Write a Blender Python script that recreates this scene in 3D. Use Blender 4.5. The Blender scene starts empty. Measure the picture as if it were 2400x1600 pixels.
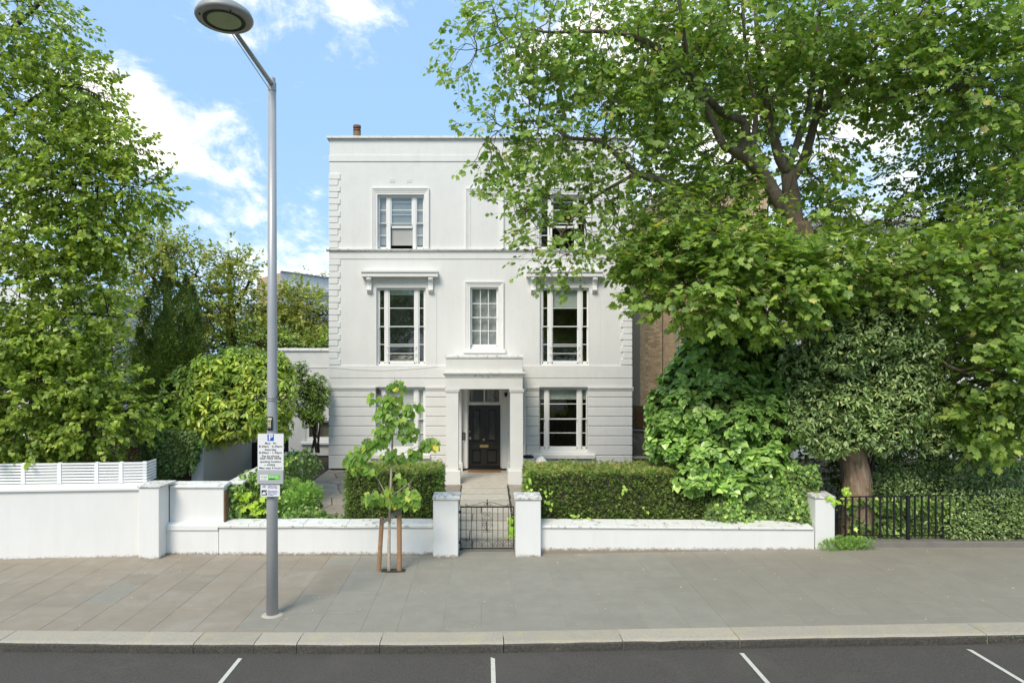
import bpy, bmesh, math, random
import numpy as np
from mathutils import Vector, Matrix, noise as mnoise
random.seed(7); RNG = np.random.default_rng(11)
SC = bpy.context.scene
COL = SC.collection
PI = math.pi

# ------------------------------------------------------------------ camera
FPX, VX, VY, CH = 1600.0, 1135.0, 842.0, 3.9     # focal length and vanishing point in photo pixels, eye height
cam = bpy.data.cameras.new('camera'); cam_o = bpy.data.objects.new('camera', cam); COL.objects.link(cam_o)
cam.sensor_width = 36; cam.lens = 36 * FPX / 2400
cam.shift_x = (1200 - VX) / 2400; cam.shift_y = (VY - 800) / 2400
cam.clip_start = .1; cam.clip_end = 2000
cam_o.location = (0, 0, CH); cam_o.rotation_euler = (PI / 2, 0, 0)
SC.camera = cam_o

# ------------------------------------------------------------------ world, sun, exposure
SUN_EL, SUN_AZ = math.radians(46), math.radians(205)     # azimuth clockwise from +Y: behind the camera, to its left
W = bpy.data.worlds.new('World'); SC.world = W; W.use_nodes = True
wt = W.node_tree; wn = wt.nodes; wn.clear()
def WN(t, **k):
    n = wn.new(t)
    for a, b in k.items(): setattr(n, a, b)
    return n
def wl(a, b): wt.links.new(a, b)
sky = WN('ShaderNodeTexSky', sky_type='NISHITA', sun_disc=False, sun_elevation=SUN_EL, sun_rotation=SUN_AZ,
         altitude=50, air_density=1.0, dust_density=1.2, ozone_density=1.6)
SKY_STR = .12
gen = WN('ShaderNodeTexCoord').outputs['Generated']
def wmath(op, a, b=None, c=None, clamp=False):
    n = WN('ShaderNodeMath', operation=op); n.use_clamp = clamp
    for i, v in enumerate((a, b, c)):
        if v is None: continue
        if isinstance(v, (int, float)): n.inputs[i].default_value = v
        else: wl(v, n.inputs[i])
    return n.outputs[0]
def wnoise(scale, detail, rough, dist=0, zs=1.6):
    mp = WN('ShaderNodeMapping'); mp.inputs['Scale'].default_value = (1, 1, zs); wl(gen, mp.inputs[0])
    n = WN('ShaderNodeTexNoise'); n.inputs['Scale'].default_value = scale; n.inputs['Detail'].default_value = detail
    n.inputs['Roughness'].default_value = rough; n.inputs['Distortion'].default_value = dist
    wl(mp.outputs[0], n.inputs['Vector']); return n.outputs['Fac']
n1 = wnoise(5.2, 10, .66, .5)
n2 = wnoise(15, 8, .66, .3)
base = wmath('MULTIPLY_ADD', wmath('ADD', wmath('MULTIPLY', n1, .7), wmath('MULTIPLY', n2, .3)), 2.9, -.95)
def sdir(px, py):
    v = Vector((px - VX, FPX, VY - py)); return v.normalized()
acc = None
# cloud banks (positive) and clear patches (negative) as soft discs on the sky: photo direction, angular radius, weight
for px, py, r, w in ((300, 230, .10, .30), (380, 330, .09, .26), (250, 150, .07, .16), (540, 330, .085, .25), (560, 440, .045, .20), (460, 560, .06, .22), (680, 600, .09, .30),
                     (700, 380, .06, .12), (730, 20, .13, .28), (850, 70, .06, .18), (480, -30, .10, .22), (935, 245, .028, .17), (800, 128, .03, .10),
                     (1500, 60, .16, .20), (1700, 300, .20, .24), (2000, 500, .16, .14), (2350, 150, .2, .2), (60, 300, .16, .22),
                     (460, 190, .10, -.25), (860, 260, .10, -.2), (980, 120, .12, -.26), (700, 220, .09, -.22), (430, 440, .035, -.12), (1000, 290, .10, -.2), (620, 540, .02, -.1)):
    d = sdir(px, py)
    vm = WN('ShaderNodeVectorMath', operation='DISTANCE'); wl(gen, vm.inputs[0]); vm.inputs[1].default_value = d
    mr = WN('ShaderNodeMapRange', interpolation_type='SMOOTHERSTEP')
    wl(vm.outputs['Value'], mr.inputs['Value'])
    mr.inputs['From Min'].default_value = 0; mr.inputs['From Max'].default_value = r * 1.45
    mr.inputs['To Min'].default_value = w; mr.inputs['To Max'].default_value = 0
    acc = mr.outputs[0] if acc is None else wmath('ADD', acc, mr.outputs[0])
tot = wmath('ADD', base, acc)
mr = WN('ShaderNodeMapRange', interpolation_type='SMOOTHSTEP'); wl(tot, mr.inputs['Value'])
mr.inputs['From Min'].default_value = .50; mr.inputs['From Max'].default_value = 1.12
cl = mr.outputs[0]
# brighten the clear sky towards the pale blue of the photo, then lay the clouds over it
skyc = WN('ShaderNodeMix', data_type='RGBA', blend_type='MIX'); skyc.inputs[0].default_value = .80
wl(sky.outputs[0], skyc.inputs[6]); skyc.inputs[7].default_value = (1.80, 2.95, 4.35, 1)
cc = WN('ShaderNodeMix', data_type='RGBA'); wl(n2, cc.inputs[0])
cc.inputs[6].default_value = (6.3, 6.05, 5.6, 1); cc.inputs[7].default_value = (7.7, 7.3, 6.6, 1)
mx = WN('ShaderNodeMix', data_type='RGBA'); wl(cl, mx.inputs[0]); wl(skyc.outputs[2], mx.inputs[6]); wl(cc.outputs[2], mx.inputs[7])
bg = WN('ShaderNodeBackground'); wl(mx.outputs[2], bg.inputs[0]); bg.inputs[1].default_value = SKY_STR * .8
wo = WN('ShaderNodeOutputWorld'); wl(bg.outputs[0], wo.inputs[0])

sl = bpy.data.lights.new('sun', 'SUN'); so = bpy.data.objects.new('sun', sl); COL.objects.link(so)
sl.energy = 1.35; sl.angle = math.radians(24); sl.color = (1, .90, .75)
sdv = Vector((math.sin(SUN_AZ) * math.cos(SUN_EL), math.cos(SUN_AZ) * math.cos(SUN_EL), math.sin(SUN_EL)))
so.rotation_euler = sdv.to_track_quat('Z', 'Y').to_euler(); so.location = (0, 0, 30)
vs = SC.view_settings; vs.view_transform = 'Standard'; vs.look = 'None'; vs.gamma = 1; vs.exposure = 1.33; vs.use_curve_mapping = False
SC.cycles.max_bounces = 9; SC.cycles.transparent_max_bounces = 16; SC.cycles.diffuse_bounces = 6
SC.cycles.sample_clamp_indirect = 4

# ------------------------------------------------------------------ helpers
def at(px, py, Y): return Vector(((px - VX) * Y / FPX, Y, CH + (VY - py) * Y / FPX))
def X(px, Y): return (px - VX) * Y / FPX
def Z(py, Y): return CH + (VY - py) * Y / FPX
def g(x):
    "height of pavement and road along the street: level, then a gentle rise to the right"
    if x < -4: return min(.04, .01 * (-4 - x))
    t = max(0, min(1, (x + .5) / 8.2)); return .145 * t
def h(y):
    "front garden rises from the street wall to the door step"
    return .03 + .33 * max(0, min(1, (y - 14) / 5.4))

class MB:
    def __init__(s): s.v = []; s.f = []
    def box(s, x0, x1, y0, y1, z0, z1):
        b = len(s.v); s.v += [(x0, y0, z0), (x1, y0, z0), (x1, y1, z0), (x0, y1, z0), (x0, y0, z1), (x1, y0, z1), (x1, y1, z1), (x0, y1, z1)]
        s.f += [tuple(b + i for i in q) for q in ((0, 3, 2, 1), (4, 5, 6, 7), (0, 1, 5, 4), (1, 2, 6, 5), (2, 3, 7, 6), (3, 0, 4, 7))]; return s
    def hexa(s, bot, top):
        "eight corners: bottom four (counter-clockwise from above), top four"
        b = len(s.v); s.v += [tuple(p) for p in bot] + [tuple(p) for p in top]
        s.f += [tuple(b + i for i in q) for q in ((0, 3, 2, 1), (4, 5, 6, 7), (0, 1, 5, 4), (1, 2, 6, 5), (2, 3, 7, 6), (3, 0, 4, 7))]; return s
    def poly(s, pts): b = len(s.v); s.v += [tuple(p) for p in pts]; s.f.append(tuple(range(b, b + len(pts)))); return s
    def prism(s, pts, d):
        "pts a loop, swept by vector d"
        b = len(s.v); n = len(pts); d = Vector(d); s.v += [tuple(p) for p in pts] + [tuple(Vector(p) + d) for p in pts]
        s.f.append(tuple(range(b + n - 1, b - 1, -1))); s.f.append(tuple(range(b + n, b + 2 * n)))
        for i in range(n): j = (i + 1) % n; s.f.append((b + i, b + j, b + n + j, b + n + i))
        return s
    def profile(s, prof, x0, x1, e0=0., e1=0.):
        "moulding: prof = [(y, z)...] swept along x; e0/e1 mitre the ends by the projection"
        b = len(s.v); n = len(prof); ym = max(p[0] for p in prof)
        for (xx, e, sg) in ((x0, e0, -1), (x1, e1, 1)):
            for (y, z) in prof: s.v.append((xx + sg * e * (ym - y), y, z))
        s.f.append(tuple(range(b + n - 1, b - 1, -1))); s.f.append(tuple(range(b + n, b + 2 * n)))
        for i in range(n): j = (i + 1) % n; s.f.append((b + i, b + j, b + n + j, b + n + i))
        return s
    def tube(s, pts, rad, n=8, cap=True, jit=0.):
        pts = [Vector(p) for p in pts]
        if isinstance(rad, (int, float)): rad = [rad] * len(pts)
        b = len(s.v); up = Vector((0, 0, 1)); prev = None
        for i, p in enumerate(pts):
            d = (pts[min(i + 1, len(pts) - 1)] - pts[max(i - 1, 0)]); d = d.normalized() if d.length > 1e-9 else up
            if prev is None:
                a = d.cross(Vector((.3, 1, .1)))
                if a.length < .1: a = d.cross(Vector((1, 0, 0)))
            else: a = prev - d * prev.dot(d)
            a.normalize(); prev = a; c = d.cross(a)
            for k in range(n):
                t = 2 * PI * k / n; r = rad[i]
                if jit: r *= 1 + jit * mnoise.noise(Vector((math.cos(t) * 2, math.sin(t) * 2, i * .35 + p.x)))
                s.v.append(tuple(p + (a * math.cos(t) + c * math.sin(t)) * r))
        for i in range(len(pts) - 1):
            for k in range(n):
                k2 = (k + 1) % n; s.f.append((b + i * n + k, b + i * n + k2, b + (i + 1) * n + k2, b + (i + 1) * n + k))
        if cap:
            s.f.append(tuple(b + k for k in range(n - 1, -1, -1))); s.f.append(tuple(b + (len(pts) - 1) * n + k for k in range(n)))
        return s
    def lathe(s, c, prof, n=24):
        "prof [(r, z)] about the vertical through c"
        b = len(s.v)
        for r, z in prof:
            for k in range(n): t = 2 * PI * k / n; s.v.append((c[0] + r * math.cos(t), c[1] + r * math.sin(t), c[2] + z))
        for i in range(len(prof) - 1):
            for k in range(n): k2 = (k + 1) % n; s.f.append((b + i * n + k, b + i * n + k2, b + (i + 1) * n + k2, b + (i + 1) * n + k))
        s.f.append(tuple(b + k for k in range(n - 1, -1, -1))); s.f.append(tuple(b + (len(prof) - 1) * n + k for k in range(n)))
        return s

def tagp(o, label=None, cat=None, group=None, kind=None):
    if label: o['label'] = label
    if cat: o['category'] = cat
    if group: o['group'] = group
    if kind: o['kind'] = kind
    return o
def root_of(o):
    while o.parent: o = o.parent
    return o
def base_loc(parent): return root_of(parent).location.copy() if parent else Vector((0, 0, 0))
def link(name, me, parent=None):
    o = bpy.data.objects.new(name, me); COL.objects.link(o)
    if parent: o.parent = parent
    return o
def build(name, mb, mat, parent=None, bevel=0, smooth=False, loc=None, label=None, kind=None, seg=1):
    "one mesh object from an MB given in world coordinates; parts take their thing's origin"
    me = bpy.data.meshes.new(name)
    off = base_loc(parent) if parent else (Vector(loc) if loc is not None else Vector((0, 0, 0)))
    me.from_pydata([tuple(Vector(v) - off) for v in mb.v], [], mb.f)
    if bevel or smooth is True:
        bm = bmesh.new(); bm.from_mesh(me)
        if bevel: bmesh.ops.bevel(bm, geom=bm.edges[:], offset=bevel, segments=seg, affect='EDGES', clamp_overlap=True)
        bm.to_mesh(me); bm.free()
    if smooth: me.polygons.foreach_set('use_smooth', [True] * len(me.polygons))
    me.materials.append(mat); me.update()
    o = link(name, me, parent)
    if not parent: o.location = off
    return tagp(o, label=label, kind=kind)
def thing(name, label, cat, loc, group=None):
    o = link(name, None); o.location = loc; o.empty_display_size = .2
    return tagp(o, label, cat, group)
def struct(name, mb, mat, **k):
    return tagp(build(name, mb, mat, **k), kind='structure')

# ------------------------------------------------------------------ materials
def M(name, col, rough=.8, var=(2., .06), bump=None, second=None, third=None, orand=0., metal=0., spec=.35, streak=0., base_dirt=None, vs=1.):
    """procedural surface. var=(scale, amount) brightness mottling; bump=(scale, strength); second/third=(colour, scale, threshold, softness[, fac]);
    orand = per-object brightness spread; streak = faint vertical weathering; base_dirt=(colour, top z) splash dirt that ends at a height"""
    m = bpy.data.materials.new(name); m.use_nodes = True; t = m.node_tree; N = t.nodes; L = t.links
    b = N['Principled BSDF']; b.inputs['Roughness'].default_value = rough; b.inputs['Metallic'].default_value = metal
    b.inputs['Specular IOR Level'].default_value = spec
    pos = N.new('ShaderNodeNewGeometry').outputs['Position']
    if vs != 1.:
        mp0 = N.new('ShaderNodeMapping'); mp0.inputs['Scale'].default_value = (1, 1, vs); L.new(pos, mp0.inputs[0]); pos = mp0.outputs[0]
    def nz(scale, det=6, rg=.6, vec=None, dist=0.):
        n = N.new('ShaderNodeTexNoise'); n.inputs['Scale'].default_value = scale; n.inputs['Detail'].default_value = det
        n.inputs['Roughness'].default_value = rg; n.inputs['Distortion'].default_value = dist; L.new(vec or pos, n.inputs['Vector']); return n.outputs['Fac']
    def mr(v, a, c, lo, hi, smooth=False):
        n = N.new('ShaderNodeMapRange'); n.inputs['From Min'].default_value = a; n.inputs['From Max'].default_value = c
        n.inputs['To Min'].default_value = lo; n.inputs['To Max'].default_value = hi
        if smooth: n.interpolation_type = 'SMOOTHSTEP'
        L.new(v, n.inputs['Value']); return n.outputs[0]
    def mix(f, a, c2, bt='MIX'):
        n = N.new('ShaderNodeMix'); n.data_type = 'RGBA'; n.blend_type = bt
        if isinstance(f, float): n.inputs[0].default_value = f
        else: L.new(f, n.inputs[0])
        for i, v in ((6, a), (7, c2)):
            if isinstance(v, tuple): n.inputs[i].default_value = v if len(v) == 4 else v + (1,)
            else: L.new(v, n.inputs[i])
        return n.outputs[2]
    def mul(c, v):
        n = N.new('ShaderNodeHueSaturation'); L.new(c, n.inputs['Color']); L.new(v, n.inputs['Value']); return n.outputs[0]
    c = N.new('ShaderNodeRGB'); c.outputs[0].default_value = tuple(col) + (1,); c = c.outputs[0]
    if var: c = mul(c, mr(nz(var[0], 8, .65), .25, .75, 1 - var[1], 1 + var[1]))
    for sc in (second, third):
        if sc:
            f = mr(nz(sc[1], 9, .68, dist=.6), sc[2], sc[2] + sc[3], 0, sc[4] if len(sc) > 4 else 1.)
            c = mix(f, c, tuple(sc[0]))
    if streak:
        mp = N.new('ShaderNodeMapping'); mp.inputs['Scale'].default_value = (3.1, 3.1, .35); L.new(pos, mp.inputs[0])
        f = mr(nz(1.6, 9, .74, vec=mp.outputs[0]), .45, .80, 0, streak * 1.5); c = mix(f, c, (.42, .41, .34))
    if base_dirt:
        sp = N.new('ShaderNodeSeparateXYZ'); L.new(pos, sp.inputs[0])
        a = N.new('ShaderNodeMath'); a.operation = 'MULTIPLY_ADD'; L.new(nz(14, 6, .75), a.inputs[0]); a.inputs[1].default_value = .22; L.new(sp.outputs[2], a.inputs[2])
        f = mr(a.outputs[0], base_dirt[1] + .08, base_dirt[1] + .14, .85, 0); c = mix(f, c, tuple(base_dirt[0]))
    if orand:
        oi = N.new('ShaderNodeObjectInfo').outputs['Random']; c = mul(c, mr(oi, 0, 1, 1 - orand, 1 + orand))
    L.new(c, b.inputs['Base Color'])
    if bump:
        bn = N.new('ShaderNodeBump'); bn.inputs['Strength'].default_value = bump[1]; bn.inputs['Distance'].default_value = bump[2] if len(bump) > 2 else .01
        L.new(nz(bump[0], 6, .65), bn.inputs['Height']); L.new(bn.outputs[0], b.inputs['Normal'])
    return m

LEAF_GAIN = 2.1
def LEAF(name, cols, obj=False, rough=.42, trans=.42, clump=.25, spec=.35, tr_col=None):
    "foliage: colour stops picked per leaf; light also passes through"
    m = bpy.data.materials.new(name); m.use_nodes = True; t = m.node_tree; N = t.nodes; L = t.links
    b = N['Principled BSDF']; b.inputs['Roughness'].default_value = rough; b.inputs['Specular IOR Level'].default_value = spec
    if obj: src = N.new('ShaderNodeObjectInfo').outputs['Random']
    else: a = N.new('ShaderNodeAttribute'); a.attribute_name = 'rnd'; src = a.outputs['Fac']
    r = N.new('ShaderNodeValToRGB'); L.new(src, r.inputs[0]); el = r.color_ramp.elements
    for i, (p, c) in enumerate(cols):
        e = el[i] if i < 2 else el.new(p)
        e.position = p; e.color = tuple(c) + (1,)
    nzz = N.new('ShaderNodeTexNoise'); nzz.inputs['Scale'].default_value = 1.1; nzz.inputs['Detail'].default_value = 3
    L.new(N.new('ShaderNodeNewGeometry').outputs['Position'], nzz.inputs['Vector'])
    mr = N.new('ShaderNodeMapRange'); mr.inputs['From Min'].default_value = .3; mr.inputs['From Max'].default_value = .7
    mr.inputs['To Min'].default_value = LEAF_GAIN * (1 - clump * .8); mr.inputs['To Max'].default_value = LEAF_GAIN * (1 + clump * .8); L.new(nzz.outputs['Fac'], mr.inputs['Value'])
    hs = N.new('ShaderNodeHueSaturation'); L.new(r.outputs[0], hs.inputs['Color']); L.new(mr.outputs[0], hs.inputs['Value']); hs.inputs['Saturation'].default_value = .95; hs.inputs['Hue'].default_value = .489
    L.new(hs.outputs[0], b.inputs['Base Color'])
    tb = N.new('ShaderNodeBsdfTranslucent')
    h2 = N.new('ShaderNodeMix'); h2.data_type = 'RGBA'; h2.blend_type = 'MULTIPLY'; h2.inputs[0].default_value = 1
    L.new(hs.outputs[0], h2.inputs[6]); h2.inputs[7].default_value = (tr_col or (1.5, 1.5, .55)) + (1,)
    L.new(h2.outputs[2], tb.inputs[0])
    ms = N.new('ShaderNodeMixShader'); ms.inputs[0].default_value = trans
    L.new(b.outputs[0], ms.inputs[1]); L.new(tb.outputs[0], ms.inputs[2]); L.new(ms.outputs[0], N['Material Output'].inputs[0])
    return m

WHITE = (.745, .74, .715)
m_render = M('white_render', WHITE, .75, (1.2, .035), (55, .18), streak=.10, second=((.61, .61, .55), 1.3, .54, .3, .5))
m_rustic = M('white_render_courses', (.76, .755, .735), .75, (2.5, .03), (60, .2), streak=.09)
m_trim = M('white_paint_trim', (.77, .765, .74), .6, (3, .04), (40, .1), second=((.45, .43, .34), 9, .66, .12, .55))
m_weath = M('weathered_coping', (.76, .755, .72), .8, (3, .06), (45, .35), second=((.36, .34, .29), 7, .56, .06, .85), third=((.25, .24, .20), 38, .62, .08, .5))
m_cap = M('lichened_cap', (.70, .69, .65), .85, (3, .06), (45, .4), second=((.33, .31, .28), 11, .50, .06, .8), third=((.2, .19, .17), 50, .58, .08, .5))
m_wall = M('painted_garden_wall', (.77, .765, .745), .7, (1.0, .03), (70, .25), streak=.09, second=((.68, .66, .61), 2.2, .62, .2, .4), base_dirt=((.20, .15, .09), .045))
m_wallr = M('painted_garden_wall_right', (.77, .765, .745), .7, (1.0, .03), (70, .25), streak=.09, second=((.68, .66, .61), 2.2, .62, .2, .4), base_dirt=((.20, .15, .09), .13))
m_sash = M('gloss_white_joinery', (.82, .82, .80), .35, (5, .02), None, second=((.55, .52, .45), 25, .70, .1, .5))
m_pvc = M('white_slat_paint', (.83, .83, .84), .4, (2, .02), None)
m_greywall = M('grey_render', (.50, .49, .46), .85, (1.3, .08), (30, .3), streak=.25)
m_extw = M('extension_render', (.70, .70, .67), .8, (1.3, .05), (40, .2), streak=.2)
m_stone = M('york_stone', (.46, .42, .35), .85, (5, .15), (30, .5), second=((.60, .58, .52), 6, .60, .1, .6), third=((.22, .2, .16), 9, .60, .08, .7), orand=.2)
m_crazy = M('crazy_paving_stone', (.30, .26, .21), .9, (5, .2), (22, .8), second=((.45, .41, .35), 5, .60, .1, .6), third=((.14, .12, .09), 10, .58, .08, .6), orand=.2)
m_slabg = M('grey_paving', (.288, .268, .222), .8, (3, .10), (60, .35), second=((.40, .385, .35), 3.5, .62, .14, .35), third=((.15, .14, .125), 26, .68, .05, .55), orand=.035)
m_slabb = M('buff_paving', (.30, .255, .198), .8, (3, .10), (60, .35), second=((.37, .345, .30), 1.3, .50, .2, .5), third=((.16, .14, .12), 26, .66, .05, .5), orand=.05)
m_slabr = M('plain_paving', (.285, .260, .214), .8, (3, .08), (60, .3), second=((.34, .325, .30), 1.5, .6, .2, .4), third=((.16, .15, .13), 30, .69, .05, .45), orand=.03)
m_joint = M('sanded_joint', (.40, .36, .28), .95, (20, .3), (60, .4))
m_kerb = M('granite_kerb', (.41, .365, .295), .8, (40, .22), (70, .5), second=((.47, .41, .27), 2.2, .50, .15, .8), third=((.18, .17, .15), 70, .60, .05, .7), orand=.08)
m_kerbf = M('sooty_kerb_face', (.075, .07, .06), .9, (30, .5), (25, 1.0), second=((.20, .17, .12), 18, .6, .08, .7))
m_asph = M('asphalt', (.088, .078, .068), .85, (45, .45), (110, 1.), second=((.17, .16, .145), 75, .62, .04, .8), third=((.115, .102, .09), .9, .50, .2, .7))
m_mark = M('worn_white_line', (.62, .60, .52), .7, (20, .12), (80, .4), second=((.10, .095, .09), 30, .64, .03, .9))
m_soil = M('soil', (.055, .042, .028), .95, (8, .4), (12, 1), second=((.10, .08, .05), 10, .55, .1))
m_grnd = M('ground', (.07, .075, .04), .95, (2, .3), (5, .8))
m_door = M('black_gloss_paint', (.012, .012, .012), .22, (3, .2), (12, .05), spec=.6)
m_iron = M('black_ironwork', (.012, .012, .013), .45, (20, .3), (60, .2), spec=.5)
m_brass = M('brass', (.62, .45, .20), .3, (20, .2), None, metal=.9)
m_chrome = M('steel', (.55, .55, .54), .3, (20, .1), None, metal=.9)
m_pole = M('galvanised_grey_paint', (.42, .43, .44), .42, (3, .05), None, metal=.25, second=((.22, .22, .22), 70, .72, .03, .8), spec=.5)
m_lampund = M('lamp_casing', (.33, .33, .31), .5, (6, .12), None, metal=.2)
m_lampglass = M('lamp_glass', (.30, .34, .27), .15, (40, .12), None, second=((.12, .13, .1), 60, .72, .03, .6), spec=.6)
m_rubber = M('black_plastic', (.02, .02, .022), .5, (8, .2), None)
m_sign = M('sign_white', (.80, .80, .80), .35, (4, .02), None)
m_signgrey = M('sign_grey', (.44, .45, .47), .4, (4, .03), None)
m_ink = M('sign_black', (.012, .012, .012), .4, None)
m_blue = M('sign_blue', (.008, .10, .52), .35, None)
m_green = M('sign_green', (.16, .62, .05), .35, None)
m_pgreen = M('sign_pale_green', (.45, .66, .30), .4, None)
m_ltxt = M('sign_grey_ink', (.30, .30, .33), .5, None)
m_ltb = M('sign_blue_ink', (.12, .10, .40), .5, None)
m_wood = M('stake_wood', (.36, .21, .11), .8, (3, .15), (40, .5), second=((.55, .40, .26), 9, .55, .12, .6), third=((.14, .08, .04), 30, .62, .05, .6))
m_woodgrey = M('weathered_strap', (.20, .18, .15), .9, (15, .2), (40, .4))
m_fence = M('brown_fence_boards', (.13, .085, .045), .9, (6, .25), (30, .6), second=((.10, .12, .05), 4, .55, .2, .6), orand=.2)
m_bark = M('sycamore_bark', (.15, .122, .088), .9, (5, .35), (9, 1.0, .05), second=((.30, .26, .20), 5, .54, .12, .6), third=((.07, .065, .045), 9, .60, .06, .7), vs=.35)
m_barkr = M('reddish_trunk_bark', (.30, .205, .14), .9, (5, .25), (9, 1.0, .06), second=((.43, .34, .27), 5, .52, .12, .7), third=((.09, .09, .04), 7, .56, .06, .7), vs=.22)
m_barkd = M('dark_bark', (.055, .045, .035), .9, (5, .3), (14, .8))
m_barks = M('sapling_bark', (.50, .42, .34), .8, (12, .2), (40, .5), second=((.24, .19, .14), 20, .55, .1, .8))
m_brick = M('stock_brick', (.50, .36, .21), .9, (30, .25), (60, .8), second=((.62, .49, .32), 3, .5, .15, .6), third=((.13, .09, .06), 12, .62, .06, .6), orand=.28)
m_brickm = M('stock_brick_mass', (.50, .365, .225), .9, (9, .35), (60, .8), second=((.62, .50, .35), 6, .5, .15, .6), third=((.13, .09, .06), 12, .60, .06, .7))
m_mortar = M('mortar', (.42, .37, .29), .95, (20, .2), (60, .4))
m_slate = M('slate', (.14, .145, .155), .7, (6, .2), (20, .4))
m_terr = M('terracotta', (.22, .10, .06), .8, (12, .2), (40, .4))
m_buffpot = M('buff_clay', (.34, .25, .14), .8, (12, .15), (40, .3))
m_dark = M('dark_void', (.01, .01, .009), .95, None)
m_room = M('room_paint', (.26, .23, .17), .95, (2, .1), None)
m_roomlight = M('room_paint_light', (.45, .42, .37), .95, (2, .1), None)
m_blind = M('grey_roller_blind', (.42, .42, .40), .9, (2, .04), None)
m_blindw = M('white_blind', (.74, .76, .75), .9, (2, .03), None)
m_blindg = M('pale_green_blind', (.50, .56, .52), .9, (2, .03), None)
m_mat = M('coir_mat', (.33, .17, .07), .95, (60, .3), (120, 1))
m_bag = M('white_plastic_bag', (.75, .75, .76), .3, (6, .06), (14, .8), spec=.6)
m_bagc = M('clear_plastic_bag', (.50, .52, .55), .2, (9, .25), (18, 1.), second=((.50, .18, .14), 12, .62, .06, .5), spec=.7)
m_navy = M('navy_cloth', (.015, .017, .05), .85, (10, .2), (30, .5))
m_lead = M('lead_flashing', (.30, .31, .33), .6, (5, .1), (20, .3))
m_dry = M('dry_leaf', (.45, .20, .07), .8, (20, .3), None, orand=.3)
m_dry2 = M('pale_dry_leaf', (.52, .40, .18), .8, (20, .3), None, orand=.3)

def glass_mat(name, tint=(.95, .965, .955), refl=1.0):
    m = bpy.data.materials.new(name); m.use_nodes = True; t = m.node_tree; N = t.nodes; L = t.links
    N.remove(N['Principled BSDF'])
    tr = N.new('ShaderNodeBsdfTransparent'); tr.inputs[0].default_value = tint + (1,)
    gl = N.new('ShaderNodeBsdfGlossy'); gl.inputs['Roughness'].default_value = .02
    nz = N.new('ShaderNodeTexNoise'); nz.inputs['Scale'].default_value = 1.6; nz.inputs['Detail'].default_value = 2
    L.new(N.new('ShaderNodeNewGeometry').outputs['Position'], nz.inputs['Vector'])
    bn = N.new('ShaderNodeBump'); bn.inputs['Strength'].default_value = .25; bn.inputs['Distance'].default_value = .05; L.new(nz.outputs['Fac'], bn.inputs['Height'])
    L.new(bn.outputs[0], gl.inputs['Normal'])
    fr = N.new('ShaderNodeFresnel'); io = N.new('ShaderNodeMapRange')   # same reflectance from either side of the thin pane
    L.new(N.new('ShaderNodeNewGeometry').outputs['Backfacing'], io.inputs['Value']); io.inputs['To Min'].default_value = 1.52; io.inputs['To Max'].default_value = 1 / 1.52
    L.new(io.outputs[0], fr.inputs[0])
    mu = N.new('ShaderNodeMath'); mu.operation = 'MULTIPLY'; mu.inputs[1].default_value = refl; L.new(fr.outputs[0], mu.inputs[0])
    ms = N.new('ShaderNodeMixShader'); L.new(mu.outputs[0], ms.inputs[0]); L.new(tr.outputs[0], ms.inputs[1]); L.new(gl.outputs[0], ms.inputs[2])
    L.new(ms.outputs[0], N['Material Output'].inputs[0]); return m
m_glass = glass_mat('window_glass', refl=1.9)

def text(name, body, size, loc, mat, parent, align='CENTER', bold=0.0, xs=1.0, thick=.0012):
    "flat lettering standing in the XZ plane and facing the street; cap height ~ .7 size"
    cu = bpy.data.curves.new(name, 'FONT'); cu.body = body; cu.size = size; cu.align_x = align; cu.extrude = thick / 2; cu.offset = bold
    cu.resolution_u = 3
    o = bpy.data.objects.new('tmp', cu); COL.objects.link(o)
    bpy.context.view_layer.update()
    me = bpy.data.meshes.new_from_object(o.evaluated_get(bpy.context.evaluated_depsgraph_get()))
    bpy.data.objects.remove(o)
    off = base_loc(parent)
    mm = Matrix.Translation(Vector(loc) - off) @ Matrix.Rotation(PI / 2, 4, 'X') @ Matrix.Diagonal((xs, 1, 1, 1))
    me.transform(mm); me.materials.clear(); me.materials.append(mat); me.name = name
    return link(name, me, parent)

# =================================================================== SETTING
# --- far ground, street, garden floor
NX = [-300, -60, -20, -10, -8, -6, -4] + [i * .5 for i in range(-6, 18)] + [9, 12, 20, 60, 300]
def strip(mb, xs, ys, zf):
    b = len(mb.v)
    for y in ys:
        for x in xs: mb.v.append((x, y, zf(x, y)))
    w = len(xs)
    for j in range(len(ys) - 1):
        for i in range(w - 1): mb.f.append((b + j * w + i, b + j * w + i + 1, b + (j + 1) * w + i + 1, b + (j + 1) * w + i))
    return mb
struct('ground', strip(MB(), [-400, -100, -20, 0, 20, 100, 400], [-400, -60, 13.5, 13.7, 19.4, 60, 400], lambda x, y: -.6 if y < 13.6 else (-.04 if y < 14 else .30)), m_grnd)
struct('road', strip(MB(), NX, [-40, -12, 8, 9.38], lambda x, y: g(x) - .13), m_asph)
# parking bay lines, each a strip of worn paint
marks = MB()
for k, xx in enumerate((-3.29, .115, 3.47, 6.53)):
    zz = g(xx) - .13 + .004
    b = [(xx - .03, 5.6, zz), (xx + .03, 5.6, zz), (xx + .028, 9.20 - .03 * (k % 2), zz), (xx - .028, 9.21, zz)]
    o = build('bay_line', MB().prism(b, (0, 0, .003)), m_mark); o['kind'] = 'structure'

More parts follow.
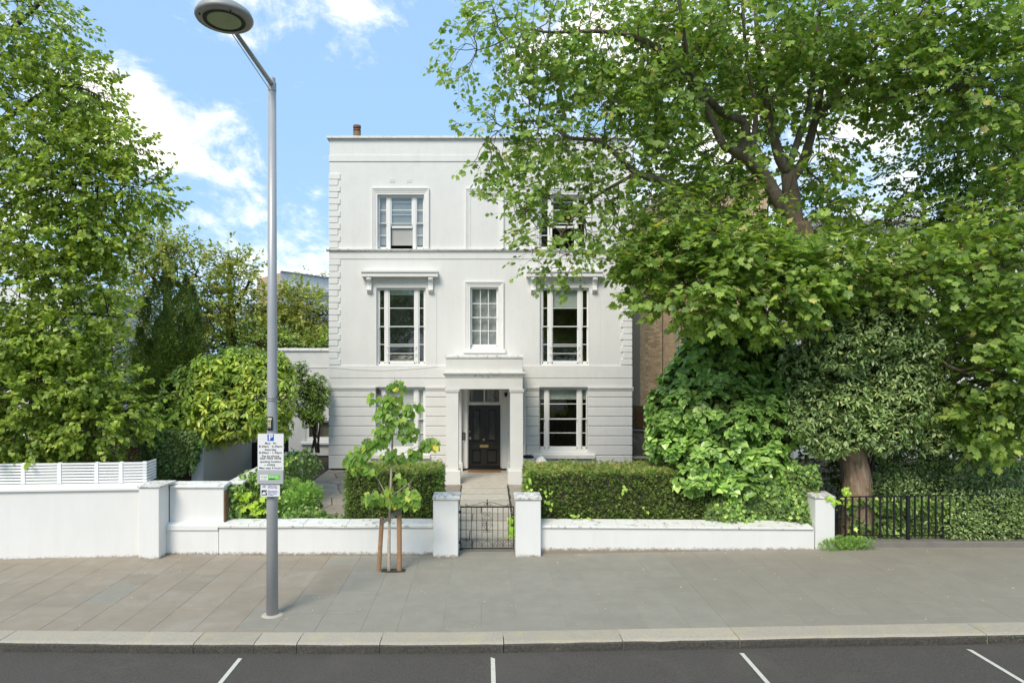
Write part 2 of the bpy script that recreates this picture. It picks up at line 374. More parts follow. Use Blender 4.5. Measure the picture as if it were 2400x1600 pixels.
# --- pavement: bedding sheet and single slabs
pv = tagp(link('pavement', None), kind='structure'); pv.location = (0, 11.5, 0)
build('bedding', strip(MB(), NX, [9.6, 13.9], lambda x, y: g(x) - .005), m_joint, pv)
random.seed(5)
x = -14.2; colx = []
while x < 14.6:
    w = random.choice((.52, .56, .60, .60, .66, .72)); colx.append((x, x + w)); x += w
for ci, (xa, xb) in enumerate(colx):
    y = 9.78; sk = .035 * (1 + .2 * math.sin(ci))
    rows = []
    yy = y - random.choice((0, .25, .5))
    while yy < 13.9:
        l = random.choice((.62, .75, .9, .9, 1.05)); rows.append((max(yy, 9.775), min(yy + l, 13.88))); yy += l
    for (ya, yb) in rows:
        if yb - ya < .08: continue
        xm, ym = (xa + xb) / 2, (ya + yb) / 2
        inpit = -1.95 < xm < -1.45 and 12.4 < ym < 13.1
        gp = .003 if xm < 3.2 else .0015
        dz = random.uniform(-.0015, .0015)
        c = [(xa + gp, ya + gp), (xb - gp, ya + gp), (xb - gp, yb - gp), (xa + gp, yb - gp)]
        brown = (xm < -3.1 + (ym - 10) * .28) and random.random() < .88
        if xm < -6.2: brown = True
        if -4.2 < xm < -3.4 and 10 < ym < 10.7: brown = True
        if xm > -2.6: brown = False
        mt = m_slabb if brown else (m_slabr if xm > 3.4 else m_slabg)
        mb = MB().hexa([(px, py, g(px) - .03) for px, py in c], [(px, py, g(px) + dz) for px, py in c])
        if inpit: continue
        build('slab', mb, mt, pv, bevel=.002)
# tree pit: slab remnants round a dark hole
pit = MB()
PX0, PX1 = [c for c in colx if c[0] <= -1.7 < c[1]][0]
hy0, hy1 = 12.50, 12.76
for (a, b_, c_, d_) in ((PX0, PX1, 12.2, 12.50), (PX0, PX1, 12.76, 13.3)):
    build('slab', MB().hexa([(a, c_, -.03), (b_, c_, -.03), (b_, d_, -.03), (a, d_, -.03)], [(a, c_, .0), (b_, c_, .0), (b_, d_, .0), (a, d_, .0)]), m_slabg, pv, bevel=.003)
struct('tree_pit', MB().prism([(-1.90, 12.52, -.06), (-1.7, 12.50, -.06), (-1.46, 12.53, -.06), (-1.45, 12.70, -.06), (-1.6, 12.74, -.06), (-1.88, 12.72, -.06)], (0, 0, .063)), m_soil)

# --- kerb of long granite stones
kb = tagp(link('kerb', None), kind='structure'); kb.location = (0, 9.57, 0)
kx = [-14, -11.6, -9.3, X(10, 9.5), X(462, 9.5), X(602, 9.5), X(701, 9.5), X(893, 9.5), X(1180, 9.5), X(1455, 9.5), X(1725, 9.5), X(2297, 9.5), 9, 11.2, 14]
for a, b_ in zip(kx, kx[1:]):
    n = max(1, int((b_ - a) / .25)); xs = [a + .006 + (b_ - a - .012) * i / n for i in range(n + 1)]
    mb = MB(); jit = [random.uniform(-.008, .008) for _ in xs]
    prof = lambda x, j: [(x, 9.37 + j, g(x) - .135), (x, 9.362 + j, g(x) - .03), (x, 9.385 + j * .6, g(x) - .006), (x, 9.43, g(x) + .003), (x, 9.765, g(x) + .002), (x, 9.77, g(x) - .135)]
    for x_, j in zip(xs, jit): mb.v += prof(x_, j)
    for i in range(len(xs) - 1):
        for k in range(5): mb.f.append((i * 6 + k, (i + 1) * 6 + k, (i + 1) * 6 + k + 1, i * 6 + k + 1))
    mb.f.append(tuple(range(5, -1, -1))); e = (len(xs) - 1) * 6; mb.f.append(tuple(range(e, e + 6)))
    ks = build('kerbstone', mb, m_kerb, kb)
    # soot-dark rough face
    fm = MB()
    for i, (x_, j) in enumerate(zip(xs, jit)): fm.v += [(x_, 9.366 + j - .012 * random.random(), g(x_) - .14), (x_, 9.358 + j, g(x_) - .085), (x_, 9.3585 + j, g(x_) - .034), (x_, 9.372 + j, g(x_) - .014 + random.uniform(-.004, .003))]
    for i in range(len(xs) - 1):
        for k in range(3): fm.f.append((i * 4 + k, (i + 1) * 4 + k, (i + 1) * 4 + k + 1, i * 4 + k + 1))
    build('kerb_face', fm, m_kerbf, kb)

# --- front garden floor
gd = struct('garden_ground', strip(MB(), [-16, -6, -5, 0, 5, 9, 16], [13.92, 14, 15, 16, 17, 18, 19.4, 26, 40], lambda x, y: h(y) - .02), m_soil)
# path slabs from gate to porch
pa = tagp(link('garden_path', None), kind='structure'); pa.location = (0, 16.5, .1)
ys_ = [13.95, 14.55, 15.2, 15.9, 16.5, 17.15, 17.68, 18.3, 18.9, 19.33]
build('threshold_slab', MB().hexa([(-.52, 13.43, -.05), (.60, 13.43, -.05), (.60, 13.93, -.05), (-.52, 13.93, -.05)], [(-.52, 13.43, .012), (.60, 13.43, .012), (.60, 13.93, .03), (-.52, 13.93, .03)]), m_slabg, pa, bevel=.006)
random.seed(3)
for a, b_ in zip(ys_, ys_[1:]):
    for (xa, xb) in (((-.62, .64),) if a > 16.9 else ((-.62, -.25 + random.uniform(-.1, .3)), (None, .64))):
        if xa is None: xa = last + .015
        last = xb
        c = [(xa, a + .014), (xb, a + .014 + random.uniform(-.01, .01)), (xb, b_ - .014), (xa, b_ - .014)]; st_ = random.uniform(.012, .03)
        build('path_slab', MB().hexa([(p, q, h(q) - .06) for p, q in c], [(p, q, h(a) + st_ + (.015 if q > (a + b_) / 2 else 0) + (.0 if a < 16.9 else .0)) for p, q in c]), m_stone, pa, bevel=.008)
for (xa, xb) in ((-1.35, -.66), (.68, 1.45)):
    yy = 14.0
    while yy < 19.3:
        l = random.uniform(.5, .9)
        c = [(xa + random.uniform(0, .04), yy + .015), (xb, yy + random.uniform(.01, .04)), (xb, min(yy + l, 19.4) - .02), (xa, min(yy + l, 19.4) - .01)]
        build('edge_slab', MB().hexa([(p, q, h(q) - .06) for p, q in c], [(p, q, h(q) - .01 + random.uniform(0, .01)) for p, q in c]), m_crazy, pa, bevel=.008)
        yy += l
# crazy paving of the drive
dr = tagp(link('driveway', None), kind='structure'); dr.location = (-3.8, 18, .2)
random.seed(21)
gx = np.linspace(-5.0, -1.5, 8); gy = np.linspace(14.0, 24.9, 21)
P = [[(gx[i] + (random.uniform(-.17, .17) if 0 < i < 7 else 0), gy[j] + random.uniform(-.17, .17)) for i in range(8)] for j in range(21)]
for j in range(20):
    for i in range(7):
        if random.random() < .0: continue
        q = [P[j][i], P[j][i + 1], P[j + 1][i + 1], P[j + 1][i]]
        cx = sum(a[0] for a in q) / 4; cy = sum(a[1] for a in q) / 4
        q = [(cx + (a - cx) * .955, cy + (b_ - cy) * .955) for a, b_ in q]
        tz = random.uniform(0, .012)
        build('paving_stone', MB().hexa([(a, b_, h(b_) - .06) for a, b_ in q], [(a, b_, h(b_) + tz + random.uniform(-.003, .003)) for a, b_ in q]), m_crazy, dr, bevel=.01)

# =================================================================== THE HOUSE
FY = 21.8
def FX(px, d=0): return X(px, FY + d)
def FZ(py, d=0): return Z(py, FY + d)
HB = .42                                     # underside of the painted render
house = thing('house', 'three storey white rendered villa with pillared porch and black front door', 'house', (0, FY, .36))
HX0, HX1 = FX(772.8), FX(1479.4)
HZ1 = FZ(325.5)
# openings: photo pixels at the facade plane (x0, x1, y0, y1)
OP = {
 'tl': (884.6, 993.6, 456, 583.4), 'tr': (1263.6, 1372.6, 456, 583.4),
 'fl': (882.1, 997.7, 674.3, 855.8), 'fr': (1265.1, 1380.7, 674.3, 855.8), 'fm': (1101.8, 1167.8, 672.6, 819),
 'gl': (880.8, 997.0, 907.0, 1060), 'gr': (1263.8, 1377.3, 906.9, 1060), 'door': (1095.7, 1176.2, 911, 1101.5)}
def opw(k): a = OP[k]; return FX(a[0]), FX(a[1]), FZ(a[3]), FZ(a[2])
def wall_front(mb, x0, x1, z0, z1, y, ops, depth):
    xs = sorted({x0, x1} | {v for o in ops for v in o[:2] if x0 < v < x1}); zs = sorted({z0, z1} | {v for o in ops for v in o[2:] if z0 < v < z1})
    for i in range(len(xs) - 1):
        for j in range(len(zs) - 1):
            cx, cz = (xs[i] + xs[i + 1]) / 2, (zs[j] + zs[j + 1]) / 2
            if any(o[0] < cx < o[1] and o[2] < cz < o[3] for o in ops): continue
            mb.poly([(xs[i], y, zs[j]), (xs[i + 1], y, zs[j]), (xs[i + 1], y, zs[j + 1]), (xs[i], y, zs[j + 1])])
    for (a, b, c, d) in ops:
        mb.poly([(a, y, c), (a, y, d), (a, y + depth, d), (a, y + depth, c)]); mb.poly([(b, y, d), (b, y, c), (b, y + depth, c), (b, y + depth, d)])
        mb.poly([(a, y, d), (b, y, d), (b, y + depth, d), (a, y + depth, d)]); mb.poly([(a, y, c), (a, y + depth, c), (b, y + depth, c), (b, y, c)])
    return mb
HD = 9.5                                     # depth of the house
mb = MB()
wall_front(mb, HX0, HX1, FZ(856.5), HZ1, FY, [opw(k) for k in ('tl', 'tr', 'fl', 'fr', 'fm')], .26)
for xx, s in ((HX0, 1), (HX1, -1)):
    q = [(xx, FY, HB), (xx, FY + HD, HB), (xx, FY + HD, HZ1), (xx, FY, HZ1)]; mb.poly(q if s < 0 else q[::-1])
mb.poly([(HX0, FY + HD, HB), (HX0, FY + HD, HZ1), (HX1, FY + HD, HZ1), (HX1, FY + HD, HB)])
build('wall', mb, m_render, house)
# parapet back and roof, sunk behind the parapet
build('roof', MB().box(HX0 + .25, HX1 - .25, FY + .3, FY + HD - .3, HZ1 - .9, HZ1 - .8).box(HX0, HX1, FY + .25, FY + .3, HZ1 - .9, HZ1).box(HX0 + .001, HX0 + .25, FY + .3, FY + HD, HZ1 - .9, HZ1).box(HX1 - .25, HX1 - .001, FY + .3, FY + HD, HZ1 - .9, HZ1), m_slate, house)
# band under the first floor, proud of the wall above
YP = FY - .035
zt, zm, zc, zr = FZ(856.5), FZ(886.5), FZ(907), FZ(915.2)
go = [opw('gl'), opw('gr'), opw('door')]
build('plat_band', MB().box(HX0 - .03, HX1 + .03, YP, FY + .02, zm + .012, zt), m_render, house, bevel=.008)
build('plat_band', MB().box(HX0 - .03, HX1 + .03, YP - .004, FY + .02, zc, zm - .004), m_render, house, bevel=.006)
# thin shadow gap between, then lower wall core with the openings
build('core_wall', wall_front(MB(), HX0, HX1, HB, zt, FY + .0, go, .28), m_rustic, house)
build('damp_course', MB().box(HX0 + .02, HX1 - .02, FY + .03, FY + .3, .30, HB), m_rubber, house)
# moulded cornice over the ground floor, broken at the windows and porch
cp = [(FY + .01, zc - .002), (FY - .085, zc - .002), (FY - .085, zc - .03), (FY - .065, zc - .045), (FY - .06, zc - .075), (FY - .045, zc - .09), (FY - .04, zc - .12), (FY + .01, zc - .12)]
segs = [(HX0 - .05, go[0][0]), (go[0][1], FX(1044)), (FX(1227), go[1][0]), (go[1][1], HX1 + .06)]
for a, b in segs: build('cornice', MB().profile(cp, a, b, 0, 0), m_trim, house)
# rusticated courses: one piece each side of every opening
RJ = [915.2, 930.5, 953.2, 975.7, 998.1, 1021.1, 1043.7, 1066.4, 1098]
gap = .011
segs2 = [(HX0 - .03, go[0][0], False), (go[0][1], FX(1050), False), (FX(1222), go[1][0], False), (go[1][1], HX1 + .03, False)]
for a, b, _ in segs2:
    for k in range(len(RJ) - 1):
        z1, z0 = FZ(RJ[k]) - gap, FZ(RJ[k + 1]) + gap
        if k == 0: z1 = zc - .122
        if k >= 6:   # below the windows the outer pieces only; the middle is filled apart
            pass
        build('render_course', MB().box(a, b, FY - .03, FY + .004, z0, z1), m_rustic, house, bevel=.012)
for k in ('gl', 'gr'):
    o = opw(k)
    build('render_course', MB().box(o[0] + .002, o[1] - .002, FY - .03, FY + .004, FZ(1098) + gap, o[2] - .07), m_rustic, house, bevel=.012)
# quoins at the two corners
for side in (0, 1):
    for (y0, n) in ((407.3, 12), (608.3, 17)):
        for i in range(n):
            pt = y0 + i * 14.55; long = (i % 2 == 0)
            w = (.365 if long else .295)
            z1, z0 = FZ(pt), FZ(pt + 14.55) + .018
            if pt + 14.55 > 855: z0 = max(z0, zt + .01)
            if side == 0: b = (HX0 - .028, HX0 - .028 + w)
            else: b = (HX1 + .028 - w, HX1 + .028)
            build('quoin', MB().box(b[0], b[1], FY - .03, FY + .3, z0, z1), m_rustic, house, bevel=.009)
# parapet: band and coping stones
build('parapet_band', MB().box(HX0 - .025, HX1 + .025, FY - .025, FY + .25, FZ(379), FZ(364)), m_render, house, bevel=.006)
cs = np.arange(766, 1486, 33.5)
for i, a in enumerate(cs):
    b = min(a + 33.5, 1487); dz = random.uniform(-.006, .006)
    if b - a < 5: continue
    x0, x1 = FX(a) + .004, FX(b) - .004
    prof = [(FY + .30, HZ1), (FY - .10, HZ1), (FY - .10, HZ1 + .065 + dz), (FY + .10, HZ1 + .12 + dz), (FY + .30, HZ1 + .09 + dz)]
    build('coping_stone', MB().profile(prof, x0, x1), m_weath, house)
for s in (0, 1):
    xx = HX0 - .09 if s == 0 else HX1 - .21
    build('coping_stone', MB().box(xx, xx + .3, FY + .31, FY + HD, HZ1, HZ1 + .09), m_weath, house, bevel=.01)
# storey cornice under the top windows
z1, z0 = FZ(583.3), FZ(589.6)
build('string_course', MB().profile([(FY + .01, z1), (FY - .10, z1 - .012), (FY - .10, z1 - .045), (FY - .075, z1 - .06), (FY - .04, z0), (FY + .01, z0)], HX0 - .10, HX1 + .10), m_weath, house)
build('frieze', MB().box(HX0 - .02, HX1 + .02, FY - .02, FY + .01, FZ(607), z0 - .002), m_render, house, bevel=.005)

def slab_frame(mb, xs0, xs1, zt_, zb, steps, proj, bottom=True):
    pass
def architrave(parent, o, w, top_w, name='architrave'):
    "stepped moulding on both sides and over the top of an opening (x0,x1,z0,z1)"
    x0, x1, z0, z1 = o
    mb = MB()
    st = ((0, .35, .022), (.35, .62, .038), (.62, .85, .055), (.85, 1.0, .075))
    for a, b, p in st:
        mb.box(x0 - w * b, x0 - w * a, FY - p, FY, z0, z1 + top_w * b)
        mb.box(x1 + w * a, x1 + w * b, FY - p, FY, z0, z1 + top_w * b)
        mb.box(x0 - w * a + .0005, x1 + w * a - .0005, FY - p, FY, z1 + top_w * a, z1 + top_w * b)
    return build(name, mb, m_trim, parent)
for k in ('tl', 'tr'):
    o = opw(k); architrave(house, (o[0], o[1], FZ(583.2), o[3]), .165, .20)
bo = (FX(1102.6), FX(1169), FZ(583.2), FZ(460))
architrave(house, bo, .155, .25)
build('blind_window', MB().box(bo[0] - .001, bo[1] + .001, FY - .004, FY, bo[2], bo[3]), m_render, house)
fo = opw('fm'); architrave(house, (fo[0], fo[1], FZ(818.6), fo[3]), .17, .17)
# hoods on scroll brackets over the first floor windows
for dx in (0, 383):
    a, b = FX(850 + dx), FX(1027 + dx); zt2, zb2 = FZ(636), FZ(650)
    H = zt2 - zb2
    prof = [(FY, zt2 + .02), (FY - .30, zt2), (FY - .30, zt2 - .055), (FY - .27, zt2 - .065), (FY - .25, zt2 - .115), (FY - .26, zt2 - .13), (FY - .26, zb2), (FY, zb2)]
    hd = build('window_hood', MB().profile(prof, a, b, .0, .0), m_trim, house)
    for bx in (861 + dx, 1004.5 + dx):
        xa, xb = FX(bx), FX(bx + 10.8); zt3 = zb2 - .002
        pr = [(FY, zt3), (FY - .22, zt3), (FY - .235, zt3 - .05), (FY - .22, zt3 - .10), (FY - .15, zt3 - .16), (FY - .11, zt3 - .26), (FY - .12, zt3 - .36), (FY - .155, zt3 - .385), (FY - .15, zt3 - .43), (FY - .09, zt3 - .46), (FY - .05, zt3 - .50), (FY - .03, zt3 - .53), (FY, zt3 - .53)]
        build('bracket', MB().profile(pr, xa, xb).profile([(y_ + .0, z_) if i in (0, len(pr) - 1) else (y_ - .012, z_) for i, (y_, z_) in enumerate(pr)], xa + .045, xb - .045), m_trim, house, bevel=.006)
    build('render_panel', wall_front(MB(), FX(859 + dx), FX(1022.6 + dx), zt + .001, zb2, FY - .008, [opw('fl' if dx == 0 else 'fr')], .008).box(FX(1022.6 + dx), FX(1022.6 + dx) + .008, FY - .012, FY, zt + .001, zb2), m_render, house)
# air bricks
for a, b in ((912.6, 926), (952.9, 965.2)):
    z_0, z_1 = FZ(428.4), FZ(419.5)
    mb = MB().box(FX(a), FX(b), FY - .006, FY, z_0, z_1)
    for i in range(3):
        for j in range(5): mb.box(FX(a) + .015 + j * .032, FX(a) + .037 + j * .032, FY - .012, FY - .006, z_0 + .012 + i * .035, z_0 + .036 + i * .035)
    build('air_brick', mb, m_render, house)
# sills
def sill(parent, a, b, zt_, zb, proj, name='sill'):
    return build(name, MB().profile([(FY + .1, zt_ + .035), (FY - proj, zt_), (FY - proj, zb), (FY, zb)], a, b), m_trim, parent)

DF = .10                                      # window frames sit this far behind the wall face
def px2(d): return lambda v: X(v, FY + d)
def window(key, lights, ys, top, bottom, raised=None, low_rail=4.0, blind=None, blind_mat=None, room=None, bars_v=(), label=None):
    """sash window. lights = [(x0,x1)...] glass edges of every light; ys = glass top, bar, meeting rail, bar, glass bottom (photo px)"""
    o = opw(key); d = DF
    fx = lambda v: X(v, FY + d); fz = lambda v: Z(v, FY + d)
    mb = MB()
    edges = [o[0]] + [e for a, b in lights for e in (fx(a) - .035, fx(b) + .035)] + [o[1]]
    zt_, zb_ = o[3], o[2]
    for i in range(0, len(edges), 2): mb.box(edges[i], edges[i + 1], FY + d, FY + d + .12, zb_, zt_)
    for i in range(1, len(edges) - 1, 2):
        mb.box(edges[i], edges[i + 1], FY + d + .001, FY + d + .12, fz(ys[0]) + .03, zt_)
        mb.box(edges[i], edges[i + 1], FY + d + .001, FY + d + .12, zb_, fz(ys[-1]) - (.07 if raised is None or i != 3 else .09))
    w = build('window', mb, m_sash, house, bevel=.004, label=label)
    nb = len(ys)
    mid = nb // 2
    for li, (a, b) in enumerate(lights):
        x0, x1 = fx(a), fx(b)
        rz = raised if (raised and li == 1) else None
        for half in (0, 1):
            yy = ys[:mid + 1] if half == 0 else ys[mid:]
            dy = .025 if half == 0 else .062
            zs = [fz(v) for v in yy]
            if half == 1 and rz is not None:
                up = fz(rz) - zs[-1]; zs = [z_ + up for z_ in zs]
            s = MB()
            yA, yB = FY + d + dy, FY + d + dy + .034
            s.box(x0 - .034, x0, yA, yB, zs[-1] - .03, zs[0] + .03); s.box(x1, x1 + .034, yA, yB, zs[-1] - .03, zs[0] + .03)
            s.box(x0, x1, yA, yB, zs[0], zs[0] + (.03 if half == 0 else .018))
            s.box(x0, x1, yA, yB, zs[-1] - (.018 if half == 0 else .065), zs[-1])
            for z_ in zs[1:-1]: s.box(x0, x1, yA + .004, yB - .004, z_ - .011, z_ + .011)
            for bx in bars_v: s.box(fx(bx) - .011, fx(bx) + .011, yA + .005, yB - .005, zs[-1] + .001, zs[0] - .001)
            if half == 0:   # sash horns
                for hx in (x0 - .03, x1 + .008): s.box(hx, hx + .022, yA, yB, zs[-1] - .07, zs[-1] - .02)
            build('sash', s, m_sash, w)
            vx = [x0] + [fx(b_) for b_ in bars_v] + [x1]
            for i in range(len(zs) - 1):
                for j in range(len(vx) - 1):
                    build('pane', MB().box(vx[j] + .0, vx[j + 1] - .0, yA + .015, yA + .019, zs[i + 1] + .001, zs[i] - .001), m_glass, w)
    # the room behind
    rm = MB(); e = .25; rd = 3.0; y0 = FY + .285
    xa, xb, za, zb2 = o[0] - e, o[1] + e, o[2] - .5, o[3] + .3
    rm.poly([(xa, y0, za), (xa, y0 + rd, za), (xa, y0 + rd, zb2), (xa, y0, zb2)]); rm.poly([(xb, y0, za), (xb, y0, zb2), (xb, y0 + rd, zb2), (xb, y0 + rd, za)])
    rm.poly([(xa, y0 + rd, za), (xb, y0 + rd, za), (xb, y0 + rd, zb2), (xa, y0 + rd, zb2)]); rm.poly([(xa, y0, zb2), (xa, y0 + rd, zb2), (xb, y0 + rd, zb2), (xb, y0, zb2)])
    rm.poly([(xa, y0, za), (xb, y0, za), (xb, y0 + rd, za), (xa, y0 + rd, za)])
    # wall face round the opening on the room side
    for q in (((xa, za), (o[0], zb2)), ((o[1], za), (xb, zb2)), ((o[0], za), (o[1], o[2])), ((o[0], o[3]), (o[1], zb2))):
        rm.poly([(q[0][0], y0, q[0][1]), (q[0][0], y0, q[1][1]), (q[1][0], y0, q[1][1]), (q[1][0], y0, q[0][1])])
    build('room', rm, room or m_room, w)
    if blind:
        for (a, b, yb) in blind:
            build('blind', MB().box(fx(a) - .02, fx(b) + .02, FY + d + .125, FY + d + .128, fz(yb), o[3]).box(fx(a) - .02, fx(b) + .02, FY + d + .12, FY + d + .132, fz(yb) - .02, fz(yb)), blind_mat or m_blind, w)
    return w
WTL = window('tl', [(890.2, 904.8), (917.6, 964.6), (977.2, 991.2)], [463.8, 492.2, 522.6, 551, 578], 456, 583, raised=529, blind=[(890.2, 904.8, 572.5), (917.6, 964.6, 572.5), (977.2, 991.2, 572.5)], label='window with its lower sash raised and a grey blind down')
WTR = window('tr', [(890.2 + 379, 904.8 + 379), (917.6 + 379, 964.6 + 379), (977.2 + 379, 991.2 + 379)], [463.8, 492.2, 522.6, 551, 578], 456, 583, raised=529, label='dark window with its lower sash raised')
ysf = [680.2, 721.8, 764.7, 806.8, 846.6]
WFL = window('fl', [(890.2, 900.2), (913.2, 970.1), (983.1, 992.8)], ysf, 674, 855, blind=[(913.2, 970.1, 689)], blind_mat=m_blindg)
WFR = window('fr', [(1273.2, 1283.2), (1296.2, 1353.1), (1366.1, 1375.8)], ysf, 674, 855, blind=[(1296.2, 1353.1, 718)], blind_mat=m_blindg)
WFM = window('fm', [(1106.5, 1163.5)], [677.4, 711, 743.4, 775, 806.7], 672, 819, bars_v=(1125.7, 1144.6), room=m_roomlight, label='small twelve pane window with rumpled net curtain')
WGL = window('gl', [(882.8, 892.6), (905.4, 969.2), (982.4, 991.6)], [913, 946.2, 981.4, 1014.5, 1046], 907, 1059, blind=[(882.8, 892.6, 1047), (905.4, 969.2, 1047), (982.4, 991.6, 1047)], blind_mat=m_blindw, label='window with white blinds fully drawn')
WGR = window('gr', [(1265.8, 1275.4), (1287.8, 1351.6), (1364.9, 1373.7)], [913, 946.2, 981.4, 1014.5, 1046], 907, 1059, blind=[(1265.8, 1275.4, 934.6), (1287.8, 1351.6, 934.6), (1364.9, 1373.7, 934.6)], blind_mat=m_blindg, label='window with a pale blind half way over the top panes')
# net curtain: rumpled sheet behind the small window
def drape(parent, x0, x1, z0, z1, y, mat, amp=.04, f=14, nx=40, nz=24, seed=0, name='curtain'):
    mb = MB()
    for j in range(nz + 1):
        for i in range(nx + 1):
            u, v = i / nx, j / nz; xx = x0 + (x1 - x0) * u; zz = z0 + (z1 - z0) * v
            dy = amp * (math.sin(u * f + 2.5 * mnoise.noise(Vector((u * 3, v * 3, seed)))) * .5 + mnoise.noise(Vector((u * 6, v * 7, seed + 3))))
            mb.v.append((xx, y + dy, zz))
    for j in range(nz):
        for i in range(nx): a = j * (nx + 1) + i; mb.f.append((a, a + 1, a + nx + 2, a + nx + 1))
    return build(name, mb, mat, parent, smooth=True)
m_net = M('net_curtain', (.46, .46, .48), .95, (3, .1), None)
fm = opw('fm')
drape(WFM, fm[0] + .02, fm[1] - .02, fm[2] + .05, fm[3] - .04, FY + .34, m_net, .045, 10, seed=2)
drape(WFL, FX(913), FX(970), FZ(846), FZ(833), FY + .38, M('cushion_cloth', (.42, .39, .33), .9, (4, .15), None), .06, 9, seed=5, name='window_seat_cushion')
drape(WFL, FX(984), FX(990), FZ(846), FZ(700), FY + .40, M('dull_curtain', (.17, .16, .15), .95, (4, .2), None), .04, 5, nx=14, seed=6)
drape(WGR, FX(1316), FX(1352), FZ(1046), FZ(935), FY + 2.2, M('brown_curtain', (.10, .085, .07), .95, (4, .2), None), .06, 18, seed=8)
drape(WFR, FX(1297), FX(1352), FZ(846), FZ(838), FY + .38, M('blue_cloth', (.10, .12, .17), .9, (4, .2), None), .05, 9, seed=9, name='folded_cloth')
# chair back in the ground floor window
build('chair_back', MB().tube([Vector((FX(1290), FY + .7, FZ(1046))), Vector((FX(1292), FY + .68, FZ(1030))), Vector((FX(1296), FY + .66, FZ(1020)))], .03, 8), m_rubber, WGR)
# guard rails on the first floor
for dx in (0, 383):
    for pyy in (811.4, 828.2, 845.5):
        zz = FZ(pyy, .03); xa, xb = X(906 + dx, FY + .03), X(975.5 + dx, FY + .03)
        build('guard_rail', MB().tube([(xa, FY + DF, zz - .015), (xa, FY + .03, zz), (xb, FY + .03, zz), (xb, FY + DF, zz - .015)], .011, 6), m_sash, house)
sill(house, FX(1085.6), FX(1184.4), FZ(819.3), FZ(826.8), .13)
sill(house, FX(868), FX(1008.5), FZ(1064.5), FZ(1072.7), .14)
sill(house, FX(1251.3), FX(1393), FZ(1064.5), FZ(1072.7), .14)
# cable sagging across the band and down the wall
def cable(name, pts, r, mat, parent, **k): return build(name, MB().tube(pts, r, 5), mat, parent, **k)
cable('cable', [(FX(772 + t * 255), FY - .05, FZ(860 + 8 * math.sin(PI * t) + (1 - t) * 0 - 2 * t)) for t in np.linspace(0, 1, 14)], .005, m_trim, house)
cable('cable', [(FX(1023), FY - .014, FZ(v)) for v in (640, 700, 760, 850)], .006, m_trim, house)
cable('cable', [(FX(990 + 30 * t), FY - .03, FZ(583 + 60 * t)) for t in np.linspace(0, 1, 8)], .004, m_trim, house)
# floodlight under the left window head
build('security_light', MB().box(FX(883), FX(889), FY - .10, FY - .02, FZ(921), FZ(910)).tube([(FX(886), FY - .03, FZ(910)), (FX(888), FY, FZ(907))], .012, 6), m_rubber, house, bevel=.01)

# --- porch
PY = 19.4
def QX(px, d=0): return X(px, PY + d)
def QZ(py, d=0): return Z(py, PY + d)
PF = .361
por = house
# floor
build('porch_floor', MB().box(-.78, .80, PY - .03, FY + .3, .25, PF), m_stone, house, bevel=.008)
for i, (a0, a1, b0, b1, c0, c1) in enumerate(((1045.3, 1074.4, 1042.1, 1077.6, 1038.9, 1079.3), (1196.2, 1226.3, 1194, 1228.5, 1190.7, 1232.1))):
    x0, x1 = QX(a0), QX(a1); w = x1 - x0
    mb = MB().box(x0, x1, PY + .04, PY + .04 + w, QZ(1102.3), QZ(920.4))
    pl = build('porch_pillar', mb, m_trim, house, bevel=.008)
    k0, k1 = QX(b0), QX(b1)
    build('capital', MB().box(x0 - .012, x1 + .012, PY + .028, PY + .052 + w, QZ(920.4), QZ(917.5)).box(x0 - .03, x1 + .03, PY + .01, PY + .07 + w, QZ(917.5), QZ(914.5)).box(k0, k1, PY, PY + .08 + w, QZ(914.5), QZ(911.9)), m_trim, house, bevel=.005)
    build('plinth', MB().box(QX(c0), QX(c1), PY - .03, PY + .11 + w, .20, QZ(1102.3)), m_trim, house, bevel=.012)
    # respond against the wall
    xr = (x0, x1)
    build('pilaster', MB().box(xr[0], xr[1] + (.015 if i == 0 else 0), FY - .16, FY - .03, .36, QZ(911.7)), m_trim, house, bevel=.006)
    build('plinth', MB().box(xr[0] - .03, xr[1] + (.05 if i == 0 else .03), FY - .21, FY - .031, .30, .36 + .27), m_trim, house, bevel=.008)
    if i == 1: pass
ex0, ex1 = QX(1044.7), QX(1225.3)
build('entablature', MB().box(ex0, ex1, PY + .03, FY - .03, QZ(911.7), QZ(885)), m_render, house, bevel=.006)
cz1, cz0 = QZ(872), QZ(885.2)
def ring(mb, prof, x0, x1, y0, y1):
    "moulding round three sides: prof [(projection, z)]"
    b = len(mb.v); n = len(prof)
    for (cx, cy, sx, sy) in ((x0, y1, -1, 0), (x0, y0, -1, -1), (x1, y0, 1, -1), (x1, y1, 1, 0)):
        for p, z in prof: mb.v.append((cx + sx * p, cy + sy * p, z))
    for s in range(3):
        for i in range(n - 1): mb.f.append((b + s * n + i, b + (s + 1) * n + i, b + (s + 1) * n + i + 1, b + s * n + i + 1))
    mb.f.append(tuple(b + k * n + n - 1 for k in range(4))); mb.f.append(tuple(b + k * n for k in (3, 2, 1, 0)))
    return mb
hh = cz1 - cz0
build('porch_cornice', ring(MB(), [(0, cz0), (.02, cz0), (.02, cz0 + hh * .18), (.045, cz0 + hh * .3), (.05, cz0 + hh * .5), (.075, cz0 + hh * .55), (.085, cz0 + hh * .72), (.10, cz0 + hh * .75), (.10, cz0 + hh * .97), (-.0, cz1 + .01)], ex0 + .01, ex1 - .01, PY + .04, FY - .04), m_weath, house)
build('porch_parapet', MB().box(QX(1044.5), QX(1225.6), PY + .08, FY - .05, cz1 + .008, QZ(838.7)), m_render, house, bevel=.006)
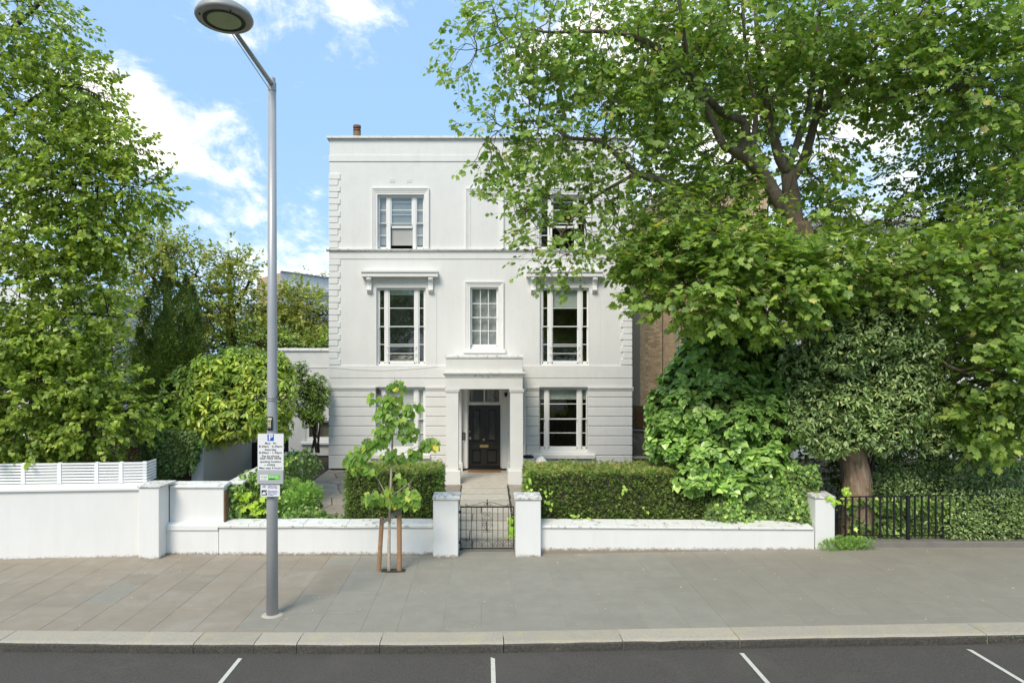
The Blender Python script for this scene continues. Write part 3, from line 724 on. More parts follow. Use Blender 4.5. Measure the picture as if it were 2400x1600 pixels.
for a, b in ((1042, 1062), (1062, 1133.5), (1133.5, 1205), (1205, 1227)):
    z0_ = QZ(838.7); build('coping_stone', MB().profile([(PY + .3, z0_ + .002), (PY + .05, z0_ + .002), (PY + .05, z0_ + .055), (PY + .17, z0_ + .09), (PY + .3, z0_ + .08)], QX(a) + .002, QX(b) - .002), m_weath, house)
build('porch_ceiling', MB().box(ex0 + .3, ex1 - .3, PY + .32, FY - .05, QZ(911.7) - .0, QZ(911.7) + .04), m_trim, house) if False else None
# downpipe beside the porch
build('downpipe', MB().tube([(FX(1229.5), FY - .12, z_) for z_ in (HB + .1, 1.2, 2.4, FZ(890))] + [(FX(1227), FY - .16, FZ(880)), (FX(1224), FY - .2, FZ(876))], .032, 8), m_trim, house)
# front door, frame, fanlight
do = opw('door')
dY = FY + .20
DX = lambda v: X(v, dY); DZ = lambda v: Z(v, dY)
fr = MB().box(do[0], DX(1098.4), dY - .05, dY + .12, .36, do[3]).box(DX(1173), do[1], dY - .05, dY + .12, .36, do[3])
fr.box(DX(1098.4), DX(1173), dY - .05, dY + .12, DZ(948.4), DZ(941.8)).box(DX(1098.4), DX(1173), dY - .05, dY + .12, DZ(912.8), do[3]).box(DX(1098.4), DX(1100.6), dY - .04, dY + .1, DZ(941.8), DZ(912.8)).box(DX(1170), DX(1173), dY - .04, dY + .1, DZ(941.8), DZ(912.8)).box(DX(1133.6), DX(1136.8), dY - .04, dY + .08, DZ(941.8), DZ(912.8))
fr.box(DX(1097), DX(1174.5), dY - .07, dY - .03, DZ(944.6), DZ(942.4))
build('door_frame', fr, m_trim, house, bevel=.004)
fan = build('fanlight', MB().box(DX(1100.6), DX(1133.6), dY + .02, dY + .024, DZ(941.8), DZ(912.8)).box(DX(1136.8), DX(1170), dY + .02, dY + .024, DZ(941.8), DZ(912.8)), m_glass, house)
m_lace = M('lace_curtain', (.42, .40, .36), .95, (30, .3), None)
drape(fan, DX(1140), DX(1158), DZ(941.8), DZ(914), dY + .10, m_lace, .05, 16, seed=12); drape(fan, DX(1102), DX(1107), DZ(941), DZ(914), dY + .10, m_lace, .03, 6, nx=10, seed=13)
drape(fan, DX(1160), DX(1169), DZ(941.8), DZ(914), dY + .13, M('dark_lace', (.16, .14, .12), .95, (30, .4), None), .05, 10, nx=16, seed=15)
dm = MB(); x0, x1, z0, z1 = DX(1098.6), DX(1172.8), .372, DZ(948.8)
holes = [(DX(1109.1), DX(1124.6), DZ(1031.4), DZ(960.4)), (DX(1145.2), DX(1160.4), DZ(1031.4), DZ(960.4)), (DX(1106), DX(1127), DZ(1084.5), DZ(1053)), (DX(1141), DX(1164.5), DZ(1084.5), DZ(1053))]
wall_front(dm, x0, x1, z0, z1, dY, holes, .03)
dm.poly([(x0, dY + .045, z0), (x0, dY + .045, holes[0][2] - .02), (x1, dY + .045, holes[0][2] - .02), (x1, dY + .045, z0)][::-1])
door = build('front_door', dm, m_door, house)
def beads(o, w, y, steps=2):
    mb = MB()
    for s in range(steps):
        a = w * s * 1.0; yy = y - .012 + s * .008; ww = w * .7
        for q in ((o[0] - ww + a, o[0] + a, o[2] + a - ww, o[3] - a + ww), (o[1] - a, o[1] - a + ww, o[2] + a - ww, o[3] - a + ww)): mb.box(q[0], q[1], yy, y + .02, q[2], q[3])
        mb.box(o[0] + a, o[1] - a, yy, y + .02, o[2] + a - ww, o[2] + a); mb.box(o[0] + a, o[1] - a, yy, y + .02, o[3] - a, o[3] - a + ww)
    return mb
for i, o in enumerate(holes):
    build('moulding', beads(o, .022, dY, 2), m_door, door, bevel=.004)
    if i < 2:
        build('sill_bead', MB().profile([(dY, o[2] - .03), (dY - .035, o[2] - .045), (dY - .03, o[2] - .07), (dY, o[2] - .075)], o[0] - .05, o[1] + .05), m_door, door)
        build('glass', MB().box(o[0], o[1], dY + .022, dY + .026, o[2], o[3]), m_glass, door)
    else:
        build('panel', MB().hexa([(o[0] + .03, dY + .028, o[2] + .03), (o[1] - .03, dY + .028, o[2] + .03), (o[1] - .03, dY + .04, o[2] + .03), (o[0] + .03, dY + .04, o[2] + .03)], [(o[0] + .03, dY + .028, o[3] - .03), (o[1] - .03, dY + .028, o[3] - .03), (o[1] - .03, dY + .04, o[3] - .03), (o[0] + .03, dY + .04, o[3] - .03)]), m_door, door, bevel=.008)
build('centre_stile', MB().box(DX(1134.5), DX(1136.2), dY - .008, dY, z0 + .01, z1 - .01), m_door, door, bevel=.003)
build('knob', MB().lathe((0, 0, 0), [(.0, 0), (.02, 0), (.022, .01), (.018, .03), (.034, .045), (.04, .06), (.03, .078), (.0, .08)], 14), m_brass, door, smooth=True)
kn = bpy.data.objects['knob']
kn.data.transform(Matrix.Translation(Vector((DX(1134), dY - .0, DZ(1029.6)))-house.location) @ Matrix.Rotation(PI / 2, 4, 'X') @ Matrix.Translation(base_loc(door)))
build('letterbox', MB().box(DX(1124.6), DX(1144.5), dY - .014, dY, DZ(1047.9), DZ(1041.6)).box(DX(1127), DX(1142), dY - .018, dY - .014, DZ(1046.8), DZ(1042.9)), m_brass, door, bevel=.003)
build('lock', MB().tube([(DX(1101), dY - .02, DZ(1010.7)), (DX(1101), dY, DZ(1010.7))], .022, 12), m_chrome, door)
build('lock', MB().box(DX(1100), DX(1104), dY - .02, dY, DZ(1029), DZ(1023.5)), m_chrome, door, bevel=.005)
rm = MB(); a, b, c, d = do[0] - .3, do[1] + .3, .3, do[3] + .1; y0, y1 = FY + .33, FY + 3
rm.poly([(a, y0, c), (a, y1, c), (a, y1, d), (a, y0, d)]); rm.poly([(b, y0, c), (b, y0, d), (b, y1, d), (b, y1, c)]); rm.poly([(a, y1, c), (b, y1, c), (b, y1, d), (a, y1, d)]); rm.poly([(a, y0, d), (a, y1, d), (b, y1, d), (b, y0, d)]); rm.poly([(a, y0, c), (b, y0, c), (b, y1, c), (a, y1, c)])
build('hallway', rm, m_room, house)
ic = build('intercom', MB().box(FX(1082.3), FX(1090.7), FY - .035, FY - .002, FZ(1031), FZ(1012)), m_chrome, house, bevel=.006)
build('button_panel', MB().box(FX(1083.4), FX(1089.6), FY - .04, FY - .034, FZ(1030), FZ(1013.5)), m_rubber, ic)
for i in range(3): build('button', MB().box(FX(1085), FX(1088), FY - .046, FY - .039, FZ(1019 + i * 4.0), FZ(1016.8 + i * 4.0)), m_chrome, ic)
build('bell_push', MB().box(FX(1083), FX(1088.5), FY - .03, FY - .002, FZ(1035.6), FZ(1031.8)), m_trim, house, bevel=.004)
build('porch_lamp', MB().box(FX(1181.5), FX(1189), FY - .12, FY - .03, FZ(926), FZ(919.5)).box(FX(1183), FX(1187.5), FY - .10, FY - .05, FZ(929.3), FZ(926)).tube([(FX(1186), FY - .05, FZ(919)), (FX(1190), FY, FZ(916))], .008, 5), m_rubber, house, bevel=.006)
tagp(build('doormat', MB().box(X(1097, 21.6), X(1174, 21.6), 21.42, 21.92, PF + .001, PF + .02), m_mat, bevel=.006), 'brown coir mat lying on the porch floor against the black front door', 'doormat')
# chimney pot behind the parapet
ch = thing('chimney', 'ribbed terracotta chimney pot standing above the left end of the parapet', 'chimney pot', at(834, 325, 24))
build('stack', MB().box(X(815, 24.2), X(853, 24.2), 23.9, 24.6, HZ1 - .85, Z(322, 24)), m_brickm, ch)
zz = Z(320, 24); cxx = X(834.3, 24)
build('pot', MB().lathe((cxx, 24.2, zz), [(.115, -.05), (.115, .1), (.13, .12), (.115, .14), (.11, .27)], 18), m_buffpot, ch, smooth=False)
for i in range(4): build('louvre', MB().lathe((cxx, 24.2, zz + .12 + i * .055), [(.10, 0), (.14, .0), (.12, .035), (.10, .035)], 18), m_terr if i > 1 else m_buffpot, ch)
build('cap', MB().lathe((cxx, 24.2, zz + .34), [(.10, 0), (.135, .01), (.145, .05), (.13, .08), (.14, .10), (.09, .12)], 18), m_terr, ch)

# --- single storey side extension
EY = 24.9
ext = thing('side_extension', 'low white flat roofed extension set back on the left of the villa', 'extension', (X(700, EY), EY, .36))
EX = lambda p: X(p, EY); EZ = lambda p: Z(p, EY)
eo = (EX(716), EX(775), EZ(1034), EZ(985))
e = wall_front(MB(), EX(634), HX0 + .6, EZ(1067), EZ(822), EY, [eo], .2)
e.poly([(EX(634), EY, .3), (EX(634), EY, EZ(822)), (EX(634), EY + 5, EZ(822)), (EX(634), EY + 5, .3)])
build('wall', e, m_extw, ext)
build('damp_course', MB().box(EX(634), HX0 + .6, EY + .02, EY + .1, .2, EZ(1067)), m_rubber, ext)
build('roof', MB().box(EX(634) + .1, HX0 + .6, EY + .2, EY + 5, EZ(822) - .2, EZ(822) - .1), m_slate, ext)
for a in range(634, 800, 30): build('coping_stone', MB().profile([(EY + .3, EZ(822)), (EY - .06, EZ(822)), (EY - .06, EZ(818.4)), (EY + .1, EZ(815.6)), (EY + .3, EZ(816.5))], EX(a) + .003, EX(a + 29.8) - .003), m_weath, ext)
build('band', MB().box(EX(634), HX0 + .6, EY - .02, EY, EZ(862), EZ(858.8)), m_extw, ext); build('band', MB().box(EX(634), HX0 + .6, EY - .02, EY, EZ(889), EZ(887)), m_extw, ext)
w = build('window', MB().box(eo[0], EX(723), EY + .05, EY + .15, eo[2], eo[3]).box(EX(723), eo[1], EY + .05, EY + .15, eo[2], EZ(1024)).box(EX(723), eo[1], EY + .05, EY + .15, EZ(989), eo[3]).box(EX(745), EX(747.2), EY + .05, EY + .14, EZ(1024), EZ(989)).box(EX(719), eo[1], EY - .0, EY + .06, EZ(1034), EZ(1030)), m_sash, ext, bevel=.004)
build('pane', MB().box(EX(723), EX(745), EY + .1, EY + .104, EZ(1024), EZ(989)), m_glass, w); build('pane', MB().box(EX(747.2), eo[1], EY + .1, EY + .104, EZ(1024), EZ(989)), m_glass, w)
build('room', MB().box(eo[0] + .01, eo[1] - .01, EY + .22, EY + 1.5, eo[2], eo[3]), m_room, w)
build('sill', MB().profile([(EY, EZ(1034.5)), (EY - .1, EZ(1036)), (EY - .1, EZ(1040.5)), (EY, EZ(1040.5))], EX(706), HX0 + .5), m_trim, ext)

# =================================================================== GARDEN WALLS, GATE, RAILINGS
def coping(name, parent, xa, xb, yf, yb, zf, zb, thick, mat, lip=.04, zfun=None, n=1, bev=.008):
    "sloping coping in n stones, lipped over the front face"
    for i in range(n):
        a = xa + (xb - xa) * i / n; b = xa + (xb - xa) * (i + 1) / n
        za, zb_ = (zfun(a), zfun(b)) if zfun else (0, 0)
        gp = .002
        m = MB().hexa([(a + gp, yf - lip, zf - thick + za), (b - gp, yf - lip, zf - thick + zb_), (b - gp, yb, zf - thick + zb_), (a + gp, yb, zf - thick + za)],
                      [(a + gp, yf - lip, zf + za), (b - gp, yf - lip, zf + zb_), (b - gp, yb, zb + zb_), (a + gp, yb, zb + za)])
        build(name, m, mat, parent, bevel=bev)
# neighbour's tall wall on the left, slightly angled to the street
lw = thing('garden_wall', 'tall white neighbour wall at far left carrying the slatted fence', 'wall', (-9, 13.5, 0))
def ly(x): return 13.42 + (x + 6.7) * .085
xa, xb = -13.0, -6.72
zt_ = Z(1147.5, 13.4)
build('wall_body', MB().hexa([(xa, ly(xa), -.1), (xb, ly(xb), -.1), (xb, ly(xb) + .3, -.1), (xa, ly(xa) + .3, -.1)], [(xa, ly(xa), zt_), (xb, ly(xb), zt_), (xb, ly(xb) + .3, zt_), (xa, ly(xa) + .3, zt_)]), m_wall, lw)
zc2 = zt_ + .002
for i in range(3):
    a = xa + (xb - xa) * i / 3; b = xa + (xb - xa) * (i + 1) / 3
    build('coping', MB().hexa([(a, ly(a) - .05, zc2), (b, ly(b) - .05, zc2), (b, ly(b) + .34, zc2), (a, ly(a) + .34, zc2)], [(a, ly(a) - .05, zc2 + .045), (b, ly(b) - .05, zc2 + .045), (b, ly(b) + .34, zc2 + .13), (a, ly(a) + .34, zc2 + .13)]), m_trim, lw, bevel=.006)
sf = thing('slatted_fence', 'white horizontal slat fence panel on top of the tall left wall', 'fence', (-9, 13.7, 1.4))
z0, z1 = zc2 + .11, Z(1080.5, 13.65)
fx1 = X(345, 13.68)
ns = 7; pit_ = (z1 - z0) / ns
for i in range(ns):
    a, b = xa, fx1; za = z0 + i * pit_ + .008; zb = za + pit_ - .017
    fy = lambda x: ly(x) + .20
    build('slat', MB().hexa([(a, fy(a), za), (b, fy(b), za), (b, fy(b) + .018, za), (a, fy(a) + .018, za)], [(a, fy(a), zb), (b, fy(b), zb), (b, fy(b) + .018, zb), (a, fy(a) + .018, zb)]), m_pvc, sf)
    build('slat', MB().hexa([(b + .002, fy(b), za), (b + .02, fy(b), za), (b - .0, fy(b) + .45, za), (b - .02, fy(b) + .45, za)], [(b + .002, fy(b), zb), (b + .02, fy(b), zb), (b - .0, fy(b) + .45, zb), (b - .02, fy(b) + .45, zb)]), m_pvc, sf)
for pxx in (-170, -90, -8, 75, 154, 236, 290, 341):
    xx = X(pxx, 13.68); build('post', MB().box(xx - .035, xx + .035, ly(xx) + .219, ly(xx) + .26, z0 - .02, z1), m_pvc, sf)
for pxx in (75, 154, 236, 290):
    xx = X(pxx, 13.68); build('batten', MB().box(xx - .038, xx + .038, ly(xx) + .188, ly(xx) + .199, z0, z1 - .01), m_pvc, sf)
# pier
gp1 = thing('garden_pier', 'broad white pier with overhanging flat cap beside the slatted fence', 'pier', (-6.5, 13.5, 0))
pyf = 13.28; pa0, pa1 = X(325, pyf), X(372.6, pyf); ptz = Z(1142, pyf)
build('shaft', MB().box(pa0, pa1, pyf, pyf + .42, -.1, ptz), m_wall, gp1, bevel=.008)
build('cap', MB().hexa([(pa0 - .025, pyf - .03, ptz), (pa1 + .03, pyf - .03, ptz), (pa1 + .12, pyf + .50, ptz), (pa0 - .02, pyf + .5, ptz)], [(pa0 - .025, pyf - .03, ptz + .03), (pa1 + .03, pyf - .03, ptz + .03), (pa1 + .12, pyf + .50, ptz + .055), (pa0 - .02, pyf + .5, ptz + .055)]), m_cap, gp1, bevel=.006)
# stepped piece of wall between pier and the ivy corner
tw = thing('garden_wall', 'white wall section with a ledge and flaking coping beside the broad pier', 'wall', (-5.8, 13.7, 0))
a, b = pa1 + .002, X(524, 13.72); yL, yU = 13.6, 13.72
zl = Z(1230, yL)
build('wall_body', MB().box(a, b, yU, yU + .3, zl - .2, Z(1142, yU)).box(a, X(512, yL) - .002, yL, yU, -.1, zl - .10), m_wall, tw, bevel=.004)
build('ledge', MB().hexa([(a, yL - .03, zl - .098), (X(512, yL) - .002, yL - .03, zl - .098), (X(512, yL) - .002, yU - .001, zl - .098), (a, yU - .001, zl - .098)], [(a, yL - .03, zl), (X(512, yL) - .002, yL - .03, zl), (X(512, yL) - .002, yU - .001, zl + .045), (a, yU - .001, zl + .045)]), m_trim, tw, bevel=.006)
coping('coping', tw, a + .02, b + .03, yU, yU + .32, Z(1137, yU), Z(1137, yU) + .035, .045, m_weath, .04, n=1)
# low wall returning into the garden with the ivy on it
dw = thing('boundary_wall', 'low wall with flaking white coping running back into the garden under ivy', 'wall', (-5, 16, 0))
x_a, x_b = b - .02, X(672, 17.8)
za, zb = Z(1137, yU), Z(1059, 17.9)
pts0 = [(x_a, yU + .33), (x_b, 17.9)]
build('wall_body', MB().hexa([(x_a - .0, yU + .33, -.05), (x_a + .15, yU + .33, -.05), (x_b + .26, 17.9, .2), (x_b, 17.9, .2)], [(x_a, yU + .33, za - .045), (x_a + .15, yU + .33, za - .045), (x_b + .26, 17.9, zb - .045), (x_b, 17.9, zb - .045)]), M('old_brown_wall', (.22, .17, .12), .9, (6, .3), (14, 1.), second=((.5, .48, .43), 5, .58, .1, .7)), dw)
n = 4
for i in range(n):
    t0, t1 = i / n, (i + 1) / n; L = lambda t, o: (x_a + (x_b - x_a) * t + o, yU + .33 + (17.9 - yU - .33) * t)
    zz = lambda t: za + (zb - za) * t - .043
    c = [L(t0, -.05) + (zz(t0),), L(t0, .29) + (zz(t0),), L(t1, .29) + (zz(t1),), L(t1, -.05) + (zz(t1),)]
    build('coping', MB().hexa(c, [(p[0], p[1], p[2] + .05) for p in c]), m_weath, dw, bevel=.008)
build('end_post', MB().box(x_b - .03, x_b + .31, 17.9, 18.25, .2, zb - .02), m_weath, dw, bevel=.01)
build('end_face', MB().box(X(525, 13.75) , X(529, 13.75), 13.725, 13.73 + .3, .55, Z(1150, 13.75)), M('bare_brick_edge', (.16, .10, .06), .9, (10, .3), (20, 1)), dw)
# low front wall, left of the gate
l1 = thing('garden_wall', 'low white wall with flaking coping behind the lamp post and sapling', 'wall', (-3, 13.7, 0))
xa, xb = X(512, 13.58), X(1015, 13.58)
build('wall_body', MB().box(xa, xb, 13.6, 13.92, -.1, Z(1232, 13.6) + .002), m_wall, l1, bevel=.004)
coping('coping', l1, xa - .02, xb, 13.6, 13.97, Z(1228.5, 13.6), Z(1228.5, 13.6) + .035, .055, m_weath, .045, n=5, zfun=lambda x: .006 * math.sin(x * 3))
# low front wall, right of the gate
r1 = thing('garden_wall', 'long low white wall under the right hedge sloping towards the end pier', 'wall', (3.5, 13.7, 0))
xa, xb = X(1268, 13.6), X(1908, 13.6)
zr = lambda x: -.035 * max(0, (x - 1.2)) / 5.3
mbw = MB(); n = 6
for i in range(n):
    a = xa + (xb - xa) * i / n; b = xa + (xb - xa) * (i + 1) / n; zt_ = Z(1236, 13.6)
    mbw.hexa([(a, 13.6, -.1), (b, 13.6, -.1), (b, 13.92, -.1), (a, 13.92, -.1)], [(a, 13.6, zt_ + zr(a)), (b, 13.6, zt_ + zr(b)), (b, 13.92, zt_ + zr(b)), (a, 13.92, zt_ + zr(a))])
build('wall_body', mbw, m_wallr, r1)
coping('coping', r1, xa, xb - .02, 13.6, 13.97, Z(1231.5, 13.6), Z(1231.5, 13.6) + .06, .04, m_weath, .035, zfun=zr, n=7)
# gate piers
def gate_pier(x0, x1, yf, zb, label, capx0, capx1):
    p = thing('gate_pier', label, 'pier', ((x0 + x1) / 2, yf + .25, 0), 'pair of gate piers')
    zt_ = Z(1170.8, yf)
    build('shaft', MB().box(x0, x1, yf, yf + .50, -.1, zt_), m_wall, p, bevel=.01)
    cx, cy = (x0 + x1) / 2, yf + .25
    c = [(capx0, yf - .03), (capx1, yf - .03), (capx1, yf + .53), (capx0, yf + .53)]
    mb = MB(); mb.v = [(a, b, zt_ + .002) for a, b in c] + [(a, b, zt_ + .055) for a, b in c] + [(cx - .06, cy, zt_ + .10), (cx + .06, cy, zt_ + .10)]
    mb.f = [(0, 3, 2, 1), (0, 1, 5, 4), (1, 2, 6, 5), (2, 3, 7, 6), (3, 0, 4, 7), (4, 5, 9, 8), (5, 6, 9), (6, 7, 8, 9), (7, 4, 8)]
    build('cap', mb, m_cap, p, bevel=.006)
    return p
gate_pier(X(1015, 13.42), X(1073.7, 13.42), 13.42, 0, 'left white gate pier carrying the gate hinges', X(1013.2, 13.4), X(1078, 13.4))
rp = gate_pier(X(1208.6, 13.42), X(1267.9, 13.42), 13.42, 0, 'right white gate pier carrying the gate latch', X(1206, 13.4), X(1269.9, 13.4))
# end pier by the railings
ep = thing('garden_pier', 'white end pier touched by ivy where the black railings start', 'pier', (6.8, 13.8, .1))
x0, x1 = X(1911.5, 13.6), X(1957, 13.6)
build('shaft', MB().box(x0, x1, 13.6, 14.0, 0, Z(1168.6, 13.6)), m_wallr, ep, bevel=.01)
build('cap', MB().hexa([(x0 - .015, 13.58, Z(1168.6, 13.6)), (x1 + .015, 13.58, Z(1168.6, 13.6)), (x1 + .015, 14.02, Z(1168.6, 13.6)), (x0 - .015, 14.02, Z(1168.6, 13.6))], [(x0 - .015, 13.58, Z(1163.5, 13.6)), (x1 + .015, 13.58, Z(1163.5, 13.6)), (x1 + .015, 14.02, Z(1163.5, 13.6) + .04), (x0 - .015, 14.02, Z(1163.5, 13.6) + .04)]), m_cap, ep, bevel=.008)

# --- wrought iron gate
GY = 13.76
gt = thing('garden_gate', 'black wrought iron scroll gate closed between the two white piers', 'gate', (.05, GY, .05))
GX = lambda z: X(1000 + z / 7.839, GY)
GZ = lambda z: Z(1130 + z / 7.839, GY)
build('hinge_stile', MB().box(GX(618), GX(636), GY - .012, GY + .012, GZ(1240), GZ(430)), m_iron, gt, bevel=.002)
build('latch_stile', MB().box(GX(1590), GX(1606), GY - .012, GY + .012, GZ(1220), GZ(440)), m_iron, gt, bevel=.002)
build('top_rail', MB().box(GX(636), GX(1590), GY - .01, GY + .01, GZ(461), GZ(438)), m_iron, gt, bevel=.002)
build('bottom_rail', MB().box(GX(636), GX(1590), GY - .01, GY + .01, GZ(1220), GZ(1200)), m_iron, gt, bevel=.002)
bars = [628 + i * 97.1 for i in range(11)]
for bx in bars[1:-1]: build('bar', MB().box(GX(bx) - .0055, GX(bx) + .0055, GY - .0055, GY + .0055, GZ(1200), GZ(461)), m_iron, gt)
def spiral(cx, cz, r, a0, turns, sg, n=14):
    "from the outside in; angles in zoom-space (z down)"
    return [(cx + r * (1 - .78 * t) * math.cos(a0 + sg * 2 * PI * turns * t), cz + r * (1 - .78 * t) * math.sin(a0 + sg * 2 * PI * turns * t)) for t in np.linspace(0, 1, n)]
def scroll(xl, xr, zt, zb, flip):
    "S-scroll between two bars: volute at top on one side, at bottom on the other"
    w = xr - xl; r = w * .44; cx = (xl + xr) / 2
    top = spiral(cx, zt + r, r, PI * .0 + .75, 1.25, -1)       # starts lower right, goes over the top
    bot = spiral(cx, zb - r, r, PI + .75, 1.25, -1)            # starts upper left
    pts = top[::-1] + bot
    if flip: pts = [(2 * cx - a, b) for a, b in pts]
    return [(GX(a), GY - .004, GZ(b)) for a, b in pts]
for i in range(10):
    build('scroll', MB().tube(scroll(bars[i] + 2, bars[i + 1] - 2, 1002, 1198, i % 2 == 1), .0042, 5), m_iron, gt)
for (zt, zb, inv) in ((530, 728, 0), (728, 924, 1)):
    for s in (0, 1):
        build('scroll', MB().tube(scroll(bars[4 + s] + 2, bars[5 + s] - 2, zt, zb, (s == 1) ^ (inv == 1)), .0042, 5), m_iron, gt)
# crest
def crest(sg):
    c = bars[5]; f = lambda a: c + sg * a
    p = [(f(390 + 26 * (1 - .7 * t) * math.cos(PI / 2 + 2 * PI * 1.2 * t * 1)), 410 + 26 * (1 - .7 * t) * math.sin(PI / 2 + 2 * PI * 1.2 * t)) for t in np.linspace(1, 0, 12)]
    p += [(f(300), 425), (f(180), 392), (f(90), 366), (f(45), 362)]
    p += [(f(40 + 34 * (1 - .7 * t) * math.cos(-PI / 2 - 2 * PI * 1.15 * t)), 400 + 38 * (1 - .7 * t) * math.sin(-PI / 2 - 2 * PI * 1.15 * t)) for t in np.linspace(0, 1, 14)]
    return [(GX(a), GY, GZ(b)) for a, b in p]
for sg in (-1, 1): build('crest_scroll', MB().tube(crest(sg), .0045, 5), m_iron, gt)
build('finial', MB().lathe((GX(bars[5]), GY, GZ(438)), [(.006, 0), (.008, .05), (.018, .065), (.008, .085), (.006, .10), (.013, .115), (.004, .145), (.001, .16)], 8), m_iron, gt)
for zz in (540, 1100): build('hinge', MB().box(GX(590), GX(620), GY - .02, GY + .02, GZ(zz + 18), GZ(zz - 18)).box(GX(597), GX(606), GY - .01, GY + .01, GZ(zz + 34), GZ(zz - 34)), m_iron, gt, bevel=.004)
build('latch', MB().box(GX(1550), GX(1600), GY - .03, GY - .008, GZ(800), GZ(760)).tube([(GX(1555), GY - .02, GZ(785)), (GX(1535), GY - .03, GZ(792)), (GX(1518), GY - .03, GZ(806)), (GX(1528), GY - .03, GZ(818))], .005, 5), m_iron, gt, bevel=.003)
build('gate_foot', MB().prism([(GX(604), GY - .01, GZ(1205)), (GX(690), GY - .01, GZ(1218)), (GX(640), GY - .01, GZ(1240)), (GX(604), GY - .01, GZ(1245))], (0, .02, 0)), m_iron, gt)

# --- railings on a low plinth at the right
RY = 13.85
rl = thing('iron_railings', 'low black iron railings with square bars in front of the right shrubbery', 'railings', (9.5, RY, .2))
build('plinth', MB().hexa([(X(1958, 13.65), 13.65, 0), (16, 13.65, 0), (16, 14.0, 0), (X(1958, 13.65), 14.0, 0)], [(X(1958, 13.65), 13.65, .245), (16, 13.65, .27), (16, 14.0, .27), (X(1958, 13.65), 14.0, .245)]), M('grey_plinth', (.20, .185, .165), .85, (4, .15), (30, .5), second=((.32, .3, .26), 5, .6, .1, .6)), rl, bevel=.01)
zt0, zt1 = Z(1163, RY), Z(1154.5, RY)
rx0 = X(1962, RY)
build('top_rail', MB().hexa([(rx0, RY - .02, zt0 - .02), (15.5, RY - .02, zt1 + .03), (15.5, RY + .02, zt1 + .03), (rx0, RY + .02, zt0 - .02)], [(rx0, RY - .02, zt0), (15.5, RY - .02, zt1 + .05), (15.5, RY + .02, zt1 + .05), (rx0, RY + .02, zt0)]), m_iron, rl)
build('bottom_rail', MB().box(rx0, 15.5, RY - .012, RY + .012, .325, .345), m_iron, rl)
for i in range(58):
    pxx = 1965.5 + i * 16.26; xx = X(pxx, RY); zz = zt0 - .02 + (zt1 - zt0) * (xx - rx0) / 3.6
    if xx > 15.4: break
    if i in (10, 22, 34, 46): build('post', MB().box(xx - .03, xx + .03, RY - .03, RY + .03, .2, zz), m_iron, rl, bevel=.003)
    else: build('bar', MB().box(xx - .0135, xx + .0135, RY - .0135, RY + .0135, .30, zz), m_iron, rl)

# =================================================================== LAMP POST, SIGNS, SAPLING STAKES
LY = 10.43; LX = X(638, LY)
lp = thing('street_lamp', 'tall grey tapered lamp post with a round disc head on a long arm', 'street lamp', (LX, LY, 0))
zt_ = Z(205, LY)
build('pole', MB().tube([(LX, LY, -.02), (LX, LY, zt_ - .0)], [.089, .058], 32) if False else MB().tube([(LX, LY, -.02), (LX, LY, 2.0), (LX, LY, 4.5), (LX, LY, Z(215, LY))], [.089, .0815, .072, .0585], 32), m_pole, lp, smooth=True)
build('base_mortar', MB().lathe((LX, LY, 0), [(.16, .002), (.13, .014), (.095, .02)], 20), m_stone, lp)
build('collar', MB().tube([(LX, LY, Z(214, LY)), (LX, LY, Z(195, LY))], .062, 24).tube([(LX, LY, Z(195, LY)), (LX, LY, Z(184, LY))], .048, 20), m_pole, lp)
hY = 8.45; HC = Vector((X(525.7, hY), hY, Z(44, hY)))
arm0 = Vector((LX, LY - .04, Z(199, LY)))
build('arm', MB().tube([arm0, HC + Vector((0, .22, .02))], [.036, .028], 12), m_lampund, lp, smooth=True)
build('stay', MB().tube([Vector((LX - .03, LY - .05, Z(212, LY))), HC + Vector((-.03, .27, -.02))], .006, 6), m_lampund, lp)
tilt = Matrix.Rotation(math.radians(-3), 4, 'X')
def disc(prof, n=40): return MB().lathe((0, 0, 0), prof, n)
R = .345
for nm, prof, mt in (('lamp_head', [(.02, .17), (.12, .165), (.24, .13), (.32, .07), (R, .02), (R, .0), (R - .012, -.02), (R - .03, -.028), (.25, -.030), (.245, -.022)][::-1], m_lampund), ('lamp_lens', [(.236, -.028), (.20, -.031), (.001, -.033)], m_lampglass), ('lens_ring', [(.248, -.031), (.246, -.036), (.237, -.036), (.236, -.028)], m_rubber)):
    o = build(nm, disc(prof), mt, None, smooth=(nm == 'lamp_head'))
    o.data.transform(Matrix.Translation(HC - lp.location) @ tilt); o.parent = lp
for a in (35, 125, 215, 305):
    t = math.radians(a); p = HC + Vector((.29 * math.cos(t), .29 * math.sin(t), -.034))
    build('screw', MB().tube([p, p + Vector((0, 0, .012))], .011, 8), m_rubber, lp)
# cable ties and bird-spike like hooks round the pole
for pyy in (932, 937.6): build('band', MB().lathe((LX, LY, Z(pyy, LY) - .008), [(.084, 0), (.086, .002), (.086, .014), (.084, .016)], 24), m_chrome, lp)
for sg in (-1, 1):
    b0 = Vector((LX + sg * .075, LY - .05, Z(929, LY)))
    mb = MB().tube([b0, b0 + Vector((sg * .10, -.03, .012)), b0 + Vector((sg * .165, -.04, .01)), b0 + Vector((sg * .175, -.04, -.03))], .009, 6)
    mb.tube([b0 + Vector((sg * .15, -.04, .0)), b0 + Vector((sg * .11, -.05, -.05)), b0 + Vector((sg * .07, -.04, -.09)), b0 + Vector((sg * .02, -.02, -.10))], [.006, .012, .014, .006], 6)
    mb.tube([b0 + Vector((sg * .06, -.03, .0)), b0 + Vector((sg * .055, -.04, -.04)), b0 + Vector((sg * .02, -.02, -.02))], .010, 6)
    build('bracket_hook', mb, m_rubber, lp)
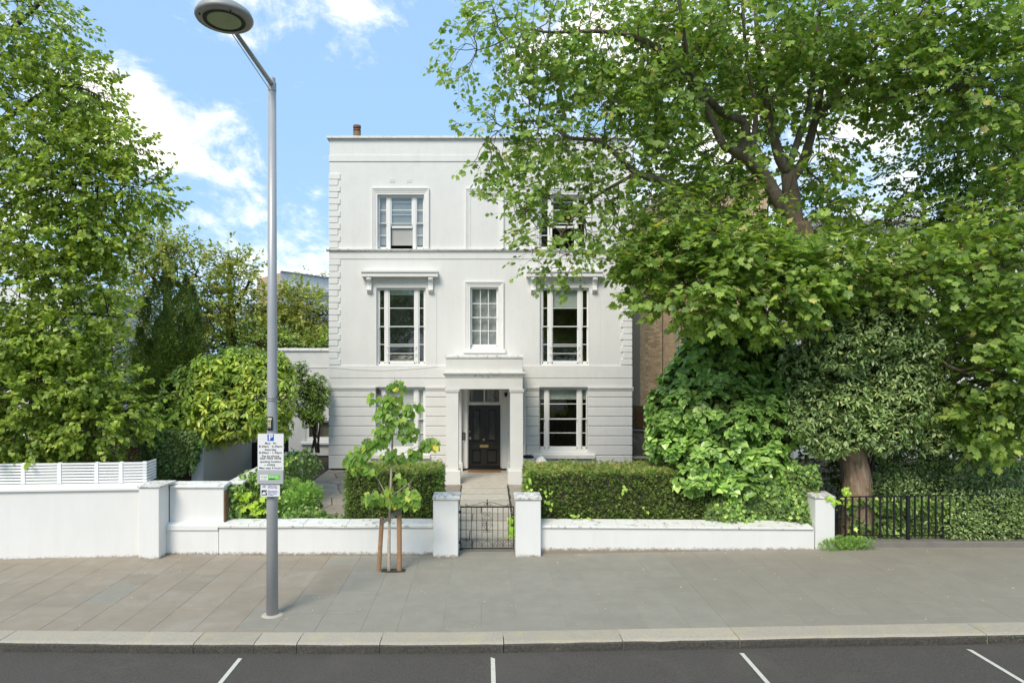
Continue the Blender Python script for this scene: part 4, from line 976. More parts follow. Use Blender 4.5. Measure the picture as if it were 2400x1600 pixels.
# number plate
PL = LY - .092
build('number_plate', MB().box(X(626, PL), X(638.8, PL), PL - .004, PL + .01, Z(1008, PL), Z(976.2, PL)), m_ink, lp, bevel=.002)
npo = [o for o in lp.children if o.name.startswith('number_plate')][0]
for i, ch_ in enumerate('013'):
    cz = Z(987 + i * 6.2, PL); cx_ = X(631.3, PL)
    build('digit_tile', MB().box(cx_ - .024, cx_ + .024, PL - .006, PL - .004, cz - .018, cz + .018), M('digit_yellow', (.68, .66, .45), .5, None) if i == 0 else bpy.data.materials['digit_yellow'], npo)
    ob = text('digit', ch_, .05, (0, 0, 0), m_ink, None, bold=.002)
    v = np.array([w_.co[:] for w_ in ob.data.vertices]); cxm, czm = (v[:, 0].min() + v[:, 0].max()) / 2, (v[:, 2].min() + v[:, 2].max()) / 2
    rot = Matrix.Translation(Vector((cx_, PL - .0075, cz)) - lp.location) @ Matrix.Rotation(PI / 2, 4, 'Y') @ Matrix.Translation((-cxm, 0, -czm))
    ob.data.transform(rot); ob.parent = npo
build('strap', MB().box(X(627.5, PL), X(637, PL), PL - .006, PL - .0045, Z(983.5, PL), Z(979, PL)), bpy.data.materials['digit_yellow'], npo)

SY = LY - .13
def plate(root, x0, x1, y0, y1, mat, thick, yf, rim=True, name='plate'):
    build(name, MB().box(X(x0, yf), X(x1, yf), yf, yf + thick, Z(y1, yf), Z(y0, yf)), mat, root, bevel=.003)
    if rim:
        a, b, c, d = X(x0, yf), X(x1, yf), Z(y1, yf), Z(y0, yf); w_ = .0035
        build('rim', MB().box(a, b, yf - .0012, yf, d - w_, d).box(a, b, yf - .0012, yf, c, c + w_).box(a, a + w_, yf - .0012, yf, c + w_, d - w_).box(b - w_, b, yf - .0012, yf, c + w_, d - w_), m_ltxt, root)
s1 = thing('parking_sign', 'white parking sign with blue P and black pay by phone times on the lamp post', 'parking sign', (X(634, SY), SY, Z(1058, SY)))
plate(s1, 603.6, 665, 1015.2, 1101.2, m_sign, .006, SY, name='sign_plate')
build('clip', MB().box(LX - .03, LX + .03, SY + .007, LY - .07, Z(1040, SY), Z(1034, SY)).box(LX - .03, LX + .03, SY + .007, LY - .07, Z(1090, SY), Z(1084, SY)), m_chrome, s1)
bp = build('parking_symbol', MB().box(X(627, SY), X(641.8, SY), SY - .0016, SY, Z(1032.6, SY), Z(1017.3, SY)), m_blue, s1)
text('letter_p', 'P', .125, (X(634.4, SY), SY - .0024, Z(1030.4, SY)), m_sign, bp, bold=.004)
for body, py_, sz in (('Mon · Fri', 1038.6, .042), ('8.30am · 6.30pm', 1045.8, .042), ('Saturday', 1053.4, .042), ('8.30am · 1.30pm', 1060.4, .042), ('Pay by phone', 1068.4, .042), ('020 7023 9078', 1074.0, .042), ('quoting location', 1081.4, .042), ('~ 97905', 1089.4, .039), ('Max stay 4 hours', 1096.4, .042)):
    ox = -2 if '97905' in body else 0
    t_ = text('lettering', body, sz, (X(634.2 + ox, SY), SY - .001, Z(py_ + 1.9, SY)), m_ink, s1, bold=.0007)
    xs_ = [v.co.x for v in t_.data.vertices]; wd = max(xs_) - min(xs_)
    tgt = {'Mon · Fri': 26, '8.30am · 6.30pm': 54.5, 'Saturday': 27.5, '8.30am · 1.30pm': 53.5, 'Pay by phone': 40, '020 7023 9078': 49.5, 'quoting location': 49, '~ 97905': 25.5, 'Max stay 4 hours': 53}[body] * SY / FPX
    cx_ = (max(xs_) + min(xs_)) / 2
    for v in t_.data.vertices: v.co.x = cx_ + (v.co.x - cx_) * tgt / wd
s2 = thing('parking_sign', 'grey box with a green and white sticker below the pay by phone plate', 'sign box', (X(633, SY), SY, Z(1118, SY)))
build('box', MB().box(X(602, SY - .02), X(663.8, SY - .02), SY - .02, SY + .03, Z(1134, SY - .02), Z(1102, SY - .02)), m_signgrey, s2, bevel=.004)
yb_ = SY - .0205
st_ = build('sticker', MB().box(X(609.2, yb_), X(628, yb_), yb_ - .001, yb_, Z(1124.6, yb_), Z(1112, yb_)), m_sign, s2)
build('green_sticker', MB().box(X(628, yb_), X(656.8, yb_), yb_ - .001, yb_, Z(1124.2, yb_), Z(1112.2, yb_)), m_green, s2)
build('sticker_logo', MB().box(X(611.5, yb_), X(616.5, yb_), yb_ - .002, yb_ - .001, Z(1119, yb_), Z(1114.4, yb_)), m_pgreen, st_)
for k_ in range(2): build('sticker_line', MB().box(X(617.5, yb_), X(626, yb_), yb_ - .002, yb_ - .001, Z(1116.8 + k_ * 2.4, yb_), Z(1115.6 + k_ * 2.4, yb_)), m_ltxt, st_)
for k_ in range(4): build('sticker_line', MB().box(X(612.5 + k_ * 3.4, yb_), X(614 + k_ * 3.4, yb_), yb_ - .002, yb_ - .001, Z(1122.8, yb_), Z(1121.6, yb_)), m_ltxt, st_)
text('lettering', 'Park & Pay using', .019, (X(630, yb_), yb_ - .002, Z(1116.4, yb_)), m_sign, s2, align='LEFT', bold=.0006, xs=1.05)
text('lettering', 'the phone app', .019, (X(630, yb_), yb_ - .002, Z(1119.4, yb_)), m_sign, s2, align='LEFT', bold=.0006, xs=1.3)
build('sticker_bar', MB().box(X(630, yb_), X(645, yb_), yb_ - .002, yb_ - .001, Z(1122.8, yb_), Z(1120.6, yb_)), m_ink, s2)
s3 = thing('charging_sign', 'small white electric vehicle charging sign lowest on the lamp post', 'sign', (X(633, SY), SY, Z(1149, SY)))
plate(s3, 610.2, 656.2, 1134.6, 1163.2, m_sign, .005, SY, name='sign_plate')
text('lettering', 'AR', .04, (X(618.8, SY), SY - .001, Z(1141.8, SY)), m_ltb, s3, bold=.001)
for k_, ln in enumerate(('This lamp column is', 'fitted with a charger', 'for an electric vehicle')): text('lettering', ln, .0165, (X(628, SY), SY - .001, Z(1138.8 + k_ * 2.5, SY)), m_ltb, s3, align='LEFT', bold=.0003)
for k_, ln in enumerate(('Please keep this', 'space free for an', 'electric vehicle', 'to charge')): text('lettering', ln, .022, (X(628, SY), SY - .001, Z(1151.0 + k_ * 3.1, SY)), m_ltb, s3, align='LEFT', bold=.0004)
build('car_panel', MB().box(X(613, SY), X(625.8, SY), SY - .001, SY, Z(1160, SY), Z(1148, SY)), m_ink, s3)
cY = SY - .0012
build('car_symbol', MB().prism([(X(a, cY), cY, Z(b, cY)) for a, b in ((614.4, 1158), (614.4, 1155), (615.8, 1154), (616.8, 1151.6), (620.6, 1151.6), (621.6, 1154), (622.8, 1155), (622.8, 1158))], (0, -.0008, 0)).box(X(623, cY), X(624.6, cY), cY - .0008, cY, Z(1155, cY), Z(1150, cY)), m_sign, s3)

# --- stakes and straps of the street sapling
KY = 12.6
def stake(p0, p1, r, label):
    o = thing('tree_stake', label, 'tree stake', (p0[0], p0[1], 0), 'wooden stakes of the street sapling')
    build('post', MB().tube([p0, Vector(p0).lerp(Vector(p1), .98), p1], [r, r * .98, r * .85], 12, jit=.06), m_wood, o)
    return o
stake(at(887.4, 1336, KY) + Vector((0, 0, -.05)), at(895.4, 1210.5, KY - .03), .042, 'left wooden stake, the shorter one leaning inward beside the sapling')
stake(at(936.5, 1334, KY + .03) + Vector((0, 0, -.05)), at(935.6, 1189.5, KY + .03), .046, 'right wooden stake, the taller upright one beside the sapling')
def strap(pts, w_, label):
    mb = MB()
    for i, p in enumerate(pts):
        mb.v += [(p[0], p[1] - .004, p[2] - w_ / 2), (p[0], p[1] - .004, p[2] + w_ / 2), (p[0], p[1] + .004, p[2] + w_ / 2), (p[0], p[1] + .004, p[2] - w_ / 2)]
    for i in range(len(pts) - 1):
        for k in range(4): mb.f.append((i * 4 + k, i * 4 + (k + 1) % 4, (i + 1) * 4 + (k + 1) % 4, (i + 1) * 4 + k))
    mb.f += [(3, 2, 1, 0), tuple(len(pts) * 4 - 4 + k for k in range(4))]
    o = build('tree_strap', mb, m_woodgrey, loc=pts[0], bevel=.002); tagp(o, label, 'strap', 'straps holding the sapling')
strap([at(889.8, 1222, KY - .085), at(897, 1223.5, KY - .09), at(906, 1217, KY - .075), at(916.5, 1215.5, KY - .055), at(917, 1213, KY)], .075, 'grey tie strap from the sapling stem to the shorter stake')
strap([at(941.2, 1197, KY - .02), at(938, 1199, KY - .03), at(930, 1202, KY - .04), at(920, 1207, KY - .05), at(912.8, 1212, KY - .05), at(913, 1216, KY)], .085, 'grey tie strap from the sapling stem to the taller stake')
# rubbish bags by the porch
def blob(name, c, r, mat, label, cat, seed, sub=3, amp=.25, fr=2.2, group=None, parent=None):
    bm = bmesh.new(); bmesh.ops.create_icosphere(bm, subdivisions=sub, radius=1)
    for v in bm.verts:
        n_ = mnoise.noise(v.co * fr + Vector((seed, 0, 0))) + .4 * mnoise.noise(v.co * fr * 3 + Vector((0, seed, 0)))
        v.co *= 1 + amp * n_; v.co.z = max(v.co.z, -.8)
        v.co = Vector((v.co.x * r[0], v.co.y * r[1], v.co.z * r[2]))
    me = bpy.data.meshes.new(name); bm.to_mesh(me); bm.free(); me.materials.append(mat); me.polygons.foreach_set('use_smooth', [True] * len(me.polygons))
    o = link(name, me, parent); o.location = c; return tagp(o, label, cat, group)
BY = 20.4
blob('rubbish_bag', at(1268, 1087, BY), (.19, .17, .22), m_bag, 'tied white rubbish bag under the right window sill', 'rubbish bag', 1, amp=.2, group='rubbish bags beside the porch')
blob('rubbish_bag', at(1243, 1092, BY - .1), (.20, .18, .20), m_bagc, 'pale bag of rubbish under the navy cloth beside the porch pillar', 'rubbish bag', 5, group='rubbish bags beside the porch')
blob('rubbish_bag', at(1233, 1112, BY - .7), (.10, .14, .22), m_bagc, 'clear bag of mixed rubbish between porch plinth and hedge', 'rubbish bag', 9, group='rubbish bags beside the porch')
blob('cloth_bundle', at(1238, 1070, BY - .1), (.16, .13, .055), m_navy, 'navy cloth bundle lying on top of a pale rubbish bag', 'cloth', 14, amp=.3)

# =================================================================== BUILDINGS AND WALLS BEHIND
def brick_rows(root, x0, x1, z0, z1, y, mat, maxn, yfun=None):
    "single bricks in stretcher bond, shared meshes"
    BL, BH, J = .215, .065, .010
    me = bpy.data.meshes.new('brick'); b = MB().box(0, BL, -.012, .04, 0, BH); me.from_pydata(b.v, [], b.f); me.materials.append(mat)
    n = 0; r = 0; z = z0
    while z + BH <= z1 and n < maxn:
        xx = x0 - (BL / 2 if r % 2 else 0)
        while xx < x1 - .03:
            a, b_ = max(xx, x0), min(xx + BL, x1)
            if b_ - a > .03:
                o = bpy.data.objects.new('brick', me); COL.objects.link(o); o.parent = root
                o.location = Vector((a, y + random.uniform(-.004, .004), z)) - root.location; o.scale.x = (b_ - a) / BL; n += 1
            xx += BL + J
        z += BH + J; r += 1
    return n
# brick rear wing of the right-hand neighbour
BYW = 27.0
nb = thing('brick_house', 'yellow stock brick neighbour house behind the sycamore with a grey downpipe', 'house', (X(1700, BYW), BYW, .3))
zt0_ = Z(452, BYW)
mb = MB()
mb.hexa([(X(1553, BYW), BYW, 0), (X(1800, BYW), BYW, 0), (X(1800, BYW), BYW + 9, 0), (X(1553, BYW), BYW + 9, 0)], [(X(1553, BYW), BYW, zt0_), (X(1800, BYW), BYW, zt0_ + .8), (X(1800, BYW), BYW + 9, zt0_ + .8), (X(1553, BYW), BYW + 9, zt0_)])
build('wall', mb, m_brickm, nb)
# far courses stand proud as one mass of bricks
bm_ = MB(); rr = 0; z = .3
while z < Z(640, BYW):
    xx = X(1553, BYW) - (.11 if rr % 2 else 0)
    while xx < X(1640, BYW):
        a = max(xx, X(1553, BYW)); bm_.box(a, min(xx + .215, X(1640, BYW)), BYW - .014, BYW, z, z + .062); xx += .228
    z += .075; rr += 1
build('brickwork', bm_, m_brickm, nb, kind='stuff')
build('coping', MB().hexa([(X(1549, BYW), BYW - .08, zt0_), (X(1802, BYW), BYW - .08, zt0_ + .8), (X(1802, BYW), BYW + .3, zt0_ + .8), (X(1549, BYW), BYW + .3, zt0_)], [(X(1549, BYW), BYW - .08, zt0_ + .1), (X(1802, BYW), BYW - .08, zt0_ + .9), (X(1802, BYW), BYW + .3, zt0_ + .9), (X(1549, BYW), BYW + .3, zt0_ + .1)]), m_lead, nb)
wn_ = build('window', MB().box(X(1574, BYW), X(1578, BYW), BYW - .06, BYW - .015, Z(726, BYW), Z(676, BYW)).box(X(1578, BYW), X(1585, BYW), BYW - .06, BYW - .015, Z(726, BYW), Z(722, BYW)).box(X(1585, BYW), X(1588, BYW), BYW - .06, BYW - .015, Z(726, BYW), Z(676, BYW)), m_sash, nb)
build('pane', MB().box(X(1578, BYW), X(1585, BYW), BYW - .03, BYW - .02, Z(722, BYW), Z(676, BYW)), m_blindg, wn_)
build('downpipe', MB().tube([(X(1587, 26.85), 26.85, z_) for z_ in (.4, 3, 5, Z(735, 26.85))], .05, 10), m_lead, nb)
wg = thing('brick_wing', 'narrow stock brick rear wing with a buttress beside the brown fence', 'extension', (X(1525, 26.6), 26.6, .3))
build('mortar_core', MB().box(X(1501, 26.6), X(1552, 26.6), 26.62, 28.5, .2, Z(716, 26.6)), m_mortar, wg)
random.seed(8)
brick_rows(wg, X(1512, 26.6), X(1551.5, 26.6), Z(950, 26.6), Z(717, 26.6), 26.6, m_brick, 290)
bt = MB(); z = Z(950, 26.5)
while z < Z(718, 26.5): bt.box(X(1500.5, 26.5), X(1512, 26.5), 26.48 + random.uniform(0, .01), 26.66, z, z + .062); z += .075
build('buttress', bt, m_brickm, wg, kind='stuff')
build('coping', MB().box(X(1499, 26.5), X(1514, 26.5), 26.4, 26.8, Z(718, 26.5), Z(714, 26.5)), m_lead, wg)
# tall pale building in the gap
tb = thing('pale_house', 'tall cream building glimpsed in the gap right of the villa', 'house', (X(1490, 36), 36, .3))
build('wall', MB().box(X(1455, 36), X(1516, 36), 36, 42, 0, Z(640, 36)), M('cream_render', (.88, .86, .76), .8, (2, .05), (40, .2)), tb)
build('roof', MB().hexa([(X(1450, 36), 35.7, Z(638, 36)), (X(1516, 36), 35.7, Z(638, 36)), (X(1516, 36), 42, Z(638, 36)), (X(1450, 36), 42, Z(638, 36))], [(X(1462, 36), 37.5, Z(612, 36)), (X(1504, 36), 37.5, Z(612, 36)), (X(1504, 36), 41, Z(612, 36)), (X(1462, 36), 41, Z(612, 36))]), m_slate, tb)
w2 = build('window', MB().box(X(1486, 35.95), X(1494, 35.95), 35.93, 36, Z(856, 36), Z(828, 36)), m_sash, tb)
for k_ in range(3): build('pane', MB().box(X(1487.5, 35.9), X(1492.5, 35.9), 35.91, 35.93, Z(854 - k_ * 9, 36), Z(848 - k_ * 9, 36)), m_lead, w2)
build('ledge', MB().box(X(1455, 35.8), X(1502, 35.8), 35.7, 36, Z(805, 36), Z(800, 36)), m_lead, tb)
build('ledge', MB().box(X(1455, 35.8), X(1502, 35.8), 35.7, 36, Z(902, 36), Z(888, 36)), m_extw, tb)
# brown fence and grey wall below it at the side passage
fc = thing('panel_fence', 'brown lapped wooden fence panel above the grey wall right of the villa', 'fence', (X(1505, 24), 24, 1.5))
zz0, zz1 = 1.45, Z(950, 24)
for i in range(9):
    a = zz0 + (zz1 - zz0) * i / 9
    build('slat', MB().hexa([(X(1470, 24), 24.03, a), (X(1560, 24), 23.2, a), (X(1560, 24), 23.22, a), (X(1470, 24), 24.05, a)], [(X(1470, 24), 24.0, a + .105), (X(1560, 24), 23.17, a + .1), (X(1560, 24), 23.2, a + .1), (X(1470, 24), 24.03, a + .105)]), m_fence, fc)
for pxx in (1484, 1505, 1530): xx = X(pxx, 23.9); yy = 24 - (xx - X(1470, 24)) / (X(1560, 24) - X(1470, 24)) * .83; build('batten', MB().box(xx - .03, xx + .03, yy - .06, yy - .02, zz0, zz1 + .05), m_fence, fc)
gw = thing('passage_wall', 'mottled grey rendered wall in the side passage below the brown fence', 'wall', (X(1505, 23.8), 23.8, .3))
build('wall_body', MB().hexa([(X(1470, 24), 24.0, 0), (X(1600, 24), 22.8, 0), (X(1600, 24), 23.0, 0), (X(1470, 24), 24.2, 0)], [(X(1470, 24), 24.0, 1.42), (X(1600, 24), 22.8, 1.42), (X(1600, 24), 23.0, 1.42), (X(1470, 24), 24.2, 1.42)]), M('mottled_wall', (.20, .18, .15), .9, (5, .25), (20, .8), second=((.36, .35, .33), 3, .55, .12, .7), third=((.07, .07, .05), 6, .6, .1, .7)), gw)
build('coping', MB().hexa([(X(1470, 24), 23.9, 1.425), (X(1600, 24), 22.7, 1.425), (X(1600, 24), 23.1, 1.425), (X(1470, 24), 24.3, 1.425)], [(X(1470, 24), 23.9, 1.46), (X(1600, 24), 22.7, 1.46), (X(1600, 24), 23.1, 1.46), (X(1470, 24), 24.3, 1.46)]), m_lead, gw)
bs = thing('brick_step', 'low red brick kerb wall beyond the right hedge', 'wall', (X(1530, 22), 22, .4))
build('cap_slab', MB().box(X(1482, 22), X(1600, 22), 21.9, 22.2, Z(1074, 22), Z(1070.5, 22)), m_crazy, bs)
random.seed(4)
brick_rows(bs, X(1482, 22), X(1590, 22), .42, Z(1074, 22) + .01, 21.98, M('red_brick', (.20, .11, .07), .9, (30, .3), (60, .8), orand=.3), 40)
# white neighbour on the right, behind the tree
WY = 24.5
wh = thing('white_house', 'white rendered house with parapet hidden behind the right hand trees', 'house', (X(2200, WY), WY, .3))
wx = lambda p: X(p, WY); wz = lambda p: Z(p, WY)
wins = [(wx(2068), wx(2150), wz(790), wz(640)), (wx(2290), wx(2370), wz(790), wz(640)), (wx(2068), wx(2150), wz(1040), wz(880)), (wx(1935), wx(1985), wz(790), wz(640))]
mbx = wall_front(MB(), wx(1860), wx(2700), 0, wz(520), WY, wins, .2)
mbx.poly([(wx(1860), WY, 0), (wx(1860), WY, wz(520)), (wx(1860), WY + 9, wz(520)), (wx(1860), WY + 9, 0)])
build('wall', mbx, m_render, wh)
build('cornice', MB().profile([(WY, wz(530)), (WY - .15, wz(532)), (WY - .12, wz(537)), (WY, wz(541))], wx(1856), wx(2700)), m_trim, wh)
build('coping', MB().box(wx(1854), wx(2700), WY - .2, WY + .3, wz(520), wz(514)), m_weath, wh)
for (a, b, c, d) in wins:
    w_ = build('window', MB().box(a, a + .09, WY + .06, WY + .16, c, d).box(b - .09, b, WY + .06, WY + .16, c, d).box(a + .09, b - .09, WY + .06, WY + .16, c, c + .1).box(a + .09, b - .09, WY + .06, WY + .16, d - .08, d).box(a + .09, b - .09, WY + .08, WY + .14, (c + d) / 2 - .03, (c + d) / 2 + .03), m_sash, wh)
    build('pane', MB().box(a + .09, b - .09, WY + .12, WY + .124, c + .1, (c + d) / 2 - .03), m_glass, w_); build('pane', MB().box(a + .09, b - .09, WY + .10, WY + .104, (c + d) / 2 + .03, d - .08), m_glass, w_)
    build('room', MB().box(a + .01, b - .01, WY + .21, WY + 1.6, c, d), m_room, w_)
build('dormer', MB().box(X(2254, 27), X(2290, 27), 27, 28.5, Z(520, 27), Z(462, 27)), m_lead, wh)
# far white house and its brick flank, left of the villa
fh = thing('far_house', 'distant white house with oblique parapet and brick flank seen above the garden trees', 'house', (-11, 39, .3))
c0, c1, c2 = Vector((X(602, 41), 41, 0)), Vector((X(657, 38), 38, 0)), Vector((X(800, 42), 42, 0))
ztp = Z(637, 38)
def upright(a, b, z0, z1, z0b=None, z1b=None): return [(a.x, a.y, z0), (b.x, b.y, z0), (b.x, b.y, z1b or z1), (a.x, a.y, z1)]
build('brick_flank', MB().poly(upright(c0, c1, 0, ztp - .05)), m_brickm, fh); build('front_wall', MB().poly(upright(c1, c2, 0, ztp)), m_render, fh)
dv = (c2 - c1).normalized(); nv = Vector((dv.y, -dv.x, 0)) * 1
for (za_, zb_, pr) in ((ztp - .9, ztp - .72, .22), (ztp - 1.05, ztp - .9, .12), (ztp, ztp + .06, .1)):
    o_ = nv * pr
    build('cornice', MB().hexa([(c1 + o_).to_tuple()[:2] + (za_,), (c2 + o_).to_tuple()[:2] + (za_,), c2.to_tuple()[:2] + (za_,), c1.to_tuple()[:2] + (za_,)], [(c1 + o_).to_tuple()[:2] + (zb_,), (c2 + o_).to_tuple()[:2] + (zb_,), c2.to_tuple()[:2] + (zb_,), c1.to_tuple()[:2] + (zb_,)]), m_trim if za_ < ztp else m_lead, fh)
for t_ in (.3, .62, .9):
    p_ = c1.lerp(c2, t_) + nv * .02; q_ = p_ + dv * .9
    wv = build('window', MB().prism([(p_.x, p_.y, 4.7), (q_.x, q_.y, 4.7), (q_.x, q_.y, 6.6), (p_.x, p_.y, 6.6)], nv * .05), m_sash, fh)
    p2, q2 = p_ + dv * .1 + nv * .055, q_ - dv * .1 + nv * .055
    build('pane', MB().prism([(p2.x, p2.y, 4.8), (q2.x, q2.y, 4.8), (q2.x, q2.y, 6.5), (p2.x, p2.y, 6.5)], nv * .01), m_lead, wv)
# white house glimpsed through the lime on the left
lh = thing('white_house', 'white house with dark windows glimpsed through the lime tree at far left', 'house', (X(60, 27), 27, .3))
build('wall', MB().box(X(-300, 27), X(150, 27), 27, 34, 0, Z(672, 27)), m_render, lh); build('cornice', MB().box(X(-305, 27), X(152, 27), 26.8, 27, Z(728, 27), Z(718, 27)), m_trim, lh)
for a in (20, 62, 92, -60):
    w_ = build('window', MB().box(X(a, 27), X(a + 22, 27), 26.96, 26.998, Z(790, 27), Z(733, 27)), m_sash, lh); build('pane', MB().box(X(a + 3, 27), X(a + 19, 27), 26.94, 26.958, Z(787, 27), Z(736, 27)), m_dark, w_)
# grey wall and black gate at the end of the neighbour's yard
yw = thing('yard_wall', 'tall plain grey rendered wall behind the ledge wall, under the glossy shrub', 'wall', (-6.4, 17, .2))
a0, a1 = Vector((X(476, 15.8), 15.8, 0)), Vector((X(590, 18), 18, 0))
z_a, z_b = Z(1044, 15.8), Z(1019, 18)
build('wall_body', MB().hexa([(a0.x - .25, a0.y, -.0), (a0.x, a0.y, 0), (a1.x, a1.y, 0), (a1.x - .25, a1.y, 0)], [(a0.x - .25, a0.y, z_a), (a0.x, a0.y, z_a), (a1.x, a1.y, z_b), (a1.x - .25, a1.y, z_b)]), m_greywall, yw)
build('end_face', MB().box(a0.x - .26, a0.x + .01, a0.y - .02, a0.y - .001, 0, z_a), m_trim, yw)
build('coping', MB().hexa([(a0.x - .28, a0.y, z_a), (a0.x + .03, a0.y, z_a), (a1.x + .03, a1.y, z_b), (a1.x - .28, a1.y, z_b)], [(a0.x - .28, a0.y, z_a + .04), (a0.x + .03, a0.y, z_a + .04), (a1.x + .03, a1.y, z_b + .04), (a1.x - .28, a1.y, z_b + .04)]), m_cap, yw)
bg_ = thing('side_gate', 'black boarded side gate half hidden behind the parking sign', 'gate', (X(633, 18.1), 18.1, .3))
for i in range(8):
    a = 590 + i * 10.8; build('board', MB().box(X(a, 18.1), X(a + 10.3, 18.1), 18.1, 18.13, .3, Z(1036 - i * 1.6, 18.1)), m_rubber, bg_, bevel=.004)
# dark brick wall low behind the lime
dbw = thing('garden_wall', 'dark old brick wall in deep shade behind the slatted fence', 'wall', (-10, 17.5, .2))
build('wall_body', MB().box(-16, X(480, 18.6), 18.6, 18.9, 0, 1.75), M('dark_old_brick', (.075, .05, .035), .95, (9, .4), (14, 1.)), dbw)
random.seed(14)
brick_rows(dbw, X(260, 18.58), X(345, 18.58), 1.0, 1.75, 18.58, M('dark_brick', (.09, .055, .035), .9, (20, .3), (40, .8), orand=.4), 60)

# =================================================================== VEGETATION
def T(out, fold=-.08, c=(.45, 0)):
    "leaf template: outline in the xy plane fanned about its midrib, gently folded and tip-drooped"
    v = [(c[0], c[1], fold)] + [(x, y, -.10 * x * x) for x, y in out]
    n = len(out); f = [(0, 1 + i, 1 + (i + 1) % n) for i in range(n)]
    return np.array(v, float), np.array(f)
T_OVAL = T([(0, 0), (.3, -.26), (.65, -.24), (1, 0), (.65, .24), (.3, .26)])
T_LANCE = T([(0, 0), (.3, -.15), (.7, -.15), (1, 0), (.7, .15), (.3, .15)], -.05)
T_HEART = T([(.04, 0), (-.06, -.22), (.12, -.44), (.42, -.42), (.75, -.2), (1.02, 0), (.75, .2), (.42, .42), (.12, .44), (-.06, .22)])
T_IVY = T([(0, 0), (-.08, -.35), (.25, -.30), (.38, -.48), (.6, -.2), (1, 0), (.6, .2), (.38, .48), (.25, .30), (-.08, .35)])
T_SYC = T([(0, 0), (-.04, -.20), (.04, -.46), (.22, -.34), (.42, -.60), (.52, -.44), (.72, -.44), (.66, -.22), (.82, -.16), (1.05, 0), (.82, .16), (.66, .22), (.72, .44), (.52, .44), (.42, .60), (.22, .34), (.04, .46), (-.04, .20)], -.07, (.28, 0))
T_DIA = (np.array([(0, 0, 0), (.5, -.3, -.03), (1, 0, -.08), (.5, .3, .03)], float), np.array([(0, 1, 2), (0, 2, 3)]))
T_SPRIG = (np.array([(0, 0, 0), (.55, -.10, .02), (1, 0, -.05), (.55, .10, .02), (.25, 0, 0), (.75, -.38, .0), (.85, -.28, .02), (.25, 0, 0), (.75, .38, 0), (.85, .28, .02)], float), np.array([(0, 1, 2), (0, 2, 3), (4, 5, 6), (7, 9, 8)]))

def nrm(a): return a / np.maximum(np.linalg.norm(a, axis=-1, keepdims=True), 1e-9)
def rv(n, s=1.): return RNG.normal(0, s, (n, 3))
def tri_mesh(name, V, F, mat, parent=None, rnd=None, kind='stuff', label=None):
    off = np.array(base_loc(parent)) if parent else np.zeros(3)
    me = bpy.data.meshes.new(name); me.vertices.add(len(V)); me.vertices.foreach_set('co', (V - off).astype(np.float32).ravel())
    me.loops.add(F.size); me.loops.foreach_set('vertex_index', F.astype(np.int32).ravel())
    me.polygons.add(len(F)); me.polygons.foreach_set('loop_start', np.arange(0, F.size, F.shape[1], dtype=np.int32))
    if rnd is not None:
        at_ = me.attributes.new('rnd', 'FLOAT', 'POINT'); at_.data.foreach_set('value', rnd.astype(np.float32))
    me.materials.append(mat); me.update(calc_edges=True); me.validate()
    o = link(name, me, parent); return tagp(o, label=label, kind=kind)
def frames(t, n):
    t = nrm(t); b = np.cross(n, t); b = nrm(b); n2 = np.cross(t, b); return t, b, n2
def leaf_mass(name, P, Tt, Nn, S, tmpl, mat, parent, kind='stuff', rnd=None, ws=None):
    tv, tf = tmpl; t, b, n = frames(Tt, Nn); K = len(tv)
    W_ = np.ones(len(P)) if ws is None else ws
    V = P[:, None, :] + S[:, None, None] * (tv[None, :, 0:1] * t[:, None, :] + tv[None, :, 1:2] * W_[:, None, None] * b[:, None, :] + tv[None, :, 2:3] * n[:, None, :])
    F = (tf[None] + (np.arange(len(P)) * K)[:, None, None]).reshape(-1, 3)
    r = RNG.random(len(P)) if rnd is None else rnd
    return tri_mesh(name, V.reshape(-1, 3), F, mat, parent, np.repeat(r, K), kind)
def leaf_objs(name, P, Tt, Nn, S, tmpl, mat, parent):
    "single leaves as objects that share one mesh"
    key = 'leaf_' + mat.name; me = bpy.data.meshes.get(key)
    if me is None:
        me = bpy.data.meshes.new(key); me.from_pydata([tuple(v) for v in tmpl[0]], [], [tuple(map(int, f)) for f in tmpl[1]]); me.materials.append(mat)
    t, b, n = frames(Tt, Nn); L = base_loc(parent)
    for i in range(len(P)):
        o = bpy.data.objects.new(name, me); COL.objects.link(o); o.parent = parent
        m = Matrix.Identity(4)
        for r in range(3): m[r][0], m[r][1], m[r][2], m[r][3] = t[i, r] * S[i], b[i, r] * S[i], n[i, r] * S[i], P[i, r] - L[r]
        o.matrix_local = m
def foliage(P, Tt, Nn, S, tmpl, mat_m, mat_o, parent, nobj=300, name='leaves', rnd=None):
    "the nearest leaves in view become single parts, the rest one mass"
    px = VX + P[:, 0] / P[:, 1] * FPX; py = VY - (P[:, 2] - CH) / P[:, 1] * FPX
    ok = (px > 5) & (px < 2395) & (py > 5) & (py < 1590)
    score = np.where(ok, S / P[:, 1], 0) ; idx = np.argsort(-score)[:nobj] if nobj else np.array([], int)
    mask = np.ones(len(P), bool); mask[idx] = False
    leaf_objs('leaf', P[idx], Tt[idx], Nn[idx], S[idx], tmpl, mat_o, parent) if len(idx) else None
    return leaf_mass(name, P[mask], Tt[mask], Nn[mask], S[mask], tmpl, mat_m, parent, rnd=None if rnd is None else rnd[mask])
